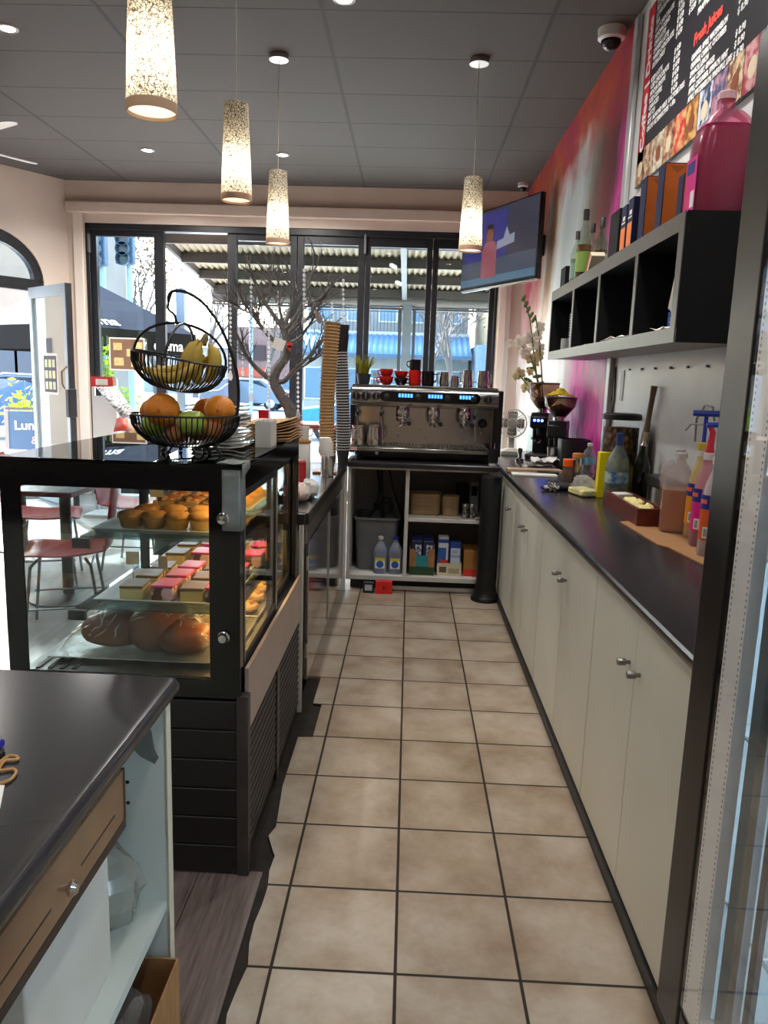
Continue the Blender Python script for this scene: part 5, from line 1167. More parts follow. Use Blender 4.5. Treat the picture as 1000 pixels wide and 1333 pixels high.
MB().box(-.445, 3.105, 0, -.425, 3.125, .84).build('upright', mat('white_metal', 'c6c6c2', .4), t, bev=.003)
MB().box(-.450, 3.10, .8405, -.418, 3.129, .885).build('cap', BLKPLAST, t, bev=.004)
tag(MB().box(-.4245, 3.09, .40, -.4225, 3.12, .50).build('yellow_sticker', mat('sticker_yellow', 'd6b82a', .5), smooth=False), 'yellow sticker low on the white corner post', 'sticker') if False else None
struct(MB().box(-1.10, 5.068, 0, -.401, 5.098, .884).build('trim_17', WHITE, smooth=False))
BT = .8875
# cup towers: every cup an object
def tower(name, label, cat, group, base, top, n, r0, r1, h, m_, bend, rim=None, labels=None):
    base = Vector(base); top = Vector(top); proto = None
    for k in range(n):
        u = k/(n-1); p = base.lerp(top, u)+Vector((bend*math.sin(PI*u), 0, 0)); 
        if proto is None:
            LOC['x'] = 0
            me = MB().lathe([(r0, 0), (r0*1.0, .002), (r1*.985, h-.004), (r1*1.06, h-.003), (r1*1.06, h), (r1*.97, h), (r0*.95, .004)], n=24, cap=False)
            o = thing(name, label, cat, (0,0,0), group); LOC[o.name] = Vector((0,0,0))
            c = me.build('wall', m_, o)
            if rim: MB().lathe([(r1*1.0, h-.006), (r1*1.10, h-.0055), (r1*1.10, h+.0005), (r1*.99, h+.0005)], n=24, cap=False).build('rim', rim, o)
            proto = o
        else: o = dup(proto, p)
        o.location = p
        v = (top-base).normalized(); d = Vector((bend*PI*math.cos(PI*u), 0, 0))+(top-base)
        o.rotation_euler = (0, math.atan2(d.x, d.z), 0)
CUPK = mat('kraft_cup', 'b58d58', .6, col2='aa814c', scale=10)
tower('kraft_cup', 'kraft paper cup nested in the tall curved kraft tower', 'cup', 'tall tower of kraft paper cups', (-.482, 4.56, BT), (-.476, 4.56, 1.66), 42, .033, .045, .11, CUPK, -.012, mat('kraft_rim', 'dcbb8a', .6))
CUPB = mat('black_ripple_cup', '17161a', .55, col2='211f24', scale=30)
tower('ripple_cup', 'black ripple cup with white rim nested in the tall leaning tower', 'cup', 'tall tower of black ripple cups', (-.42, 4.90, BT), (-.442, 4.90, 1.50), 36, .031, .044, .11, CUPB, .006, mat('rim_white', 'c9c9c9', .5))
# three sleeves at the top of the black tower show no rims
for k, (z, lab) in enumerate(((1.6075, 'lower of the two larger black cups capping the leaning tower'), (1.668, 'topmost black cup of the leaning tower'))):
    o = MB().lathe([(.036, 0), (.0365, .002), (.046, .105), (.0475, .106), (.0475, .111), (.0445, .111), (.034, .004)], (-.443, 4.90, z), 24).build('black_cup', CUPB)
    tag(o, lab, 'cup', 'plain black cups on the leaning tower')
# things on the steel bench
t = thing('sugar_canister', 'white canister with a wooden lid on the steel bench', 'canister', (-.60, 4.15, BT)); LOC[t.name] = Vector((0,0,0))
MB().lathe([(.062, 0), (.066, .005), (.066, .20), (.062, .205)], n=28).build('body', WHITEP, t)
MB().lathe([(.068, .2055), (.068, .218), (.06, .22)], n=28).build('lid', mat('wood_lid', 'a8703a', .5), t)
cup(-.585, 4.15, BT+.2205, .042, .075, mat('white_mug', 'e4e3de', .3), 'white mug sitting on the wooden canister lid', 'mugs on the steel bench', hz=0, straight=True)
t = thing('brown_canister', 'low dark canister with a wooden lid in front of the white canister', 'canister', (-.58, 3.72, BT)); LOC[t.name] = Vector((0,0,0))
MB().lathe([(.045, 0), (.05, .006), (.042, .06), (.05, .12)], n=24).build('body', mat('charcoal_canister', '25252a', .4), t)
MB().lathe([(.045, .1205), (.045, .145), (.04, .147)], n=24).build('lid', mat('wood_lid', 'a8703a', .5), t)
t.location = (-.585, 3.84, BT)
tag(MB().cbox((-.53, 3.60, BT+.085), (.09, .05, .17), rz=.15).build('red_bag', mat('red_foil_bag', 'b01622', .35, col2='8a0f1a', scale=12), bev=.012), 'upright red foil bag on the steel bench', 'bag')
t = thing('cup_holder', 'steel cylinder holding upside-down white paper cups', 'cup holder', (-.475, 4.35, BT)); LOC[t.name] = Vector((0,0,0))
t.location = (-.46, 4.33, BT)
MB().lathe([(.036, 0), (.037, .003), (.037, .12), (.034, .12), (.034, .006)], n=26).build('cylinder', STEELP, t)
for k in range(4):
    o = MB().lathe([(.040, 0), (.0405, .001), (.031, .082), (.028, .083), (0, .083)], (-.463-.004*k, 4.33, BT+.1205+.007*k), 24).build('paper_cup', PAPER)
    tag(o, 'upside-down white paper cup stacked on the steel cylinder', 'cup', 'white paper cups on the steel cylinder')
tag(MB().box(-.60, 3.98, BT, -.425, 4.28, BT+.012).build('copper_board', mat('copper_brown_board', 'b07a5a', .35, .2, col2='9a6448', scale=14), bev=.002), 'copper-brown board lying on the steel bench', 'board') if False else None
tag(MB().box(-.56, 4.44, BT, -.42, 4.50, BT+.012).build('copper_board', mat('copper_brown_board', 'b07a5a', .35, .2, col2='9a6448', scale=14), bev=.002), 'copper-brown strip board in front of the kraft cup tower', 'board')
for k, (x, y, c, lab) in enumerate(((-.49, 3.42, 'd8c8c0', 'pale crumpled cloth on the near end of the steel bench'), (-.46, 3.55, 'c9c9c6', 'grey crumpled cloth beside the red foil bag'), (-.52, 3.30, '8a4a4c', 'dark red cloth at the near end of the steel bench'))):
    lump((x, y, BT+.0405), (.045, .06, .045), 30+k, .16, flat=-.040).build('tea_towel', mat('towel_%d' % k, c, .9))
    tag(bpy.data.objects['tea_towel' if k == 0 else 'tea_towel.%03d' % k], lab, 'cloth')
t = thing('slotted_rail', 'upright white slotted rail at the back edge of the display case', 'rail', (-.47, 3.2, BT))
MB().box(-.475, 3.19, BT, -.462, 3.205, BT+.2).build('rail', mat('white_metal', 'c6c6c2', .4), t, bev=.002)
# ================================================================== refrigerated display case
CX0, CX1, CY0, CY1, CZ0, CZ1 = -1.10, -.445, 2.0, 3.08, .56, 1.205
t = thing('display_case', 'black-framed glass pastry display case on a slatted black base', 'display case', ((CX0+CX1)/2, 2.5, 0))
CASE = t
SLB = mat('black_slat_board', '0f0d0d', .4, col2='161313', scale=20)
b = MB().box(CX0+.02, CY0+.02, 0, CX1+.005, CY1, .55).build('base', mat('base_black', '0b0a0a', .6), t, smooth=False)
for k in range(6):
    z0 = .004+k*.09; MB().box(CX0+.01, CY0, z0+(.0 if k else 0), CX1-.012, CY0+.02, z0+.087).build('slat', SLB, b, bev=.003)
MB().box(CX1-.012, CY0-.004, .0, CX1+.022, CY0+.03, .56).build('corner_board', mat('worn_brown_board', '3a3230', .5, col2='2a2422', scale=8), b, bev=.002)
# aisle side: stone rail and louvre grilles
MB().box(CX1+.005, CY0+.03, .44, CX1+.016, CY1, .63).build('stone_rail', mat('pinkish_stone_laminate', 'a39188', .3, col2='8f7c74', scale=3.5, detail=6), t, smooth=False)
for y0, y1 in ((2.05, 2.50), (2.56, 3.06)):
    g_ = MB().box(CX1+.005, y0, .05, CX1+.010, y1, .435); gr = g_.build('grille', mat('grille_back', '08080a', .6), t, smooth=False)
    s_ = MB()
    for i in range(13): s_.cbox((CX1+.0125, (y0+y1)/2, .075+i*.0285), (.004, y1-y0-.012, .013))
    s_.build('louvres', mat('louvre_black', '353232', .45), gr, smooth=False)
MB().box(CX1+.005, 2.505, .02, CX1+.018, 2.555, .44).build('grille_post', BLACK, t, bev=.003)
# deck
MB().box(CX0, CY0, .55, CX1, CY1, .575).build('plinth', BLKGLOSS, t, smooth=False)
dk = MB().box(CX0+.02, CY0+.03, .5755, CX1-.02, CY1-.03, .60).build('deck', STEEL, t, smooth=False)
s_ = MB()
for i in range(4): s_.box(CX0+.05+.035*i, CY0+.04, .6005, CX0+.062+.035*i, CY1-.04, .603)
s_.build('deck_vents', BLKPLAST, dk, smooth=False)
# frame: black printed glass border at the end, posts and top
fr = MB().box(CX0, CY0-.006, .56, CX0+.055, CY0+.0, CZ1).box(CX1-.085, CY0-.006, .56, CX1, CY0, CZ1).box(CX0+.055, CY0-.006, 1.14, CX1-.085, CY0, CZ1).box(CX0+.055, CY0-.006, .56, CX1-.085, CY0, .605)
fr.build('end_border', BLKGLOSS, t, smooth=False)
MB().box(CX0+.055, CY0-.005, .605, CX1-.085, CY0-.001, 1.14).build('end_pane', PANE, t, smooth=False)
m = MB()
for x in (CX0, CX1-.03):
    for y in (CY0+.0005, CY1-.03): m.box(x, y, .575, x+.03, y+.03, CZ1)
m.box(CX0, CY0+.03, CZ1-.05, CX0+.03, CY1-.03, CZ1).box(CX1-.03, CY0+.03, CZ1-.065, CX1, CY1-.03, CZ1).box(CX0+.03, CY0+.0005, CZ1-.05, CX1-.03, CY0+.02, CZ1).box(CX0+.03, CY1-.03, CZ1-.05, CX1-.03, CY1, CZ1)
m.build('frame', BLKGLOSS, t, smooth=False)
MB().box(CX0+.002, CY0+.03, .575, CX0+.006, CY1-.03, CZ1-.05).build('front_pane', PANE, t, smooth=False)
MB().box(CX0+.03, CY1-.02, .575, CX1-.03, CY1-.015, CZ1-.05).build('far_pane', PANE, t, smooth=False)
MB().box(CX0-.008, CY0-.012, CZ1+.0005, CX1+.006, CY1, CZ1+.0115).build('top_pane', glass('green_tinted_top', '2e3a38', .01, 1.55), t, bev=.0015)
MB().box(CX0+.03, CY0+.02, CZ1-.012, CX1-.03, CY1-.03, CZ1-.006).build('roof_panel', BLKGLOSS, t, smooth=False) if False else None
for z in (.80, 1.06):
    pass
for z in (1.068, .735):
    k = MB().lathe([(.017, 0), (.017, .006), (.013, .010), (.011, .022), (.0, .023)], (CX1-.045, CY0-.0065, z), 26, ax=(0,-1,0)).build('glass_clamp', CHROME, t)
# sliding doors to the aisle
SB2 = mat('silver_black_stile', '3a3a3c', .3, .6)
for k, (y0, y1, x) in enumerate(((2.05, 2.60, CX1-.004), (2.56, 3.03, CX1-.022))):
    d = MB().box(x-.012, y0, .63, x, y0+.028, 1.145).box(x-.012, y1-.028, .63, x, y1, 1.145).box(x-.012, y0+.028, .63, x, y1-.028, .66).box(x-.012, y0+.028, 1.115, x, y1-.028, 1.145).build('sliding_door', SB2 if k == 0 else BLACK, t, smooth=False)
    MB().box(x-.008, y0+.028, .66, x-.004, y1-.028, 1.115).build('pane', PANE, d, smooth=False)
    if k == 0:
        MB().box(x+.0005, y0+.002, .64, x+.004, y0+.012, 1.13).box(x+.0005, y1-.024, .64, x+.004, y1-.014, 1.13).build('silver_edge', ALU, d, smooth=False)
MB().box(CX1-.028, CY0+.03, .602, CX1, CY1-.03, .629).build('door_track', BLACK, t, smooth=False)
MB().box(CX1-.016, CY1-.06, .63, CX1, CY1-.03, 1.14).build('door_jamb', BLACK, t, smooth=False)
# grey tape over the corner
TAPE = mat('grey_tape', '8b9190', .35, .2, col2='7b8180', scale=16, bump=.4, bscale=20)
g = random.Random(2)
m = MB(); m.grid(lambda u, v: (CX1-.048+.050*u, CY0-.0085-.001*math.sin(9*v+4*u), 1.035+.166*v), 6, 8); m.grid(lambda u, v: (CX1+.0025+.001*math.sin(8*v+5*u), CY0-.008+.06*u, 1.035+.166*v+.0*u), 6, 8)
m.grid(lambda u, v: (CX1-.06+.066*u, CY0-.013+(.10*v), CZ1+.0135+.0015*math.sin(7*u+6*v)), 6, 6)
m.grid(lambda u, v: (CX1+.0075, CY0-.012+.10*u, CZ1-.012-.04*v*(1-.5*u)+.0245), 5, 3)
tp = m.build('corner_tape', TAPE, t, solid=.001, recalc=False)
# shelves
SHELF_GL = glass('shelf_glass', 'b8c8c4', .02, 1.5)
for k, (z, x0) in enumerate(((.985, -.915), (.775, -.935))):
    s = MB().box(x0, CY0+.06, z, CX1-.05, CY1-.06, z+.006).build('glass_shelf', SHELF_GL, t, smooth=False)
    for x in (x0-.004, CX1-.075): MB().box(x, CY0+.05, z-.018, x+.024, CY1-.05, z-.0005).build('shelf_bracket', SB2, s, smooth=False)
    for x in (x0-.012, CX1-.085): MB().box(x, CY0+.035, z-.025, x+.05, CY0+.05, z+.004).build('bracket_end', BLKPLAST, s, bev=.002)
    MB().box(CX1-.062, CY0+.08, z-.040, CX1-.056, CY1-.08, z-.0185).build('light_cover', SB2, s, smooth=False); MB().box(CX1-.09, CY0+.10, z-.0295, CX1-.063, CY1-.10, z-.0185).build('shelf_light', emit('case_led', 'ffc873', 16), s, smooth=False)
MB().box(CX1-.07, CY0+.10, CZ1-.065, CX1-.035, CY1-.10, CZ1-.051).build('top_light', emit('case_led', 'ffc873', 16), t, smooth=False)
# uprights that hold the shelves
for x in (-.70,):
    MB().box(x-.01, CY1-.055, .60, x+.01, CY1-.035, CZ1-.05).build('shelf_upright', SB2, t, smooth=False)
# ---- food. trays
TRAYM = mat('pale_green_grey_tray', 'aeb6b4', .35); TRAYW = mat('white_tray', 'd9dad6', .35); SILV = mat('foil_tray', 'b9b7b0', .3, .8, bump=.6, bscale=30)
def tray(x0, x1, y0, y1, z, m_, lab):
    c = ((x0+x1)/2, (y0+y1)/2, z); a, b = (x1-x0)/2, (y1-y0)/2
    o = MB()
    def ring(k, zz): return [(c[0]-a*k, c[1]-b*k, zz), (c[0]+a*k, c[1]-b*k, zz), (c[0]+a*k, c[1]+b*k, zz), (c[0]-a*k, c[1]+b*k, zz)]
    vs = ring(.86, z)+ring(1, z+.012)+ring(1, z+.015)+ring(.97, z+.015)+ring(.85, z+.004)
    fs = [(3,2,1,0)]
    for r in range(4):
        for i in range(4): j = (i+1) % 4; fs.append((r*4+i, r*4+j, r*4+4+j, r*4+4+i))
    fs.append((16,17,18,19))
    o._add(vs, fs); return tag(o.build('serving_tray', m_, bev=.002), lab, 'tray', 'trays in the display case')
S1, S2, S3 = .9915, .7815, .6035
tray(-.90, -.52, 2.10, 2.44, S1, TRAYM, 'grey tray of muffins at the near end of the top case shelf')
tray(-.88, -.52, 2.50, 2.96, S1, TRAYM, 'tray of topped slices behind the muffins on the top case shelf')
tray(-.90, -.52, 2.10, 2.46, S2, TRAYW, 'white tray of slices at the near end of the middle case shelf')
tray(-.88, -.52, 2.52, 2.96, S2, TRAYW, 'white tray of slices at the far end of the middle case shelf')
tray(-1.04, -.50, 2.09, 2.52, S3, SILV, 'foil-lined tray under the wrapped loaf on the case floor')
tray(-.94, -.50, 2.54, 3.00, S3, SILV, 'foil-lined tray at the far end of the case floor')
def tagcard(x, y, z, h, lab, rz=0):
    t = thing('price_tag', lab, 'price tag', (x, y, z), 'price cards on sticks in the display case'); LOC[t.name] = Vector((0,0,0))
    MB().cyl((0,0,0), (0,0,h), .0016, n=6).build('stick', KRAFT, t)
    MB().box(-.020, -.0025, h-.012, .020, -.001, h+.028).build('card', mat('cream_card', 'e8dcb4', .6), t, smooth=False)
    t.rotation_euler.z = rz
MUF = mat('muffin_crust', 'd6a468', .7, col2='b9813f', scale=26, bump=.5, bscale=50); MUP = mat('pale_muffin_side', 'e3c18c', .75, col2='cfa468', scale=26)
def muffin(x, y, lab, s=1, pale=False):
    t = thing('muffin', lab, 'muffin', (x, y, S1+.0045), 'muffins on the top case shelf'); LOC[t.name] = Vector((0,0,0))
    MB().lathe([(.027*s, 0), (.030*s, .004), (.036*s, .036*s)], n=22).build('side', MUP if pale else mat('tan_muffin_side', 'd2a468', .75, col2='c08c50', scale=26), t)
    g = random.Random(int(x*1000)); MB().ell((0,0,.036*s), (.041*s, .041*s, .016), 18, 8, fn=lambda p, q: q*(1+g.uniform(-.05, .05))).build('top', MUF, t)
for k, (x, lab, pl) in enumerate(((-.815, 'leftmost muffin of the front row', 0), (-.745, 'second muffin from the left in the front row', 0), (-.675, 'pale-sided muffin in the middle of the front row', 1), (-.605, 'pale-sided muffin with a ridged top in the front row', 1))):
    muffin(x, 2.19, lab, 1, pl)
muffin(-.555, 2.27, 'muffin at the right end set slightly behind the front row')
muffin(-.80, 2.29, 'left muffin of the back row'); muffin(-.72, 2.30, 'second muffin of the back row'); muffin(-.635, 2.30, 'right muffin of the back row')
tagcard(-.755, 2.245, S1+.004, .095, 'cream price card standing behind the muffins', .1)
tagcard(-.60, 2.47, S1+.0, .10, 'cream price card above the chocolate-topped slices', .1)
# topped slices behind
SLC = mat('choc_topping', '8a4a2a', .6, col2='e0c08a', scale=45, lo=.5, hi=.58); YEL = mat('golden_crumble', 'd99a3a', .7, col2='a8681e', scale=40, bump=.6, bscale=40); BASE = mat('biscuit_base', 'c29a62', .7)
for i in range(4):
    for j in range(3):
        x, y = -.83+.085*i, 2.58+.115*j; yel = i == 3
        t = thing('topped_slice', 'golden crumble slice in the right row behind the muffins' if yel else 'chocolate-topped slice on the tray behind the muffins', 'slice', (x, y, S1+.0045), 'crumble slices behind the muffins' if yel else 'chocolate slices behind the muffins'); LOC[t.name] = Vector((0,0,0))
        MB().box(-.036, -.05, 0, .036, .05, .022).build('base', BASE, t, bev=.003)
        g = random.Random(i*7+j); MB().ell((0,0,.024), (.036, .05, .016 if not yel else .026), 14, 8, fn=lambda p, q: Vector((q.x, q.y, max(q.z, 0)))*(1+g.uniform(-.06, .06))).build('topping', YEL if yel else SLC, t)
# slices on the middle shelf
VAN = mat('custard_yellow', 'e6cf8a', .6, col2='dcc276', scale=12); PINK = mat('pink_icing', 'e0306a', .35); CHOC = mat('dark_chocolate_chunk', '5a221c', .45, col2='e6b8b0', scale=26, lo=.52, hi=.56); BRN = mat('brown_glaze', '8a6a3a', .4, col2='6e4e26', scale=14)
def slice_(kind, x, y, lab, rz=0):
    t = thing('vanilla_slice' if kind == 'v' else 'rocky_road_slice', lab, 'slice', (x, y, S2+.0045), 'slices on the middle case shelf'); LOC[t.name] = Vector((0,0,0))
    if kind == 'v':
        MB().box(-.034, -.045, 0, .034, .045, .036).build('filling', VAN, t, bev=.003); MB().box(-.035, -.046, .0365, .035, .046, .045).build('glaze', BRN, t, bev=.003); MB().box(-.034, -.045, 0, .034, .045, .004).build('pastry', BASE, t) if False else None
    else:
        MB().box(-.033, -.045, 0, .033, .045, .042).build('body', CHOC, t, bev=.005); MB().box(-.034, -.046, .0425, .034, .046, .050).build('icing', PINK, t, bev=.003)
    t.rotation_euler.z = rz
for j, y in enumerate((2.17, 2.29, 2.40)):
    w = ('front', 'middle', 'rear')[j]
    slice_('v', -.80+.006*j, y, 'left custard slice in the %s row of the near middle tray' % w, .06); slice_('r', -.705+.006*j, y, 'left pink-topped slice in the %s row of the near middle tray' % w, -.03)
    slice_('v', -.62+.004*j, y, 'right custard slice in the %s row of the near middle tray' % w, .03); slice_('r', -.545, y, 'right pink-topped slice in the %s row of the near middle tray' % w, 0)
for j, y in enumerate((2.60, 2.74)):
    w = ('nearer', 'farther')[j]
    for i in range(4): slice_('vrvr'[i], -.80+.09*i, y, '%s %s slice of the %s row on the far middle tray' % (('left', 'left', 'right', 'right')[i], ('custard', 'pink-topped')[i % 2], w))
tagcard(-.83, 2.235, S2+.004, .095, 'cream price card behind the left custard slice', .1); tagcard(-.735, 2.235, S2+.004, .085, 'tilted price card behind the left pink-topped slice', -.5)
# case floor: wrapped loaves and pastries
LOAF = mat('brown_crust', '9c5524', .4, col2='74380f', scale=8, bump=.2, bscale=14)
t = thing('wrapped_bread', 'large plastic-wrapped brown bread on the near end of the case floor', 'bread', (-.75, 2.25, S3))
g = random.Random(9)
def loaf(c, r, rz, seed):
    g = random.Random(seed); M = Matrix.Rotation(rz, 4, 'Z')
    def fn(p, q):
        q = q*(1+.05*math.sin(6*p.x+seed)+.03*math.sin(9*p.y)); q.z = max(q.z, -r[2]*.75); return q
    return MB().ell(c, r, 26, 14, M=M, fn=fn)
loaf((-.885, 2.24, S3+.0555), (.105, .07, .058), .25, 1).build('loaf', LOAF, t)
loaf((-.76, 2.235, S3+.0625), (.10, .085, .072), -.3, 2).build('loaf', LOAF, t)
loaf((-.665, 2.20, S3+.0515), (.085, .065, .052), .1, 3).build('loaf', LOAF, t)
WRAP = glass('cling_wrap', 'fbfcfc', .05, 1.45, .0, bump=1, bscale=38)
gw = random.Random(5)
m = MB(); m.grid(lambda u, v: (-1.02+.46*u, 2.12+.26*v, S3+.016+.142*max(0, math.sin(PI*u))**.45*max(0, math.sin(PI*v))**.5*(.86+.16*math.sin(14*u+9*v)+.10*math.sin(31*u-17*v))+.004*gw.random()), 46, 30)
m.build('plastic_wrap', WRAP, t, recalc=False)
def wz(u, v): return S3+.018+.142*max(0, math.sin(PI*u))**.45*max(0, math.sin(PI*v))**.5*(.86+.16*math.sin(14*u+9*v)+.10*math.sin(31*u-17*v))
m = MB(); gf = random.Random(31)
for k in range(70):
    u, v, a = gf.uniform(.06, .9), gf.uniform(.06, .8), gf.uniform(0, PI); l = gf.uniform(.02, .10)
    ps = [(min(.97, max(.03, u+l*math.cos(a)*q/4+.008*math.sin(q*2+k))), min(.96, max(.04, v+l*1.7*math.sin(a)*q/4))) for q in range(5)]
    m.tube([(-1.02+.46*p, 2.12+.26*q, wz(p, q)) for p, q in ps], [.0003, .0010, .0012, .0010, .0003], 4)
m.build('wrap_fold_highlights', mat('white_fold_highlights', 'eef0ee', .2), t)  # white fold lines stand in for highlights on the film
PAS = mat('glazed_pastry', 'b4692c', .4, col2='e0b878', scale=22, lo=.45, hi=.6)
k = 0
for i in range(4):
    for j in range(3):
        x, y = -.87+.10*i, 2.62+.13*j
        t = thing('danish_pastry', 'glazed pastry in the rows behind the wrapped bread', 'pastry', (x, y, S3+.0045), 'glazed pastries at the far end of the case floor'); LOC[t.name] = Vector((0,0,0))
        m = MB(); m.tube([(math.cos(a)*(.008+.0048*a)*1.0, math.sin(a)*(.008+.0048*a), .018) for a in [q*.45 for q in range(21)]], [.014]*20+[.006], 8); m.build('swirl', PAS, t)
        MB().ell((0, 0, .024), (.022, .022, .012), 12, 8).build('filling', mat('custard_centre', 'e8c050', .4), t)
tag(MB().box(-.56, 2.30, S3+.0165, -.505, 2.46, S3+.0195).build('foil_sheet', mat('crumpled_foil', 'c8c6c0', .3, .85, bump=.8, bscale=25), bev=.001), 'strip of crumpled foil at the right edge of the case floor', 'foil') if False else None
for k, (x, y, rz, lab) in enumerate(((-.60, 2.42, .5, 'wrapped pastry roll right behind the wrapped bread'), (-.70, 2.46, .2, 'wrapped pastry roll farther left behind the wrapped bread'))):
    t = thing('pastry_roll', lab, 'pastry', (x, y, S3+.0045)); LOC[t.name] = Vector((0,0,0))
    m = MB(); m.tube([(-.065,0,.024), (-.05,0,.026), (0,0,.028), (.05,0,.026), (.065,0,.024)], [.008,.020,.024,.020,.008], 12); m.build('roll', PAS, t)
    m = MB(); m.tube([(-.066,0,.026), (-.05,0,.028), (0,0,.029), (.05,0,.028), (.066,0,.026)], [.009,.022,.026,.022,.009], 14); m.build('wrap', WRAP, t)
    t.rotation_euler.z = rz
# ================================================================== on top of the case
TP_ = CZ1+.012
WIRE = mat('black_wire', '0c0c0e', .35)
t = thing('fruit_basket', 'two-tier black wire fruit basket on the display case', 'fruit basket', (-.66, 2.235, TP_)); LOC[t.name] = Vector((0,0,0))
def bowl(mb_rim, c, R, h, n, r0, tilt=None, name='bowl'):
    M = Matrix.Translation(Vector(c)) @ (tilt or Matrix.Identity(4))
    m = MB()
    m.tube([M @ Vector((R*math.cos(a), R*math.sin(a), h)) for a in [2*PI*i/48 for i in range(48)]], .0032, 6, closed=True)
    m.tube([M @ Vector((r0*math.cos(a), r0*math.sin(a), 0)) for a in [2*PI*i/28 for i in range(28)]], .0028, 6, closed=True)
    for i in range(n):
        a = 2*PI*i/n; e = Vector((math.cos(a), math.sin(a), 0))
        pts = [M @ (e*(r0+(R-r0)*math.sin(q*PI/2))+Vector((0,0,h*(1-math.cos(q*PI/2))))) for q in (0, .2, .4, .6, .8, 1)]
        m.tube(pts, .0021, 5)
    return m.build(name, WIRE, t)
RB = .158
bowl(None, (0, 0, .022), RB, .092, 64, .05, name='lower_bowl')
m = MB()
for a in (0, 1.0, 2.1, 3.14, 4.2, 5.3):
    m.ell((.07*math.cos(a), .07*math.sin(a), .0065), .0065, 8, 6)
    m.tube([(.07*math.cos(a), .07*math.sin(a), .006), (.055*math.cos(a), .055*math.sin(a), .024)], .003, 6)
m.build('feet', WIRE, t)
# curved upright that carries the hook
Pp = [(.115,-.045,.004), (.10,-.04,.035), (.145,-.01,.09), (.157,0,.16), (.150,0,.25), (.11,0,.36), (.06,0,.43), (.01,0,.462), (-.03,0,.466), (-.045,0,.452), (-.045,0,.435)]
m = MB().tube(smooth_path(Pp, 6), .0048, 8); m.tube(smooth_path([(-.035,0,.464), (-.048,0,.42), (-.030,0,.40), (-.024,0,.378)], 6), .004, 8)
m.build('hanger', WIRE, t)
tl = Matrix.Rotation(.16, 4, 'Y')
bowl(None, (-.03, 0, .185), .137, .092, 58, .04, tl, 'upper_bowl')
m = MB(); MM = Matrix.Translation(Vector((-.03, 0, .185))) @ tl
for a in (0, PI/2):
    e = Vector((math.cos(a), math.sin(a), 0))
    m.tube([MM @ (e*.137*math.cos(q)+Vector((0,0,.092+.10*math.sin(q)))) for q in [PI*i/16 for i in range(17)]], .004, 7)
m.build('bowl_handle', WIRE, t)
FB = Vector((-.66, 2.235, TP_))
# bananas in the upper bowl
t = thing('banana_bunch', 'ripe spotted bananas in the upper wire bowl', 'bananas', (-.66, 2.235, TP_+.2)); LOC[t.name] = Vector((0,0,0)); t.location = FB
BAN = mat('ripe_banana', 'c0a03a', .5, col2='a8842a', scale=14, detail=5)
def banana(p0, p1, p2, r, nm_='banana'):
    p0, p1, p2 = Vector(p0), Vector(p1), Vector(p2); pts = []; rr = []
    for i in range(15):
        u = i/14; pts.append(p0.lerp(p1, u).lerp(p1.lerp(p2, u), u)); rr.append(r*(max(.0, math.sin(PI*(.10+.82*u)))**.6) if i not in (0,) else r*.3)
    rr[0] = r*.30; rr[1] = r*.36; rr[-1] = r*.28
    MB().tube(pts, rr, 9).build(nm_, BAN, t, ang=60)
for a, b, c_ in (((.065,-.03,.285),(-.03,-.10,.205),(-.115,-.03,.245)), ((.075,-.0,.285),(-.03,-.04,.215),(-.10,.03,.25)), ((.06,-.04,.275),(.0,-.10,.19),(-.07,-.085,.232)), ((.07,.02,.285),(.0,.03,.21),(-.075,.06,.245))): banana(a, b, c_, .017)
banana((.060,-.035,.322), (.02,-.05,.25), (.055,-.035,.175+.03), .021); banana((.05,-.03,.33), (.005,-.055,.27), (.025,-.06,.20), .021); banana((.078,-.02,.318), (.115,-.03,.27), (.07,-.03,.21), .020)
MB().tube([(.060,-.03,.318), (.066,-.02,.335), (.064,-.01,.342)], [.012,.010,.008], 8).build('stem', mat('banana_stem', '6a5a2a', .6), t)
# fruit in the lower bowl
ORA = mat('orange_peel', 'e08a1e', .45, col2='d97a14', scale=9, bump=.25, bscale=160)
def orange(x, y, z, r, lab):
    t = thing('orange', lab, 'orange', FB+Vector((x, y, z)), 'oranges in the lower wire bowl'); LOC[t.name] = Vector((0,0,0))
    MB().ell((0,0,0), (r, r, r*.96), 24, 16).build('peel', ORA, t)
    MB().lathe([(.006, 0), (.004, .0015)], (0, 0, 0), 10, ax=(-.1,-1,.0)).build('navel', mat('orange_navel', 'a8601a', .6), t).location = (.1*r, -r*.985, 0)
def apple(x, y, z, r, m_, lab, grp):
    t = thing('apple', lab, 'apple', FB+Vector((x, y, z)), grp); LOC[t.name] = Vector((0,0,0))
    def fn(p, q): rr = math.hypot(p.x, p.y); k = 1-.28*math.exp(-(rr/.35)**2)*(1 if p.z > 0 else .6); return Vector((q.x*(1+.06*p.z), q.y*(1+.06*p.z), q.z*k))
    MB().ell((0,0,0), (r, r, r*.95), 24, 16, fn=fn).build('skin', m_, t)
    MB().tube([(0,0,r*.62), (.003,0,r*.85), (.008,0,r*1.05)], .0018, 6).build('stalk', mat('apple_stalk', '5a4424', .7), t)
GRN = mat('green_apple', '8fa83a', .3, col2='a6b84e', scale=7); RDA = mat('red_apple', 'b8402a', .3, col2='c88a4a', scale=9, detail=3, lo=.45, hi=.68)
orange(-.052, -.055, .128, .050, 'large orange front left in the lower bowl'); orange(.108, -.025, .132, .044, 'orange at the right end of the lower bowl'); orange(-.105, .025, .118, .040, 'orange at the left end of the lower bowl'); orange(.048, .055, .122, .042, 'reddish orange at the back of the lower bowl')
apple(.035, -.062, .094, .042, GRN, 'green apple in the front middle of the lower bowl', 'apples in the lower wire bowl'); apple(-.085, -.035, .080, .036, GRN, 'green apple low at the front left under the oranges', 'apples in the lower wire bowl')
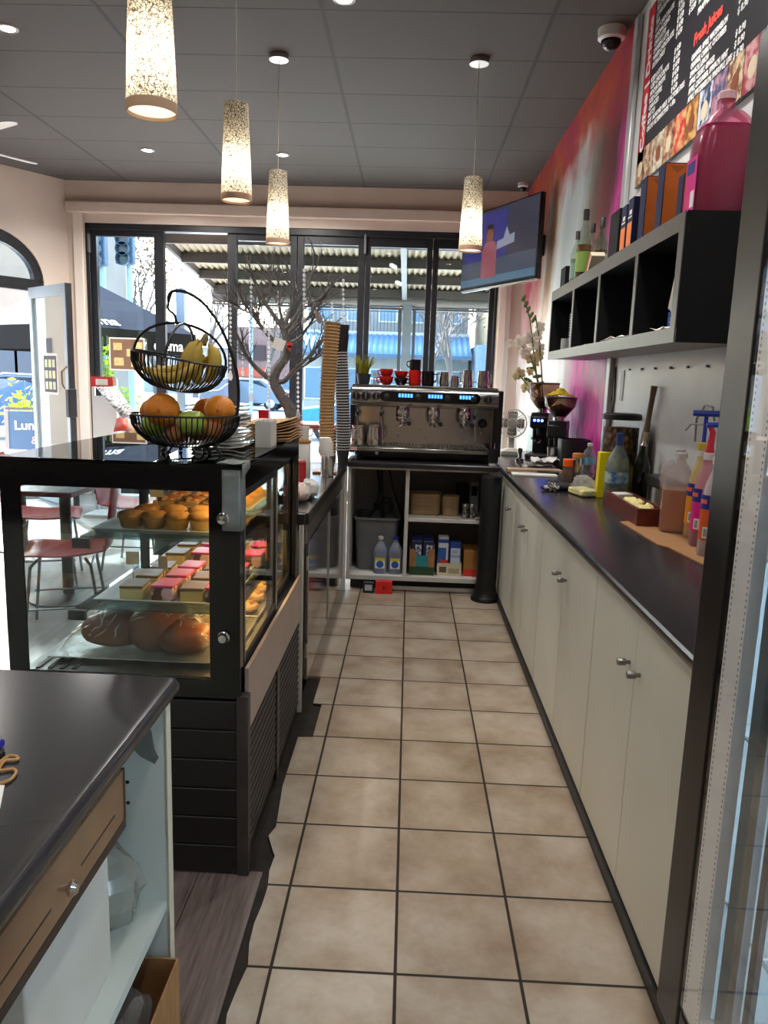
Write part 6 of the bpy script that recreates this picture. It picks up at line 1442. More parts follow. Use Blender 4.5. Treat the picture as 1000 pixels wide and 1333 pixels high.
apple(-.02, -.025, .062, .036, RDA, 'red apple low in the middle of the bowl', 'apples in the lower wire bowl'); apple(.085, -.03, .078, .034, RDA, 'red apple low at the right of the bowl', 'apples in the lower wire bowl'); apple(.03, .03, .066, .035, RDA, 'red apple buried at the back of the bowl', 'apples in the lower wire bowl')
# paper stacks behind the basket
g = random.Random(12)
for k in range(11):
    x0, x1, y0, y1 = -.70, -.525, 2.40, 2.56; z = TP_+.0005+k*.0125; ph = g.uniform(-.3, .3)
    m = MB(); m.grid(lambda u, v: (x0+(x1-x0)*u-.0012*k, y0+(y1-y0)*v, z+.006+.0045*math.sin(7*u+ph)+.0015*math.sin(9*v)), 12, 6)
    tag(m.build('paper_tray', mat('white_wavy_tray', 'd6d5d0', .6), solid=.0035, recalc=False), 'wavy white paper tray in the stack behind the fruit basket', 'tray', 'stack of wavy white paper trays')
for k in range(10):
    x = -.505+.0052*k
    tag(MB().box(x, 2.49, TP_, x+.0045, 2.60, TP_+.085+.002*(k % 3)).build('napkin', mat('folded_napkin', 'cfcac0', .8), smooth=False), 'folded paper napkin in the upright bundle beside the wavy trays', 'napkin', 'upright bundle of napkins')
g = random.Random(14)
for k in range(8):
    z = TP_+.0005+k*.0085; ph = g.uniform(0, 6); x0, y0 = -.585+.004*g.random(), 2.66+.01*g.random()
    m = MB(); m.grid(lambda u, v: (x0+.165*u, y0+.33*v, z+.004+.0014*math.sin(6*u+ph)+.0012*math.sin(5*v+ph)+.003+(.018*max(0, u-.7)/.3*(k/7))), 10, 12)
    tag(m.build('paper_bag', KRAFT if k % 2 else mat('brown_paper_bag', 'a9835a', .75, col2='9a744c', scale=12), solid=.003, recalc=False), 'flat brown paper bag in the pile at the back of the case top', 'paper bag', 'pile of brown paper bags')
# ================================================================== near left counter
NX = -.39; NZ = .92
prof = [(-2.2, .885), (NX-.02, .885), (NX-.006, .889), (NX, .898), (NX, .907), (NX-.006, .916), (NX-.02, .92), (-2.2, .92)]
tag(MB().prism([(p[0], p[1]) for p in prof], 'y', -.6, 1.265).build('countertop', mat('charcoal_laminate', '2d2c30', .22), ang=25, bev=.004), 'near black laminate counter top at the lower left', 'countertop')
t = thing('counter_unit', 'open white counter carcass with a wooden drawer at the lower left', 'counter', (-1.2, .4, 0))
PGR = mat('pale_green_white_board', 'cfd8d3', .5, col2='c6cfca', scale=3)
MB().box(-2.18, 1.225, 0, -.403, 1.243, .884).build('end_panel', PGR, t, smooth=False)
MB().box(-.4045, 1.2225, 0, -.4025, 1.2455, .884).build('panel_edge', mat('cream_edging', 'd8d0bc', .5), t, smooth=False)
MB().box(-1.25, -.55, .485, -.41, 1.225, .503).build('shelf', PGR, t, smooth=False)
MB().box(-1.27, -.55, 0, -1.25, 1.225, .884).build('back_panel', PGR, t, smooth=False)
MB().box(-1.25, -.55, .868, -.415, 1.225, .884).build('top_rail', mat('cream_edging', 'd8d0bc', .5), t, smooth=False)
d = MB().box(-.425, -.5, .785, -.408, 1.035, .866).build('drawer', mat('worn_brown_drawer', '8d6b4e', .4, col2='7d5b40', scale=10, stretch=(4,1,1)), t, bev=.001)
MB().box(-.4255, -.5, .770, -.4075, 1.040, .785).build('drawer_edge', mat('dark_edging', '2a1f1a', .4), d, smooth=False)
MB().box(-.4255, 1.035, .785, -.4075, 1.0415, .866).build('drawer_edge', mat('dark_edging', '2a1f1a', .4), d, smooth=False)
for y0, y1 in ((.885, 1.0), (.55, .80)): MB().box(-.408, y0, .812, -.4074, y1, .8145).build('groove', BLKPLAST, d, smooth=False)
MB().lathe([(.004, 0), (.004, .010), (.009, .013), (.010, .018), (.006, .023), (0, .024)], (-.408, .822, .826), 16, ax=(1,0,0)).build('knob', CHROME, d)
MB().box(-.80, 1.2245, .70, -.455, 1.2249, .78).build('scuff', PGR, t) if False else None
m = MB(); pl = [(-.445,.845),(-.43,.835),(-.425,.80),(-.418,.785),(-.425,.772),(-.45,.785),(-.465,.80),(-.452,.815)]
m.prism(pl, 'y', 1.2242, 1.225); m.build('grey_patch', mat('grey_scuff', '6f7674', .7), t, smooth=False)
for z in (.735, .695): MB().lathe([(.0035, 0), (.0035, .0008)], (-.475, 1.2249, z), 10, ax=(0,-1,0)).build('peg_hole', BLKPLAST, t, smooth=False)
# under-counter things
WB = mat('white_board_box', 'dcd9d2', .55, col2='d2cbbf', scale=3)
t = thing('white_box', 'large white cardboard box on the open shelf of the near counter', 'box', (-.75, .8, .5035))
MB().box(-.86, .80, .5035, -.445, 1.06, .72).build('body', WB, t, bev=.004)
MB().cbox((-.652, .93, .7265), (.425, .272, .012)).build('lid', WB, t, bev=.003)
tag(MB().box(-.84, .55, .5035, -.475, .785, .69).build('white_box', mat('greenish_box', 'b9c2bb', .6), bev=.004), 'pale greenish box nearer the camera on the open shelf', 'box')
t = thing('plastic_pack', 'clear plastic pack beside the large white box', 'pack', (-.6, 1.18, .5035))
lump((-.52, 1.142, .5035+.082), (.095, .062, .085), 44, .10, flat=-.0815).build('film', glass('cloudy_film', 'eef0ee', .1, 1.5, .35, 'dfe0da'), t, ang=15)
# cardboard box on the floor
t = thing('cardboard_box', 'open cardboard box on the floor under the near counter', 'box', (-.44, 1.2, 0))
x0, x1, y0, y1, h = -.58, -.385, .86, 1.215, .395
for b in ((x0, y0, x0+.004, y1), (x1-.004, y0, x1, y1), (x0+.004, y0, x1-.004, y0+.004), (x0+.004, y1-.004, x1-.004, y1)): MB().box(b[0], b[1], 0, b[2], b[3], h).build('wall', CARD, t, smooth=False)
MB().box(x0+.004, y0+.004, 0, x1-.004, y1-.004, .004).build('base', CARD, t, smooth=False)
MB()._add([(x0+.004, y0, h), (x0+.004, y1, h), (x0+.062, y1-.015, h+.012), (x0+.062, y0+.02, h+.012)], [(0,1,2,3)]).build('flap', CARD, t, solid=.004)
lump((-.45, 1.06, .33), (.05, .12, .07), 51, .2).build('plastic_liner', BAGM, t, ang=10)
tag(lump((-.52, .72, .0905), (.07, .10, .092), 61, .10, flat=-.09).build('bin_bag', mat('black_bag_film', '0c0c0e', .3)), 'black bag on the floor under the near counter', 'bag')
# on the near counter
t = thing('rubber_band', 'tan rubber bands lying on the near counter', 'rubber band', (-.56, .93, NZ+.0005))
pts = smooth_path([onz(u, v, NZ+.003) for u, v in ((-14,1000),(2,990),(12,984),(22,985),(22,989),(8,990),(2,995),(0,1003),(16,1001),(21,1006),(10,1017),(-14,1022))], 6)
MB().tube(pts, .0022, 6).build('band', mat('tan_rubber', 'b98a52', .6), t)
tag(MB().prism([tuple(onz(u, v, NZ+.001)[:2]) for u, v in ((-60,1022),(6,1022),(0,1052),(-60,1070))], 'z', NZ+.0005, NZ+.0012).build('paper_slip', PAPER, smooth=False), 'corner of a white paper on the near counter', 'paper')
t = thing('ballpoint_pen', 'blue pen at the left edge of the near counter', 'pen', onz(-20, 965, NZ+.0005))
MB().tube([onz(-60, 960, NZ+.0068), onz(3, 968, NZ+.0068)], .006, 8).build('barrel', mat('deep_blue_plastic', '2a1f9a', .3), t)
t = thing('ballpoint_pen', 'black pen at the left edge of the near counter', 'pen', onz(-20, 980, NZ+.0005))
MB().tube([onz(-60, 978, NZ+.0062), onz(4, 983, NZ+.0062)], .0055, 8).build('barrel', BLKPLAST, t)
# ================================================================== ceiling things and lamps
def pendant_mat():
    m, nt, ns, L = nm('woven_pendant_shade')
    o = N(ns, 'ShaderNodeOutputMaterial'); d = N(ns, 'ShaderNodeBsdfDiffuse'); t = N(ns, 'ShaderNodeBsdfTranslucent'); x = N(ns, 'ShaderNodeMixShader'); L.new(x.outputs[0], o.inputs[0])
    tc = N(ns, 'ShaderNodeTexCoord'); v = N(ns, 'ShaderNodeTexVoronoi', feature='DISTANCE_TO_EDGE'); v.inputs['Scale'].default_value = 90
    n = N(ns, 'ShaderNodeTexNoise'); n.inputs['Scale'].default_value = 30; L.new(tc.outputs['Object'], n.inputs[0])
    a = N(ns, 'ShaderNodeMix', data_type='VECTOR'); a.inputs[0].default_value = .05; L.new(tc.outputs['Object'], a.inputs[4]); L.new(n.outputs['Color'], a.inputs[5]); L.new(a.outputs[1], v.inputs[0])
    r = N(ns, 'ShaderNodeValToRGB'); r.color_ramp.elements[0].position = .02; r.color_ramp.elements[0].color = lin('4a3c2c'); r.color_ramp.elements[1].position = .16; r.color_ramp.elements[1].color = lin('ece4d0'); L.new(v.outputs[0], r.inputs[0])
    L.new(r.outputs[0], d.inputs[0]); L.new(r.outputs[0], t.inputs[0]); x.inputs[0].default_value = .55
    L.new(d.outputs[0], x.inputs[1]); L.new(t.outputs[0], x.inputs[2]); return m
SHADE = pendant_mat(); TAN = translucent('tan_shade_rim', 'c8a88c', .15)
proto = None
def pendant(x, y, zb, lab, cord=True):
    t = thing('pendant_lamp', lab, 'pendant lamp', (x, y, zb), 'cylindrical pendant lamps over the counters'); LOC[t.name] = Vector((0,0,0))
    R = .078; h = .46; zt = ZC-zb
    s = MB().lathe([(R*.99, .03), (R*.95, .12), (R*.84, .32), (R*.76, h), (R*.70, h+.003), (.012, h+.004)], n=32, cap=False).build('shade', SHADE, t)
    MB().lathe([(R*1.0, 0), (R*1.0, .030), (R*.95, .030), (R*.95, .0)], n=32, cap=False).build('shade_rim', TAN, t)
    MB().cyl((0,0,h+.0045), (0,0,zt-.03), .0022, n=6).build('cord', mat('pale_cord', 'b8aa92', .5), t)
    MB().lathe([(.062, zt-.032), (.062, zt-.004), (.058, zt)], n=28).build('ceiling_rose', mat('brushed_nickel', 'b4aca4', .3, 1), t)
    MB().cyl((0,0,h-.10), (0,0,h+.003), .018, n=14).build('lamp_holder', BLKPLAST, t)
    MB().lathe([(R*.94, .010), (R*.94, .012)], n=32).build('diffuser', translucent('frosted_diffuser', 'f4f0e8', .75), t)
    b = MB().ell((0,0,.20), (.030, .030, .042), 16, 10).build('bulb', emit('pendant_bulb', 'fff4e2', 11), t)
    ld = bpy.data.lights.new('pendant_light', 'POINT'); ld.energy = .9; ld.color = (1, .93, .80); ld.shadow_soft_size = .03
    lo = bpy.data.objects.new('pendant_light', ld); COL.objects.link(lo); lo.parent = t; lo.location = (0,0,.145)
    return t
for (u, v, Y, lab) in ((198, 148, 2.52, 'nearest and largest pendant lamp, cut by the top of the picture'), (308, 262, 4.05, 'second pendant lamp from the near end of the left row'), (361.5, 318, 5.3, 'third, farthest pendant lamp of the left row'), (612, 327, 5.3, 'pendant lamp hanging alone in front of the television')):
    p = at(u, v, Y); pendant(p.x, Y, p.z, lab)
DLM = emit('downlight_lens', 'fff0dc', 14)
def downlight(x, y, lab, e=14):
    t = thing('downlight', lab, 'downlight', (x, y, ZC-.006), 'round recessed downlights in the ceiling'); LOC[t.name] = Vector((0,0,0))
    MB().lathe([(.055, -.004), (.062, -.002), (.062, .0055), (.045, .0055), (.045, -.002)], n=28, cap=False).build('ring', WHITEP, t)
    MB().lathe([(.0445, .002), (.0445, .004)], n=24).build('lens', DLM, t)
    ld = bpy.data.lights.new('downlight_lamp', 'AREA'); ld.shape = 'DISK'; ld.size = .085; ld.energy = e; ld.color = (1, .96, .91); ld.spread = math.radians(150)
    lo = bpy.data.objects.new('downlight_lamp', ld); COL.objects.link(lo); lo.parent = t; lo.location = (0,0,-.004)
for (u, v, lab) in ((192, 195, 'left of the two farther downlights'), (368, 201, 'right of the two farther downlights'), (10, 36, 'downlight at the left edge of the picture'), (448, -2, 'downlight at the top edge of the picture')):
    p = onz(u, v, ZC); downlight(p.x, p.y, lab, 32 if v > 100 else 12)
downlight(.6, 3.55, 'downlight in the ceiling behind the viewpoint', 9)  # extra lamp out of frame, added to lift the white wall
for x, y in ((.55, 2.2), (-.9, 1.6), (.45, .4), (-.9, -.6), (.5, -1.6), (-2.6, 1.9), (-2.6, -.6), (-4.4, 3.4), (-4.3, .6)):
    downlight(x, y, 'downlight in the ceiling behind the viewpoint', 4.2)  # unseen lamps added to raise the interior light
# ceiling fan at the left
t = thing('ceiling_fan', 'white ceiling fan whose blade tips show at the left edge', 'ceiling fan', (-3.62, 6.1, ZC)); LOC[t.name] = Vector((0,0,0)); FX, FY = -3.62, 6.1
MB().cyl((0,0,-.02), (0,0,-.26), .014, n=12).build('rod', WHITEP, t); MB().lathe([(.06, -.05), (.07, 0)], n=20).build('canopy', WHITEP, t)
MB().lathe([(.03, -.40), (.09, -.38), (.11, -.33), (.10, -.28), (.03, -.26)], n=28).build('motor', WHITEP, t)
tips = [onz(17, 160, 3.14), onz(47, 214, 3.14)]
angs = []
for p in tips: angs.append(math.atan2(p.y-FY, p.x-FX))
d0 = (tips[0]-Vector((FX, FY, tips[0].z))).length; d1 = (tips[1]-Vector((FX, FY, tips[1].z))).length
for a, L_ in ((angs[0], d0), (angs[1], d1), ((angs[0]+angs[1])/2+PI, .65)):
    m = MB(); M = Matrix.Rotation(a, 4, 'Z'); w = .065; n = 10
    pts = [(.10, -.03), (.2, -w), (L_-.05, -w*.95), (L_-.012, -w*.6), (L_, 0), (L_-.012, w*.6), (L_-.05, w*.95), (.2, w), (.10, .03)]
    m._add([M @ Vector((p[0], p[1], -.35+.18*p[1])) for p in pts] + [M @ Vector((p[0], p[1], -.343+.18*p[1])) for p in pts], [tuple(range(8, -1, -1)), tuple(range(9, 18))]+[(i, (i+1) % 9, 9+(i+1) % 9, 9+i) for i in range(9)])
    m.build('blade', WHITEP, t, smooth=False)
# dome cameras
def dome(p, s, lab, rx):
    t = thing('dome_camera', lab, 'camera', (p.x, p.y, ZC), None); LOC[t.name] = Vector((0,0,0))
    MB().lathe([(.052*s, -.055*s), (.066*s, -.045*s), (.068*s, -.01*s), (.068*s, 0)], n=28).build('base', WHITEP, t)
    MB().ell((0,0,-.055*s), (.05*s, .05*s, .048*s), 22, 12).build('dome', mat('smoked_dome', '1e1c20', .06), t)
p = at(796, 49, 4.85); dome(Vector((p.x, 4.85, 0)), 1.15, 'white dome camera on the ceiling beside the menu board', 0)
p = at(681, 242, 8.35); dome(Vector((1.09, 8.35, 0)), .8, 'small dome camera in the far ceiling corner above the television', 0)
# ================================================================== dining side furniture
REDP = translucent('red_shell_plastic', 'b3232b', .25, .35); LEGM = mat('grey_steel_leg', '8e9092', .3, .9)
t = thing('dining_chair', 'red shell chair nearest the display case, facing the left tables', 'chair', (0,0,0), 'red shell chairs in the dining area'); LOC[t.name] = Vector((0,0,0))
m = MB()
def shell(u, v):
    # v runs from the front lip of the seat to the top of the back
    s = v*.88; x = (u-.5)
    if s < .40: y, z = -.20+s, .455-.02*math.sin(PI*s/.4)+(.0 if s > .05 else -.02*(1-s/.05))
    elif s < .52: q = (s-.40)/.12*PI/2; y, z = .20+.07*math.sin(q), .455+.07*(1-math.cos(q))
    else: y, z = .27+.12*(s-.52), .525+(s-.52)*.99
    w = .43 if v < .5 else .43-.06*(v-.5)/.5
    if v > .9: w *= math.sqrt(max(.05, 1-((v-.9)/.1)**2*.55))
    return (x*w, y-.03*(abs(x)*2)**2*(1 if v > .5 else 0), z+.035*(abs(x)*2)**2*(1 if v < .55 else 0))
m.grid(shell, 12, 24); m.build('shell', REDP, t, solid=.006, recalc=False)
for sx, sy in ((-1, -1), (1, -1), (-1, 1), (1, 1)):
    MB().tube([(sx*.13, sy*.12+.01, .435), (sx*.18, sy*.15+.01, .41), (sx*.215, sy*.20+.02, 0)], .009, 8).build('leg', LEGM, t)
MB().tube([(-.18, -.14, .40), (.18, -.14, .40)], .007, 6).tube([(-.18, .16, .40), (.18, .16, .40)], .007, 6).tube([(-.2, -.18, .18), (-.2, .20, .18)], .006, 6).tube([(.2, -.18, .18), (.2, .20, .18)], .006, 6).build('stretcher', LEGM, t)
ch = t
ch.location = (-1.90, 4.05, 0); ch.rotation_euler.z = -1.25
for (x, y, rz, lab) in ((-1.55, 4.85, -1.2, 'red shell chair second from the display case, facing left'), (-2.45, 5.05, 1.9, 'red shell chair turned the other way beyond the nearest chair'), (-2.0, 5.55, 1.6, 'red shell chair behind the second one'), (-2.75, 4.1, 1.7, 'red shell chair at the left of the row'), (-1.45, 5.42, -1.4, 'farthest red shell chair by the front glazing')):
    dup(ch, (x, y, 0), rz, lab)
TTOP = mat('dark_table_top', '2a2526', .3); TEDGE = mat('dark_red_edge', '6a1c26', .4)
def table(x0, y0, x1, y1, h, lab):
    t = thing('dining_table', lab, 'table', ((x0+x1)/2, (y0+y1)/2, 0), 'dark dining tables with red edges')
    MB().box(x0, y0, h-.03, x1, y1, h-.002).build('edge', TEDGE, t, bev=.004); MB().box(x0+.004, y0+.004, h-.0018, x1-.004, y1-.004, h).build('top', TTOP, t, smooth=False)
    cx, cy = (x0+x1)/2, (y0+y1)/2
    MB().cyl((cx, cy, .02), (cx, cy, h-.03), .035, n=14).build('pedestal', BLACK, t); MB().lathe([(.24, 0), (.24, .012), (.04, .03)], (cx, cy, 0), 28).build('foot', BLACK, t)
table(-3.52, 5.65, -2.72, 6.3, .765, 'dark dining table by the open door, right of the two'); table(-3.75, 4.75, -2.78, 5.35, .765, 'dark dining table at the left edge of the picture')
table(-2.35, 4.3, -1.95, 5.0, .74, 'dark dining table between the red chairs')
# reddish window bench with the silver tree
t = thing('window_bar', 'reddish brown bar table in front of the glazing', 'bar table', (-1.0, 6.1, 0)); BRD = mat('red_brown_bar_top', '9c5146', .35, col2='8a4238', scale=6)
MB().box(-1.75, 5.85, 1.045, -.52, 6.35, 1.085).build('top', BRD, t, bev=.004)
for x in (-1.65, -.62):
    for y in (5.92, 6.28): MB().box(x-.025, y-.025, 0, x+.025, y+.025, 1.045).build('leg', BLACK, t, smooth=False)
t = thing('branch_tree', 'silver-grey branch tree hung with crystals on the bar table', 'decorative tree', (-.93, 6.0, 1.085)); BARK = mat('silver_grey_bark', '6a6662', .6, col2='55514d', scale=30, bump=.4, bscale=40)
MB().lathe([(.075, 0), (.07, .03), (.03, .05)], (-.93, 6.0, 1.085), 20).build('base', BARK, t)
def tp(u, v, y=0): return at(u, v, 6.0+y)
g = random.Random(21); tr = MB()
mains = [([(381,547),(378,535),(374,526),(364,511),(357,496),(361,481),(372,465),(374,448),(370,428)], .045, .026, 0),
 ([(357,496),(347,490),(332,477),(319,460),(309,437),(303,425)], .022, .006, -.05), ([(372,455),(357,444),(342,427),(328,408),(315,389),(310,378)], .02, .006, .05), ([(370,430),(359,414),(347,397),(336,376),(328,355),(319,330)], .02, .004, -.04),
 ([(359,497),(370,496),(384,481),(401,465),(410,454),(426,440)], .022, .005, -.06), ([(401,466),(410,466),(420,460),(427,450)], .009, .004, -.06), ([(370,430),(380,420),(389,406),(396,390),(402,372),(407,352)], .02, .004, .03), ([(372,440),(385,425),(400,415),(410,400),(424,383),(435,364)], .018, .004, -.03), ([(370,428),(378,405),(382,390),(382,372),(380,358)], .016, .004, .06), ([(374,448),(390,440),(399,428),(408,415),(412,402)], .014, .005, .05), ([(370,430),(366,410),(362,392),(364,372),(358,360)], .013, .004, .02), ([(384,481),(397,476),(408,468)], .008, .003, .02), ([(342,427),(336,412),(338,398)], .008, .003, .03), ([(328,408),(318,404),(306,394)], .008, .003, 0), ([(389,406),(398,400),(410,392),(428,388)], .009, .003, -.04), ([(347,397),(352,380),(350,362)], .008, .003, 0)]
ends = []
for pts, r0, r1, dy in mains:
    n = len(pts); P3 = smooth_path([tp(u, v, dy*(i/(n-1))) for i, (u, v) in enumerate(pts)], 4); m_ = len(P3)
    tr.tube(P3, [(r0+(r1-r0)*i/(m_-1))*1.15 for i in range(m_)], 7); ends.append(P3)
def twig(p, d, l, r, dep):
    pts = [p]; 
    for k in range(3):
        d = (d+Vector((g.uniform(-.45, .45), g.uniform(-.5, .5), g.uniform(-.2, .4)))).normalized(); p = p+d*l/3; pts.append(p)
    tr.tube(pts, [r, r*.8, r*.6, r*.35], 5)
    if dep:
        for k in range(2): twig(pts[1+k], (d+Vector((g.uniform(-.9, .9), g.uniform(-.7, .7), g.uniform(-.1, .8)))).normalized(), l*.65, r*.6, dep-1)
for P3 in ends[1:]:
    for k in range(8):
        i = g.randrange(len(P3)//3, len(P3)-1); d = (P3[i+1]-P3[i]).normalized()
        twig(P3[i], (d+Vector((g.uniform(-.9, .9), g.uniform(-.6, .6), g.uniform(-.2, .5)))).normalized(), g.uniform(.10, .24), .0068, 1)
tr.build('branches', BARK, t)
CRY = glass('crystal', 'eef2f4', .02, 1.7, .6, 'f0f2f4')
for (u, v0, v1, s) in ((327, 350, 518, 4), (345, 395, 430, 3), (350, 405, 545, 5), (396, 352, 420, 5), (432, 395, 484, 4), (447, 365, 432, 4), (388, 486, 541, 4), (300, 396, 490, 4), (316, 440, 485, 3), (372, 470, 520, 3), (362, 380, 450, 3)):
    c = thing('crystal_strand', 'string of clear crystal beads hanging in the branch tree', 'crystal strand', tp(u, v1), 'crystal strands in the branch tree')
    m = MB(); n = max(4, int((v1-v0)/5.5)); a, b = tp(u, v0, -.02), tp(u, v1, -.02)
    for i in range(n):
        q = a.lerp(b, i/(n-1)); rr = .011*s/4*(1.7 if i == n-1 else 1); m.ell(q, (rr, rr, rr*(1.8 if i == n-1 else 1.15)), 7, 5)
    m.build('beads', CRY, c); MB().cyl(b, a, .001, n=4).build('thread', PAPER, c)
t = thing('paper_tag', 'white paper tag with a small red heart tied to the branch tree', 'tag', tp(363, 448, -.05))
a = tp(363, 448, -.07); MB().cbox(a, (.09, .003, .085), ry=.35).build('card', PAPER, t, smooth=False)
h = tp(377, 449, -.07); MB().lathe([(.0, 0), (.022, .0), (.022, .004)], h, 12, ax=(0,-1,0)).prism([(h.x-.021, h.z-.006), (h.x+.021, h.z-.006), (h.x, h.z-.045)], 'y', h.y-.004, h.y).build('heart', mat('tag_red', 'd8402e', .4), t)
t = thing('hanging_feather', 'grey-brown feather hanging from a right branch of the tree', 'feather', tp(413, 412)); MB().ell(tp(414, 412, -.05), (.022, .008, .055), 10, 8, M=Matrix.Rotation(-.35, 4, 'Y')).build('vane', mat('grey_brown_feather', '8a7a70', .8), t)
# things on the bar table
tag(MB().cbox((-1.35, 5.93, 1.0855+.03), (.22, .12, .06), rz=.1).build('dark_tray', mat('purplish_grey_tray', '5a4a50', .5), bev=.006), 'dark purplish tray on the left part of the bar table', 'tray')
tag(MB().box(-1.17, 5.88, 1.0855, -1.09, 5.95, 1.0855+.10).build('red_box', mat('deep_red_tin', 'a8121c', .3), bev=.004), 'small deep red box on the bar table', 'box')
# menu stand with leaflets by the left glazing
t = thing('leaflet_stand', 'white stand holding newspapers and red leaflets near the left glazing', 'leaflet stand', at(150, 560, 7.6)); sy = 7.6
WM = mat('white_stand_metal', 'd8dadb', .35); b = at(130, 500, sy)
x0, x1 = at(119, 500, sy).x, at(148, 500, sy).x
for x in (x0, x1): MB().box(x, sy, 0, x+.03, sy+.03, at(119, 492, sy).z).build('upright', WM, t, smooth=False)
hd = MB().box(x0, sy-.01, at(119, 503, sy).z, at(147, 490, sy).x, sy+.0, at(119, 490, sy).z).build('header_card', mat('red_header', 'd2383c', .5), t, smooth=False)
MB().box(x0+.05, sy-.012, at(119, 501, sy).z, at(147, 490, sy).x-.05, sy-.0102, at(119, 493, sy).z).build('header_panel', PAPER, hd, smooth=False)
c = [at(124, 503, sy), at(151, 503, sy), at(178, 540, sy-.45), at(160, 545, sy-.45)]
MB()._add(c, [(0,1,2,3)]).build('newspaper', mat('newsprint', 'cfcfce', .8, col2='77787c', scale=34, lo=.5, hi=.56), t, solid=.008)
c = [at(152, 545, sy-.15), at(166, 540, sy-.15), at(166, 560, sy-.3), at(148, 562, sy-.3)]
MB()._add(c, [(0,1,2,3)]).build('leaflet', mat('red_leaflet', 'd2503e', .5), t, solid=.006)
c = [at(166, 545, sy-.16), at(182, 548, sy-.16), at(180, 562, sy-.3), at(165, 562, sy-.3)]
MB()._add(c, [(0,1,2,3)]).build('leaflet', mat('pink_leaflet', 'd8b0a4', .5), t, solid=.006)
MB().box(x0, sy-.3, 0, x1+.4, sy+.03, .03).build('foot', WM, t, smooth=False)
MB().box(x0+.03, sy-.02, .4, x1+.03, sy+.01, at(119, 515, sy).z).build('holder', mat('white_holder', 'd4d8da', .4), t, smooth=False)
# waffle posters on the glass
PST = mat('brown_poster', '8d6a54', .5, col2='7d5c48', scale=8); WAF = mat('waffle_yellow', 'e8cf94', .6, col2='cfae6c', scale=30)
def poster(x0, x1, y, z0, z1, lab, grid):
    t = thing('food_poster', lab, 'poster', ((x0+x1)/2, y, z0)); MB().box(x0-.015, y-.001, z0-.015, x1+.015, y+.0, z1+.015).build('border', PAPER, t, smooth=False); s = MB().box(x0, y-.003, z0, x1, y-.0012, z1).build('sheet', PST, t, smooth=False)
    for (u, v, r) in grid: a = x0+(x1-x0)*u; b = z0+(z1-z0)*v; MB().box(a-r, y-.0045, b-r*.8, a+r, y-.0032, b+r*.8).build('waffle', WAF, s, smooth=False)
a, b = at(144, 480, YW+.03), at(186, 442, YW+.03)
poster(a.x, b.x, YW+.045, a.z, b.z, 'brown waffle poster on the left glazing behind the basket', ((.22, .75, .05), (.62, .55, .05), (.25, .25, .055), (.75, .2, .05), (.85, .8, .045)))
# poster on the open door
t = thing('door_poster', 'dark framed food poster on the open glass door', 'poster', lp(.35, 1.5, -.01)); 
def dbox(name, s0, s1, z0, z1, o0, o1, m_, par): return lbox(MB(), s0, s1, z0, z1, o0, o1).build(name, m_, par, smooth=False)
s = dbox('border', .26, .60, 1.18, 1.60, -.0085, -.006, mat('pale_pink_border', 'd8c2b8', .5), t); s = dbox('sheet', .28, .58, 1.20, 1.58, -.0105, -.0087, mat('dark_poster', '2c2628', .5), t)
for k in range(9): dbox('plate', .31+.09*(k % 3), .37+.09*(k % 3), 1.23+.115*(k//3), 1.31+.115*(k//3), -.012, -.0107, WAF if k % 2 else mat('poster_green', 'a8b088', .6), s)
dbox('sign', .36, .50, 1.61, 1.76, -.0105, -.0087, mat('dark_poster', '2c2628', .5), t)
tag(lbox(MB(), DW-.13, DW-.11, .5, .86, -.3, -.02).build('red_sign', RED, smooth=False), 'red triangular sign', 'sign') if False else None
# ================================================================== the street outside
CONC = mat('pale_concrete', 'c9c6c0', .8, col2='bdbab3', scale=.8, detail=6)
GZ = -.13
struct(MB().box(-60, 8.92, GZ-.1, 60, 24, GZ).box(-60, 5.9, GZ-.1, -6, 8.92, GZ).build('floor', CONC, smooth=False))
struct(MB().box(-80, 24, GZ-.16, 80, 120, GZ-.06).build('floor', mat('asphalt', '7f97a8', .7, col2='748b9c', scale=.6, detail=6), smooth=False))
LINE = mat('road_paint', 'e4e6e6', .7)
for k, (x, y, l) in enumerate(((-9, 27, 9), (-12, 31, 12), (-14, 37, 16))):
    tag(MB().box(x-l/2, y, GZ-.0595, x+l/2, y+.18, GZ-.055).build('road_marking', LINE, smooth=False), 'white painted line across the blue-grey road, %s' % ('nearest', 'middle', 'farthest')[k], 'road marking')
# verandah
VX0, VX1 = at(212, 330, 9.4).x, 2.6
CORR = translucent('corrugated_cream_sheet', 'b4ac98', .10, .6); VST = mat('dark_verandah_steel', '4a4846', .5); VPO = mat('silver_post', '7e868a', .5, .3)
t = thing('verandah', 'corrugated verandah roof on dark beams outside the glazing', 'verandah', (-.5, 10.4, 0))
ZA, ZE, YA, YE = 3.10, 2.78, 8.95, 11.75
m = MB(); n = 150
def vroof(u, v): return (VX0+(VX1-VX0)*u, YA+(YE-YA)*v, ZA+(ZE-ZA)*v+.018*math.sin(2*PI*u*n/2.2))
m.grid(vroof, 340, 2); m.build('roof_sheet', CORR, t, solid=.002, recalc=False)
for k in range(4):
    y = 9.15+k*.83; z = ZA+(ZE-ZA)*(y-YA)/(YE-YA)-.035
    MB().box(VX0+.05, y, z-.11, VX1, y+.30 if False else y+.06, z).build('beam', VST, t, smooth=False)
    if k < 3: MB().box(VX0+.05, y+.06, z-.03, VX1, y+.32, z-.02).build('soffit_panel', VST, t, smooth=False)
MB().beam((VX0+.03, YA, ZA-.02), (VX0+.03, YE, ZE-.02), .05, .18).build('end_rafter', VST, t, smooth=False)
p = at(527, 378, 11.6)
MB().beam((p.x, YA, ZA-.10), (p.x, YE, ZE-.12), .07, .10).build('rafter', VPO, t, smooth=False)
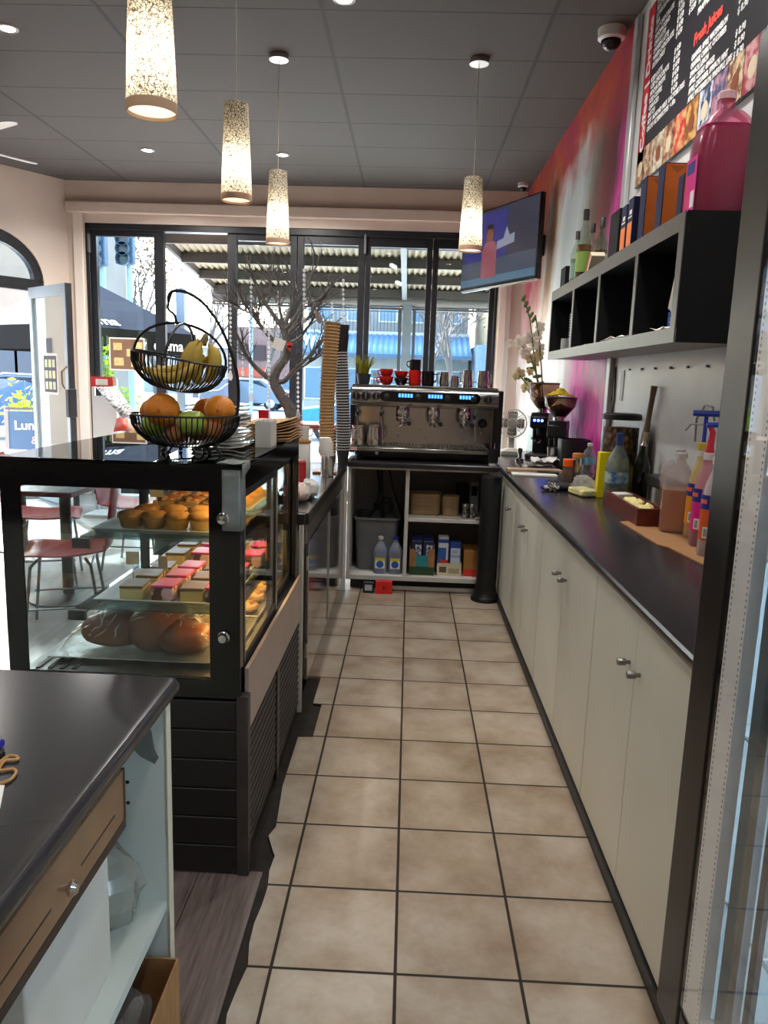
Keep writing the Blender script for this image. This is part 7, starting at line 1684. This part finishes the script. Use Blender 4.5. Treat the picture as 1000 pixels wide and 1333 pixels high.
MB().cyl((VX0, YE+.02, 2.60), (VX1, YE+.02, 2.60), .085, n=20).build('rolled_blind', mat('grey_blind', '6f6d6b', .6), t)
MB().box(VX0, YE-.03, 2.69, VX1, YE+.06, 2.80).build('gutter', mat('gutter_grey', '8a8886', .5), t, smooth=False)
MB().box(VX0, YE-.03, 2.475, VX1, YE+.06, 2.505).build('bottom_bar', VST, t, smooth=False)
for u in (236, 530):
    p = at(u, 420, YE); MB().box(p.x-.065, YE-.06, GZ, p.x+.065, YE+.06, 2.70).build('post', mat('blue_grey_post', '6d7f8c', .5, .2) if u == 236 else VPO, t, smooth=False)
    if u == 530:
        MB().box(p.x-.13, YE-.05, GZ, p.x-.085, YE+.05, 2.5).build('blind_guide', VST, t, smooth=False); MB().box(p.x+.085, YE-.05, GZ, p.x+.13, YE+.05, 2.5).build('blind_guide', VST, t, smooth=False)
for k, (u, v) in enumerate(((512, 347), (519, 369))):
    p = at(u, v, 9.6+.9*k); t2 = thing('tube_light', '%s of two tube lights under the verandah roof' % ('nearer', 'farther')[k], 'tube light', p); MB().cyl(p+Vector((-.03,-.10,0)), p+Vector((.03,.12,0)), .012, n=10).build('tube', emit('verandah_tube', 'f4f8ff', 6), t2); MB().beam(p+Vector((-.03,-.10,.02)), p+Vector((.03,.12,.02)), .03, .016).build('batten', WHITEP, t2)
# navy umbrella
UC = Vector((-4.62, 10.75, 0)); t = thing('market_umbrella', 'navy cafe umbrella lettered crema outside the left glazing', 'umbrella', (UC.x, UC.y, GZ))
UF = mat('navy_canvas', '16283a', .85, spec=.08, col2='132231', scale=5); UV = mat('charcoal_canvas', '1c1d1c', .85, spec=.08)
RU = 1.55; a0 = .18; cs = [UC+Vector((RU*math.cos(a0+k*PI/2), RU*math.sin(a0+k*PI/2), 1.98)) for k in range(4)]; ap = UC+Vector((0,0,2.72))
MB()._add(cs+[ap], [(0,1,4),(1,2,4),(2,3,4),(3,0,4)]).build('canopy', UF, t, smooth=False, solid=.006)
for k in range(4):
    a, b = cs[k], cs[(k+1) % 4]; dz = Vector((0,0,.30)); MB()._add([a, b, b-dz, a-dz], [(0,1,2,3)]).build('valance', UV, t, smooth=False, solid=.005)
    MB().cyl(ap-Vector((0,0,.05)), cs[k]-Vector((0,0,.02)), .012, n=6).build('rib', VPO, t)
MB().cyl(UC+Vector((0,0,GZ)), ap, .024, n=12).build('pole', VPO, t); MB().box(UC.x-.3, UC.y-.3, GZ, UC.x+.3, UC.y+.3, GZ+.08).build('base', BLACK, t, bev=.01)
a, b = cs[3], cs[0]; r = (b-a).normalized(); nv = r.cross(Vector((0,0,1)))
text('crema', .20, PAPER, t, a+r*1.45+nv*.02-Vector((0,0,.24)), r, (0,0,1), bold=.004)
c = a+r*1.24+nv*.02-Vector((0,0,.15))
MB().tube([c+r*(.085*math.cos(q))+Vector((0,0,.055*math.sin(q))) for q in [PI+PI*i/12 for i in range(13)]], .009, 6).tube([c+r*(-.085+.17*i/6)+Vector((0,0,.0+.008*math.sin(i*2))) for i in range(7)], .008, 6).tube([c+r*x_+Vector((0,0,z_)) for x_, z_ in ((0,.02),(.03,.05),(-.02,.08),(.02,.11))], .006, 6).build('cup_emblem', PAPER, t)
up = (ap-(a+b)/2).normalized(); text('crema', .26, PAPER, t, a+r*.35+up*.07+r.cross(up)*.012, r, up, bold=.006)
# traffic signals
def signal(u, v0, v1, Y, lab, wide=.28):
    p = at(u, v1, Y); t = thing('traffic_signal', lab, 'traffic light', (p.x, Y, GZ)); top = at(u, v0, Y).z
    MB().cyl((p.x, Y, GZ), (p.x, Y, top+.3), .06, n=12).build('pole', mat('blue_grey_metal', '7b93a6', .5, .2), t)
    h = top-p.z; b = MB().box(p.x-wide/2, Y-.25, p.z, p.x+wide/2, Y-.07, top).build('head', mat('signal_blue_black', '2c4356', .5), t, bev=.02)
    for k in range(3): z = p.z+h*(k+.5)/3; MB().lathe([(wide*.36, 0), (wide*.38, .12), (wide*.36, .12), (wide*.34, .0)], (p.x, Y-.25, z), 18, ax=(0,-1,0), cap=False).build('visor', mat('signal_blue_black', '2c4356', .5), b); MB().lathe([(0, 0), (wide*.33, 0), (wide*.33, .01)], (p.x, Y-.251, z), 18, ax=(0,-1,0)).build('lamp', mat('signal_lamp_%d' % k, ('1c3a3c','2c3434','3a2a2c')[k], .3), b)
signal(133, 306, 348, 14, 'tall traffic signal at the left edge of the glazing', .30); signal(168, 308, 346, 15, 'traffic signal above the navy umbrella', .34); signal(327, 352, 398, 24, 'small traffic signal seen through the branch tree', .40)
# cars
def car(x, y, z, L, col, lab, rz=0, roof=None):
    t = thing('car', lab, 'car', (x, y, z)); LOC[t.name] = Vector((0,0,0)); W = 1.75; M = mat('car_'+col, col, .25, .3, coat=.5)
    pr = [(-L/2, .32), (-L/2, .62), (-L/2+.12, .78), (-L*.27, .90), (-L*.14, 1.36), (-L*.02, 1.45), (L*.18, 1.43), (L*.33, 1.02), (L/2-.1, .92), (L/2, .72), (L/2, .32)]
    b = MB(); n = len(pr)
    rows = [(-1, 1.0), (-.86, 1.0)]
    ys = [(-W/2, 0), (-W/2+.09, 1), (W/2-.09, 1), (W/2, 0)]
    vs = []
    for yy, f in ys:
        for (px, pz) in pr:
            k = 0 if f else (.10 if pz > .95 else 0); vs.append((px*(1 if f else .985), yy*(1 if pz < .95 else .84), pz-k*.2))
    fs = [(r*n+i, r*n+(i+1) % n, (r+1)*n+(i+1) % n, (r+1)*n+i) for r in range(3) for i in range(n)]+[tuple(range(n-1, -1, -1)), tuple(3*n+i for i in range(n))]
    b._add(vs, fs); b.build('body', M, t, bev=.03, ang=50)
    for s in (-1, 1):
        g_ = [(-L*.245, .94), (-L*.135, 1.29), (-L*.02, 1.37), (L*.165, 1.35), (L*.275, 1.0)]
        MB()._add([(px, s*(W/2*.845+.012), pz) for px, pz in g_], [tuple(range(5))]).build('side_window', mat('car_glass', '1a2a36', .08), t, smooth=False, solid=.01)
        for wx in (-L*.31, L*.30):
            w = MB().lathe([(.20, -.10), (.32, -.09), (.33, -.04), (.33, .06), (.31, .10), (.20, .10)], (wx, s*(W/2-.10), .33), 28, ax=(0,1,0)).build('wheel', mat('tyre', '15161a', .8), t)
            MB().lathe([(0, 0), (.19, 0), (.20, .012), (.0, .02)], (wx, s*(W/2-.005), .33), 20, ax=(0,s,0)).build('hub_cap', ALU, w)
    MB().cbox((-L*.205, 0, 1.115), (.03, W*.76, .44), ry=.51).build('windscreen', mat('car_glass', '1a2a36', .08), t, smooth=False)
    for s in (-1, 1): MB().cbox((-L/2+.05, s*.62, .70), (.12, .30, .13)).build('headlight', mat('lamp_glass', 'd8dde0', .1), t, bev=.03); MB().cbox((L/2-.03, s*.66, .78), (.10, .22, .16)).build('tail_light', mat('tail_red', '8a1a1a', .2), t, bev=.02)
    t.rotation_euler.z = rz; return t
p = at(500, 500, 19.5); car(p.x, 19.5, GZ, 4.4, '2f7fa8', 'bright blue car parked behind the espresso machine view')
p = at(12, 490, 17); car(p.x, 17, GZ, 4.3, '3a5878', 'dark blue car seen through the open door', .5)
for k, (u, c, lab) in enumerate(((322, '56606a', 'grey car in the distance seen right of the fruit basket'), (305, '3a4450', 'dark car in the distance seen left of the tree'), (560, '3f86b0', 'pale blue car beyond the steel pitchers'))): p = at(u, 480, 36+k*5); car(p.x, 36+k*5, GZ-.06, 4.2, c, lab, .1*k) if k < 2 else None
# buildings
def window(mb_parent, x, y, z, w, h, glassm, fm):
    f = MB().box(x-w/2, y-.06, z, x+w/2, y, z+h).build('window', fm, mb_parent, smooth=False); MB().box(x-w/2+.06, y-.07, z+.06, x+w/2-.06, y-.0605, z+h-.06).build('pane', glassm, f, smooth=False)
BG = mat('far_window_glass', '5f7f92', .15); WF = mat('white_window_frame', 'd6d6d2', .5)
x0, x1 = at(392, 470, 35).x, at(612, 470, 35).x
t = thing('shop_building', 'white two-storey shop with a blue corrugated awning across the road', 'building', ((x0+x1)/2, 37, GZ-.06))
MB().box(x0, 36, GZ-.06, x1, 41, 3.6).build('ground_floor', mat('cream_shop_wall', 'a8a59a', .7), t, smooth=False)
MB().box(x0, 37.2, 3.6, x1, 41, 7.6).build('upper_floor', mat('grey_cream_wall', '8a8880', .7), t, smooth=False)
m = MB(); n = 60
m.grid(lambda u, v: (x0+(x1-x0)*u, 36.0-1.9*v, 3.45-.95*v+.03*math.sin(2*PI*u*n/2)), 180, 2); m.build('awning', mat('blue_awning_sheet', '5b7f9e', .5), t, solid=.02, recalc=False)
MB().box(x0, 34.05, 2.36, x1, 34.12, 2.52).build('awning_fascia', mat('dark_blue_fascia', '3d5468', .5), t, smooth=False)
r_ = MB(); 
r_.box(x0, 36.0, 4.48, x1, 36.05, 4.54)
k = 0
while x0+k*.16 < x1: r_.box(x0+k*.16, 36.0, 3.6, x0+k*.16+.03, 36.03, 4.48); k += 1
r_.build('balcony_railing', mat('dark_railing', '3a4048', .5), t, smooth=False)
for k in range(5): x = x0+(k+.5)*(x1-x0)/5; window(t, x, 36, .4, 1.5, 1.5, BG, WF); window(t, x, 37.2, 4.1, .9, 1.7, BG, WF)
x0b, x1b = x1+.15, x1+4.5
t = thing('corner_building', 'pale beige building with a curved edge at the right of the glazing', 'building', ((x0b+x1b)/2, 36, GZ-.06))
MB().prism([(x0b, 33), (x1b, 33), (x1b, 40), (x0b, 40)], 'z', GZ-.06, 3.0).build('wall', mat('blue_grey_lower_wall', '6f8290', .7), t, smooth=False)
MB().box(x0b+.4, 32.9, 3.0, x1b, 40, 6.4).build('upper_wall', mat('beige_upper_wall', '9a8a6c', .7), t, smooth=False)
MB().tube([(x0b+.2, 32.8, 6.0), (x0b+.7, 32.8, 4.2), (x0b+1.1, 32.8, 2.0), (x0b+1.3, 32.8, GZ-.06)], .28, 12).build('curved_column', mat('white_column', 'a8a8a4', .6), t)
x0c, x1c = at(-60, 470, 24).x, at(84, 470, 24).x
t = thing('arcade_building', 'beige building with a dark opening seen through the open door', 'building', ((x0c+x1c)/2, 27, GZ))
MB().box(x0c, 24.5, GZ, x1c, 30, 6.5).build('wall', mat('beige_arcade_wall', '86796a', .7, col2='7c7062', scale=1), t, smooth=False)
MB().box(x0c, 24.3, 2.6, x1c, 24.5, 2.85).build('ledge', mat('pale_ledge', '948b7e', .6), t, smooth=False)
for k in range(4): x = x0c+(k+.5)*(x1c-x0c)/4; window(t, x, 24.5, .1, 1.1, 2.2, mat('dark_doorway', '2c3a48', .4), WF)
MB().box(x0c, 24.35, GZ, x1c, 24.5, .35).build('plinth', mat('blue_grey_plinth', '8494a0', .6), t, smooth=False)
t = thing('side_street_building', 'beige building beside the pavement left of the doorway, mirrored in the open glass door', 'building', (-14, 12, GZ))
MB().box(-16, 8.5, GZ, -12, 17, 5.5).build('wall', mat('beige_arcade_wall', '86796a', .7), t, smooth=False)
for k in range(4): MB().box(-12.01, 9.3+k*1.9, .2, -11.95, 10.3+k*1.9, 2.4).build('window', BG, t, smooth=False)
x0d, x1d = at(186, 470, 60).x, at(300, 470, 60).x
t = thing('far_building', 'pale building at the far end of the street behind the basket', 'building', ((x0d+x1d)/2, 62, GZ-.06))
MB().box(x0d, 60, GZ-.06, x1d, 66, 3.4).build('wall', mat('pale_far_wall', '8f918f', .7), t, smooth=False); MB().prism([(59.5, 3.4), (66.5, 3.4), (63, 5.2)], 'x', x0d-.3, x1d+.3).build('roof', mat('grey_far_roof', '8f8a88', .7), t, smooth=False)
for k in range(4): window(t, x0d+(k+.5)*(x1d-x0d)/4, 60, .6, 1.1, 1.3, BG, WF)
x0e, x1e = at(300, 470, 52).x, at(392, 470, 52).x
t = thing('red_shop', 'red-fronted shop with a dark sign seen behind the branch tree', 'building', ((x0e+x1e)/2, 54, GZ-.06))
MB().box(x0e, 52, GZ-.06, x1e, 58, 4.6).build('wall', mat('pinkish_brick', '8a6a60', .8, col2='7e5e56', scale=4), t, smooth=False); MB().box(x0e+.3, 51.9, 1.3, x1e-2.0, 52, 1.9).build('red_panel', mat('brick_red_panel', 'b0482e', .6), t, smooth=False); MB().box(x0e+.6, 51.8, 2.4, x1e-2.4, 51.98, 3.4).build('dark_sign', mat('dark_brown_sign', '3a2420', .6), t, smooth=False)
for k in range(3): window(t, x0e+(k+.5)*(x1e-x0e)/3, 52, GZ+.2, 1.1, 1.1, BG, WF)
# trees
TBK = mat('pale_bark', '5e5650', .8, col2='4a443e', scale=12); LV1 = mat('brown_dry_leaves', '80603c', .8, col2='604428', scale=3)
def bare_tree(x, y, h, lab, seed, leaves, lm, z0=GZ):
    t = thing('street_tree', lab, 'tree', (x, y, z0)); g = random.Random(seed); m = MB(); lf = MB()
    def br(p, d, l, r, dep):
        pts = [p]; 
        for k in range(3): d = (d+Vector((g.uniform(-.3, .3), g.uniform(-.3, .3), g.uniform(-.05, .2)))).normalized(); p = p+d*l/3; pts.append(p)
        m.tube(pts, [r, r*.85, r*.72, r*.6], 5)
        if dep == 0:
            for k in range(leaves):
                q = p+Vector((g.uniform(-1, 1), g.uniform(-1, 1), g.uniform(-.8, .8)))*l*.9; s = h*.011*g.uniform(.6, 1.4); a = Vector((g.uniform(-1, 1), g.uniform(-1, 1), g.uniform(-1, 1))).normalized()*s; b = a.orthogonal().normalized()*s*.7
                lf._add([q-a, q-b, q+a, q+b], [(0,1,2,3)])
            return
        for k in range(3): br(pts[2 if k == 2 else 3], (d+Vector((g.uniform(-1, 1), g.uniform(-1, 1), g.uniform(-.1, .6)))*.75).normalized(), l*.72, r*.58, dep-1)
    br(Vector((x, y, z0)), Vector((0,0,1)), h*.34, h*.022, 4)
    m.build('trunk', TBK, t)
    if leaves: o = lf.build('foliage', lm, t, smooth=False, recalc=False)
p = at(205, 470, 37); bare_tree(p.x, 37, 8.5, 'bare tree with brown leaves beyond the navy umbrella', 3, 5, LV1)
p = at(262, 470, 47); bare_tree(p.x, 47, 9.0, 'bare tree with tan leaves between the left post and the branch tree', 5, 6, LV1)
p = at(345, 470, 45); bare_tree(p.x, 45, 7.5, 'thin bare tree in front of the red shop', 9, 3, LV1)
p = at(600, 470, 26); bare_tree(p.x, 26, 6.0, 'pale bare tree at the right in front of the blue awning', 12, 3, mat('pinkish_dry_leaves', '94705a', .8))
p = at(560, 470, 30); bare_tree(p.x, 30, 6.2, 'bare tree with scattered leaves in front of the balcony', 17, 4, LV1)
# green plants
GL1 = translucent('sunlit_green_leaf', 'a8c22e', .45, .5, '6f9a22', 6)
def shrub(x, y, z0, w, h, lab, pot=True, seed=1):
    t = thing('potted_shrub' if pot else 'shrub', lab, 'plant', (x, y, z0)); g = random.Random(seed); m = MB(); b0 = Vector((x, y, z0+(.35 if pot else 0)))
    if pot: MB().lathe([(w*.35, 0), (w*.5, .34), (w*.52, .36), (w*.45, .36), (w*.42, .33), (0, .33)], (x, y, z0), 20).build('pot', mat('grey_planter', '5f666c', .6), t)
    st = MB()
    for k in range(12):
        a = g.uniform(0, 2*PI); e = b0+Vector((w*.5*math.cos(a)*g.random(), w*.5*math.sin(a)*g.random(), h*g.uniform(.5, 1))); st.tube([b0-Vector((0,0,.03)), b0.lerp(e, .5)+Vector((0,0,h*.05)), e], .006, 4)
        for j in range(26):
            q = b0.lerp(e, g.uniform(.2, 1))+Vector((g.uniform(-.5, .5)*w*.5, g.uniform(-.5, .5)*w*.5, g.uniform(-.06, .08))); s = .05*g.uniform(.7, 1.4); u = Vector((g.uniform(-1, 1), g.uniform(-1, 1), g.uniform(-.5, 1))).normalized()*s; v = u.orthogonal().normalized()*s*.45
            m._add([q-u, q-v, q+u, q+v], [(0,1,2,3)])
    st.build('stems', STM, t); m.build('leaves', GL1, t, smooth=False, recalc=False)
p = at(139, 500, 9.6); shrub(p.x, 9.6, GZ, .34, 1.75, 'tall bright green shrub just outside the left glazing', True, 4)
p = at(36, 560, 11.2); shrub(p.x, 11.2, GZ, .8, 1.2, 'bright green shrub outside the open door behind the chalkboard sign', True, 6)
p = at(168, 494, 20); shrub(p.x, 20, GZ, .8, .9, 'small potted bush by the far road edge', True, 8)
# chalkboard A-frame sign
c = at(42, 560, 10.2); t = thing('sandwich_board', 'blue chalkboard sandwich board lettered Lunch outside the open door', 'sign', (c.x, 10.2, GZ)); LOC[t.name] = Vector((0,0,0))
h = 1.05; w = .62; FRM = mat('grey_wood_frame', '8a8784', .6)
def leaf(sg, nm1):
    A = [Vector((sx*w/2, sg*.30*(1-k), h*k)) for sx, k in ((-1,0),(1,0),(1,1),(-1,1))]
    return A
for sg in (-1, 1):
    A = leaf(sg, ''); MB().beam(A[0], A[3], .05, .03).beam(A[1], A[2], .05, .03).beam(A[3]+Vector((0,0,-.02)), A[2]+Vector((0,0,-.02)), .05, .03).beam(A[0].lerp(A[3], .12), A[1].lerp(A[2], .12), .05, .03).build('frame', FRM, t, smooth=False)
    i0 = .14; B = [A[0].lerp(A[3], i0), A[1].lerp(A[2], i0), A[2].lerp(A[1], .05), A[3].lerp(A[0], .05)]; MB()._add(B, [(0,1,2,3)]).build('board', mat('chalk_blue', '46627e', .7) if sg < 0 else mat('pale_board_back', 'c9c6bc', .7), t, smooth=False, solid=.008)
up = Vector((0, .30, h)).normalized(); text('Lunch', .17, PAPER, t, (-.22, -.30+.30*.72-.012, h*.72), (1,0,0), up, bold=.003); text('&', .15, mat('chalk_pink', 'e0a8a8', .7), t, (-.02, -.30+.30*.54-.012, h*.54), (1,0,0), up)
for k in range(4): zz = .44-.075*k; MB().cbox((.04, -.30+.30*zz-.010, h*zz), (.30-.04*(k % 2), .004, .022), rx=-.28).build('chalk_line', PAPER, t, smooth=False)
t.rotation_euler.z = .45
# ================================================================== light
w = bpy.data.worlds.new('world'); sc.world = w; w.use_nodes = True; nt = w.node_tree; nt.nodes.clear()
o = nt.nodes.new('ShaderNodeOutputWorld'); b = nt.nodes.new('ShaderNodeBackground'); s = nt.nodes.new('ShaderNodeTexSky')
s.sky_type = 'NISHITA'; s.sun_disc = False; s.sun_elevation = math.radians(38); s.sun_rotation = math.radians(-38); s.air_density = 1.0; s.dust_density = 2.5; s.ozone_density = 1
b.inputs[1].default_value = 1.2
nt.links.new(s.outputs[0], b.inputs[0]); nt.links.new(b.outputs[0], o.inputs[0])
sd = bpy.data.lights.new('sun', 'SUN'); sd.energy = 13.0; sd.angle = math.radians(.6); sd.color = (1, .95, .88)
so = bpy.data.objects.new('sun', sd); COL.objects.link(so); so.rotation_euler = (math.radians(52), 0, math.radians(142)); 
sv = Vector((-.62, .79, .0)).normalized(); el = math.radians(38); dirv = Vector((sv.x*math.cos(el), sv.y*math.cos(el), math.sin(el)))
so.rotation_euler = dirv.to_track_quat('Z', 'Y').to_euler()
sc.cycles.use_denoising = True; sc.cycles.max_bounces = 10; sc.cycles.transparent_max_bounces = 24; sc.cycles.diffuse_bounces = 5; sc.cycles.glossy_bounces = 5; sc.cycles.sample_clamp_indirect = 6; sc.cycles.caustics_reflective = False; sc.cycles.caustics_refractive = False
vs = sc.view_settings; vs.view_transform = 'Standard'; vs.look = 'None'; vs.gamma = 1; vs.use_curve_mapping = False; vs.exposure = 1.05
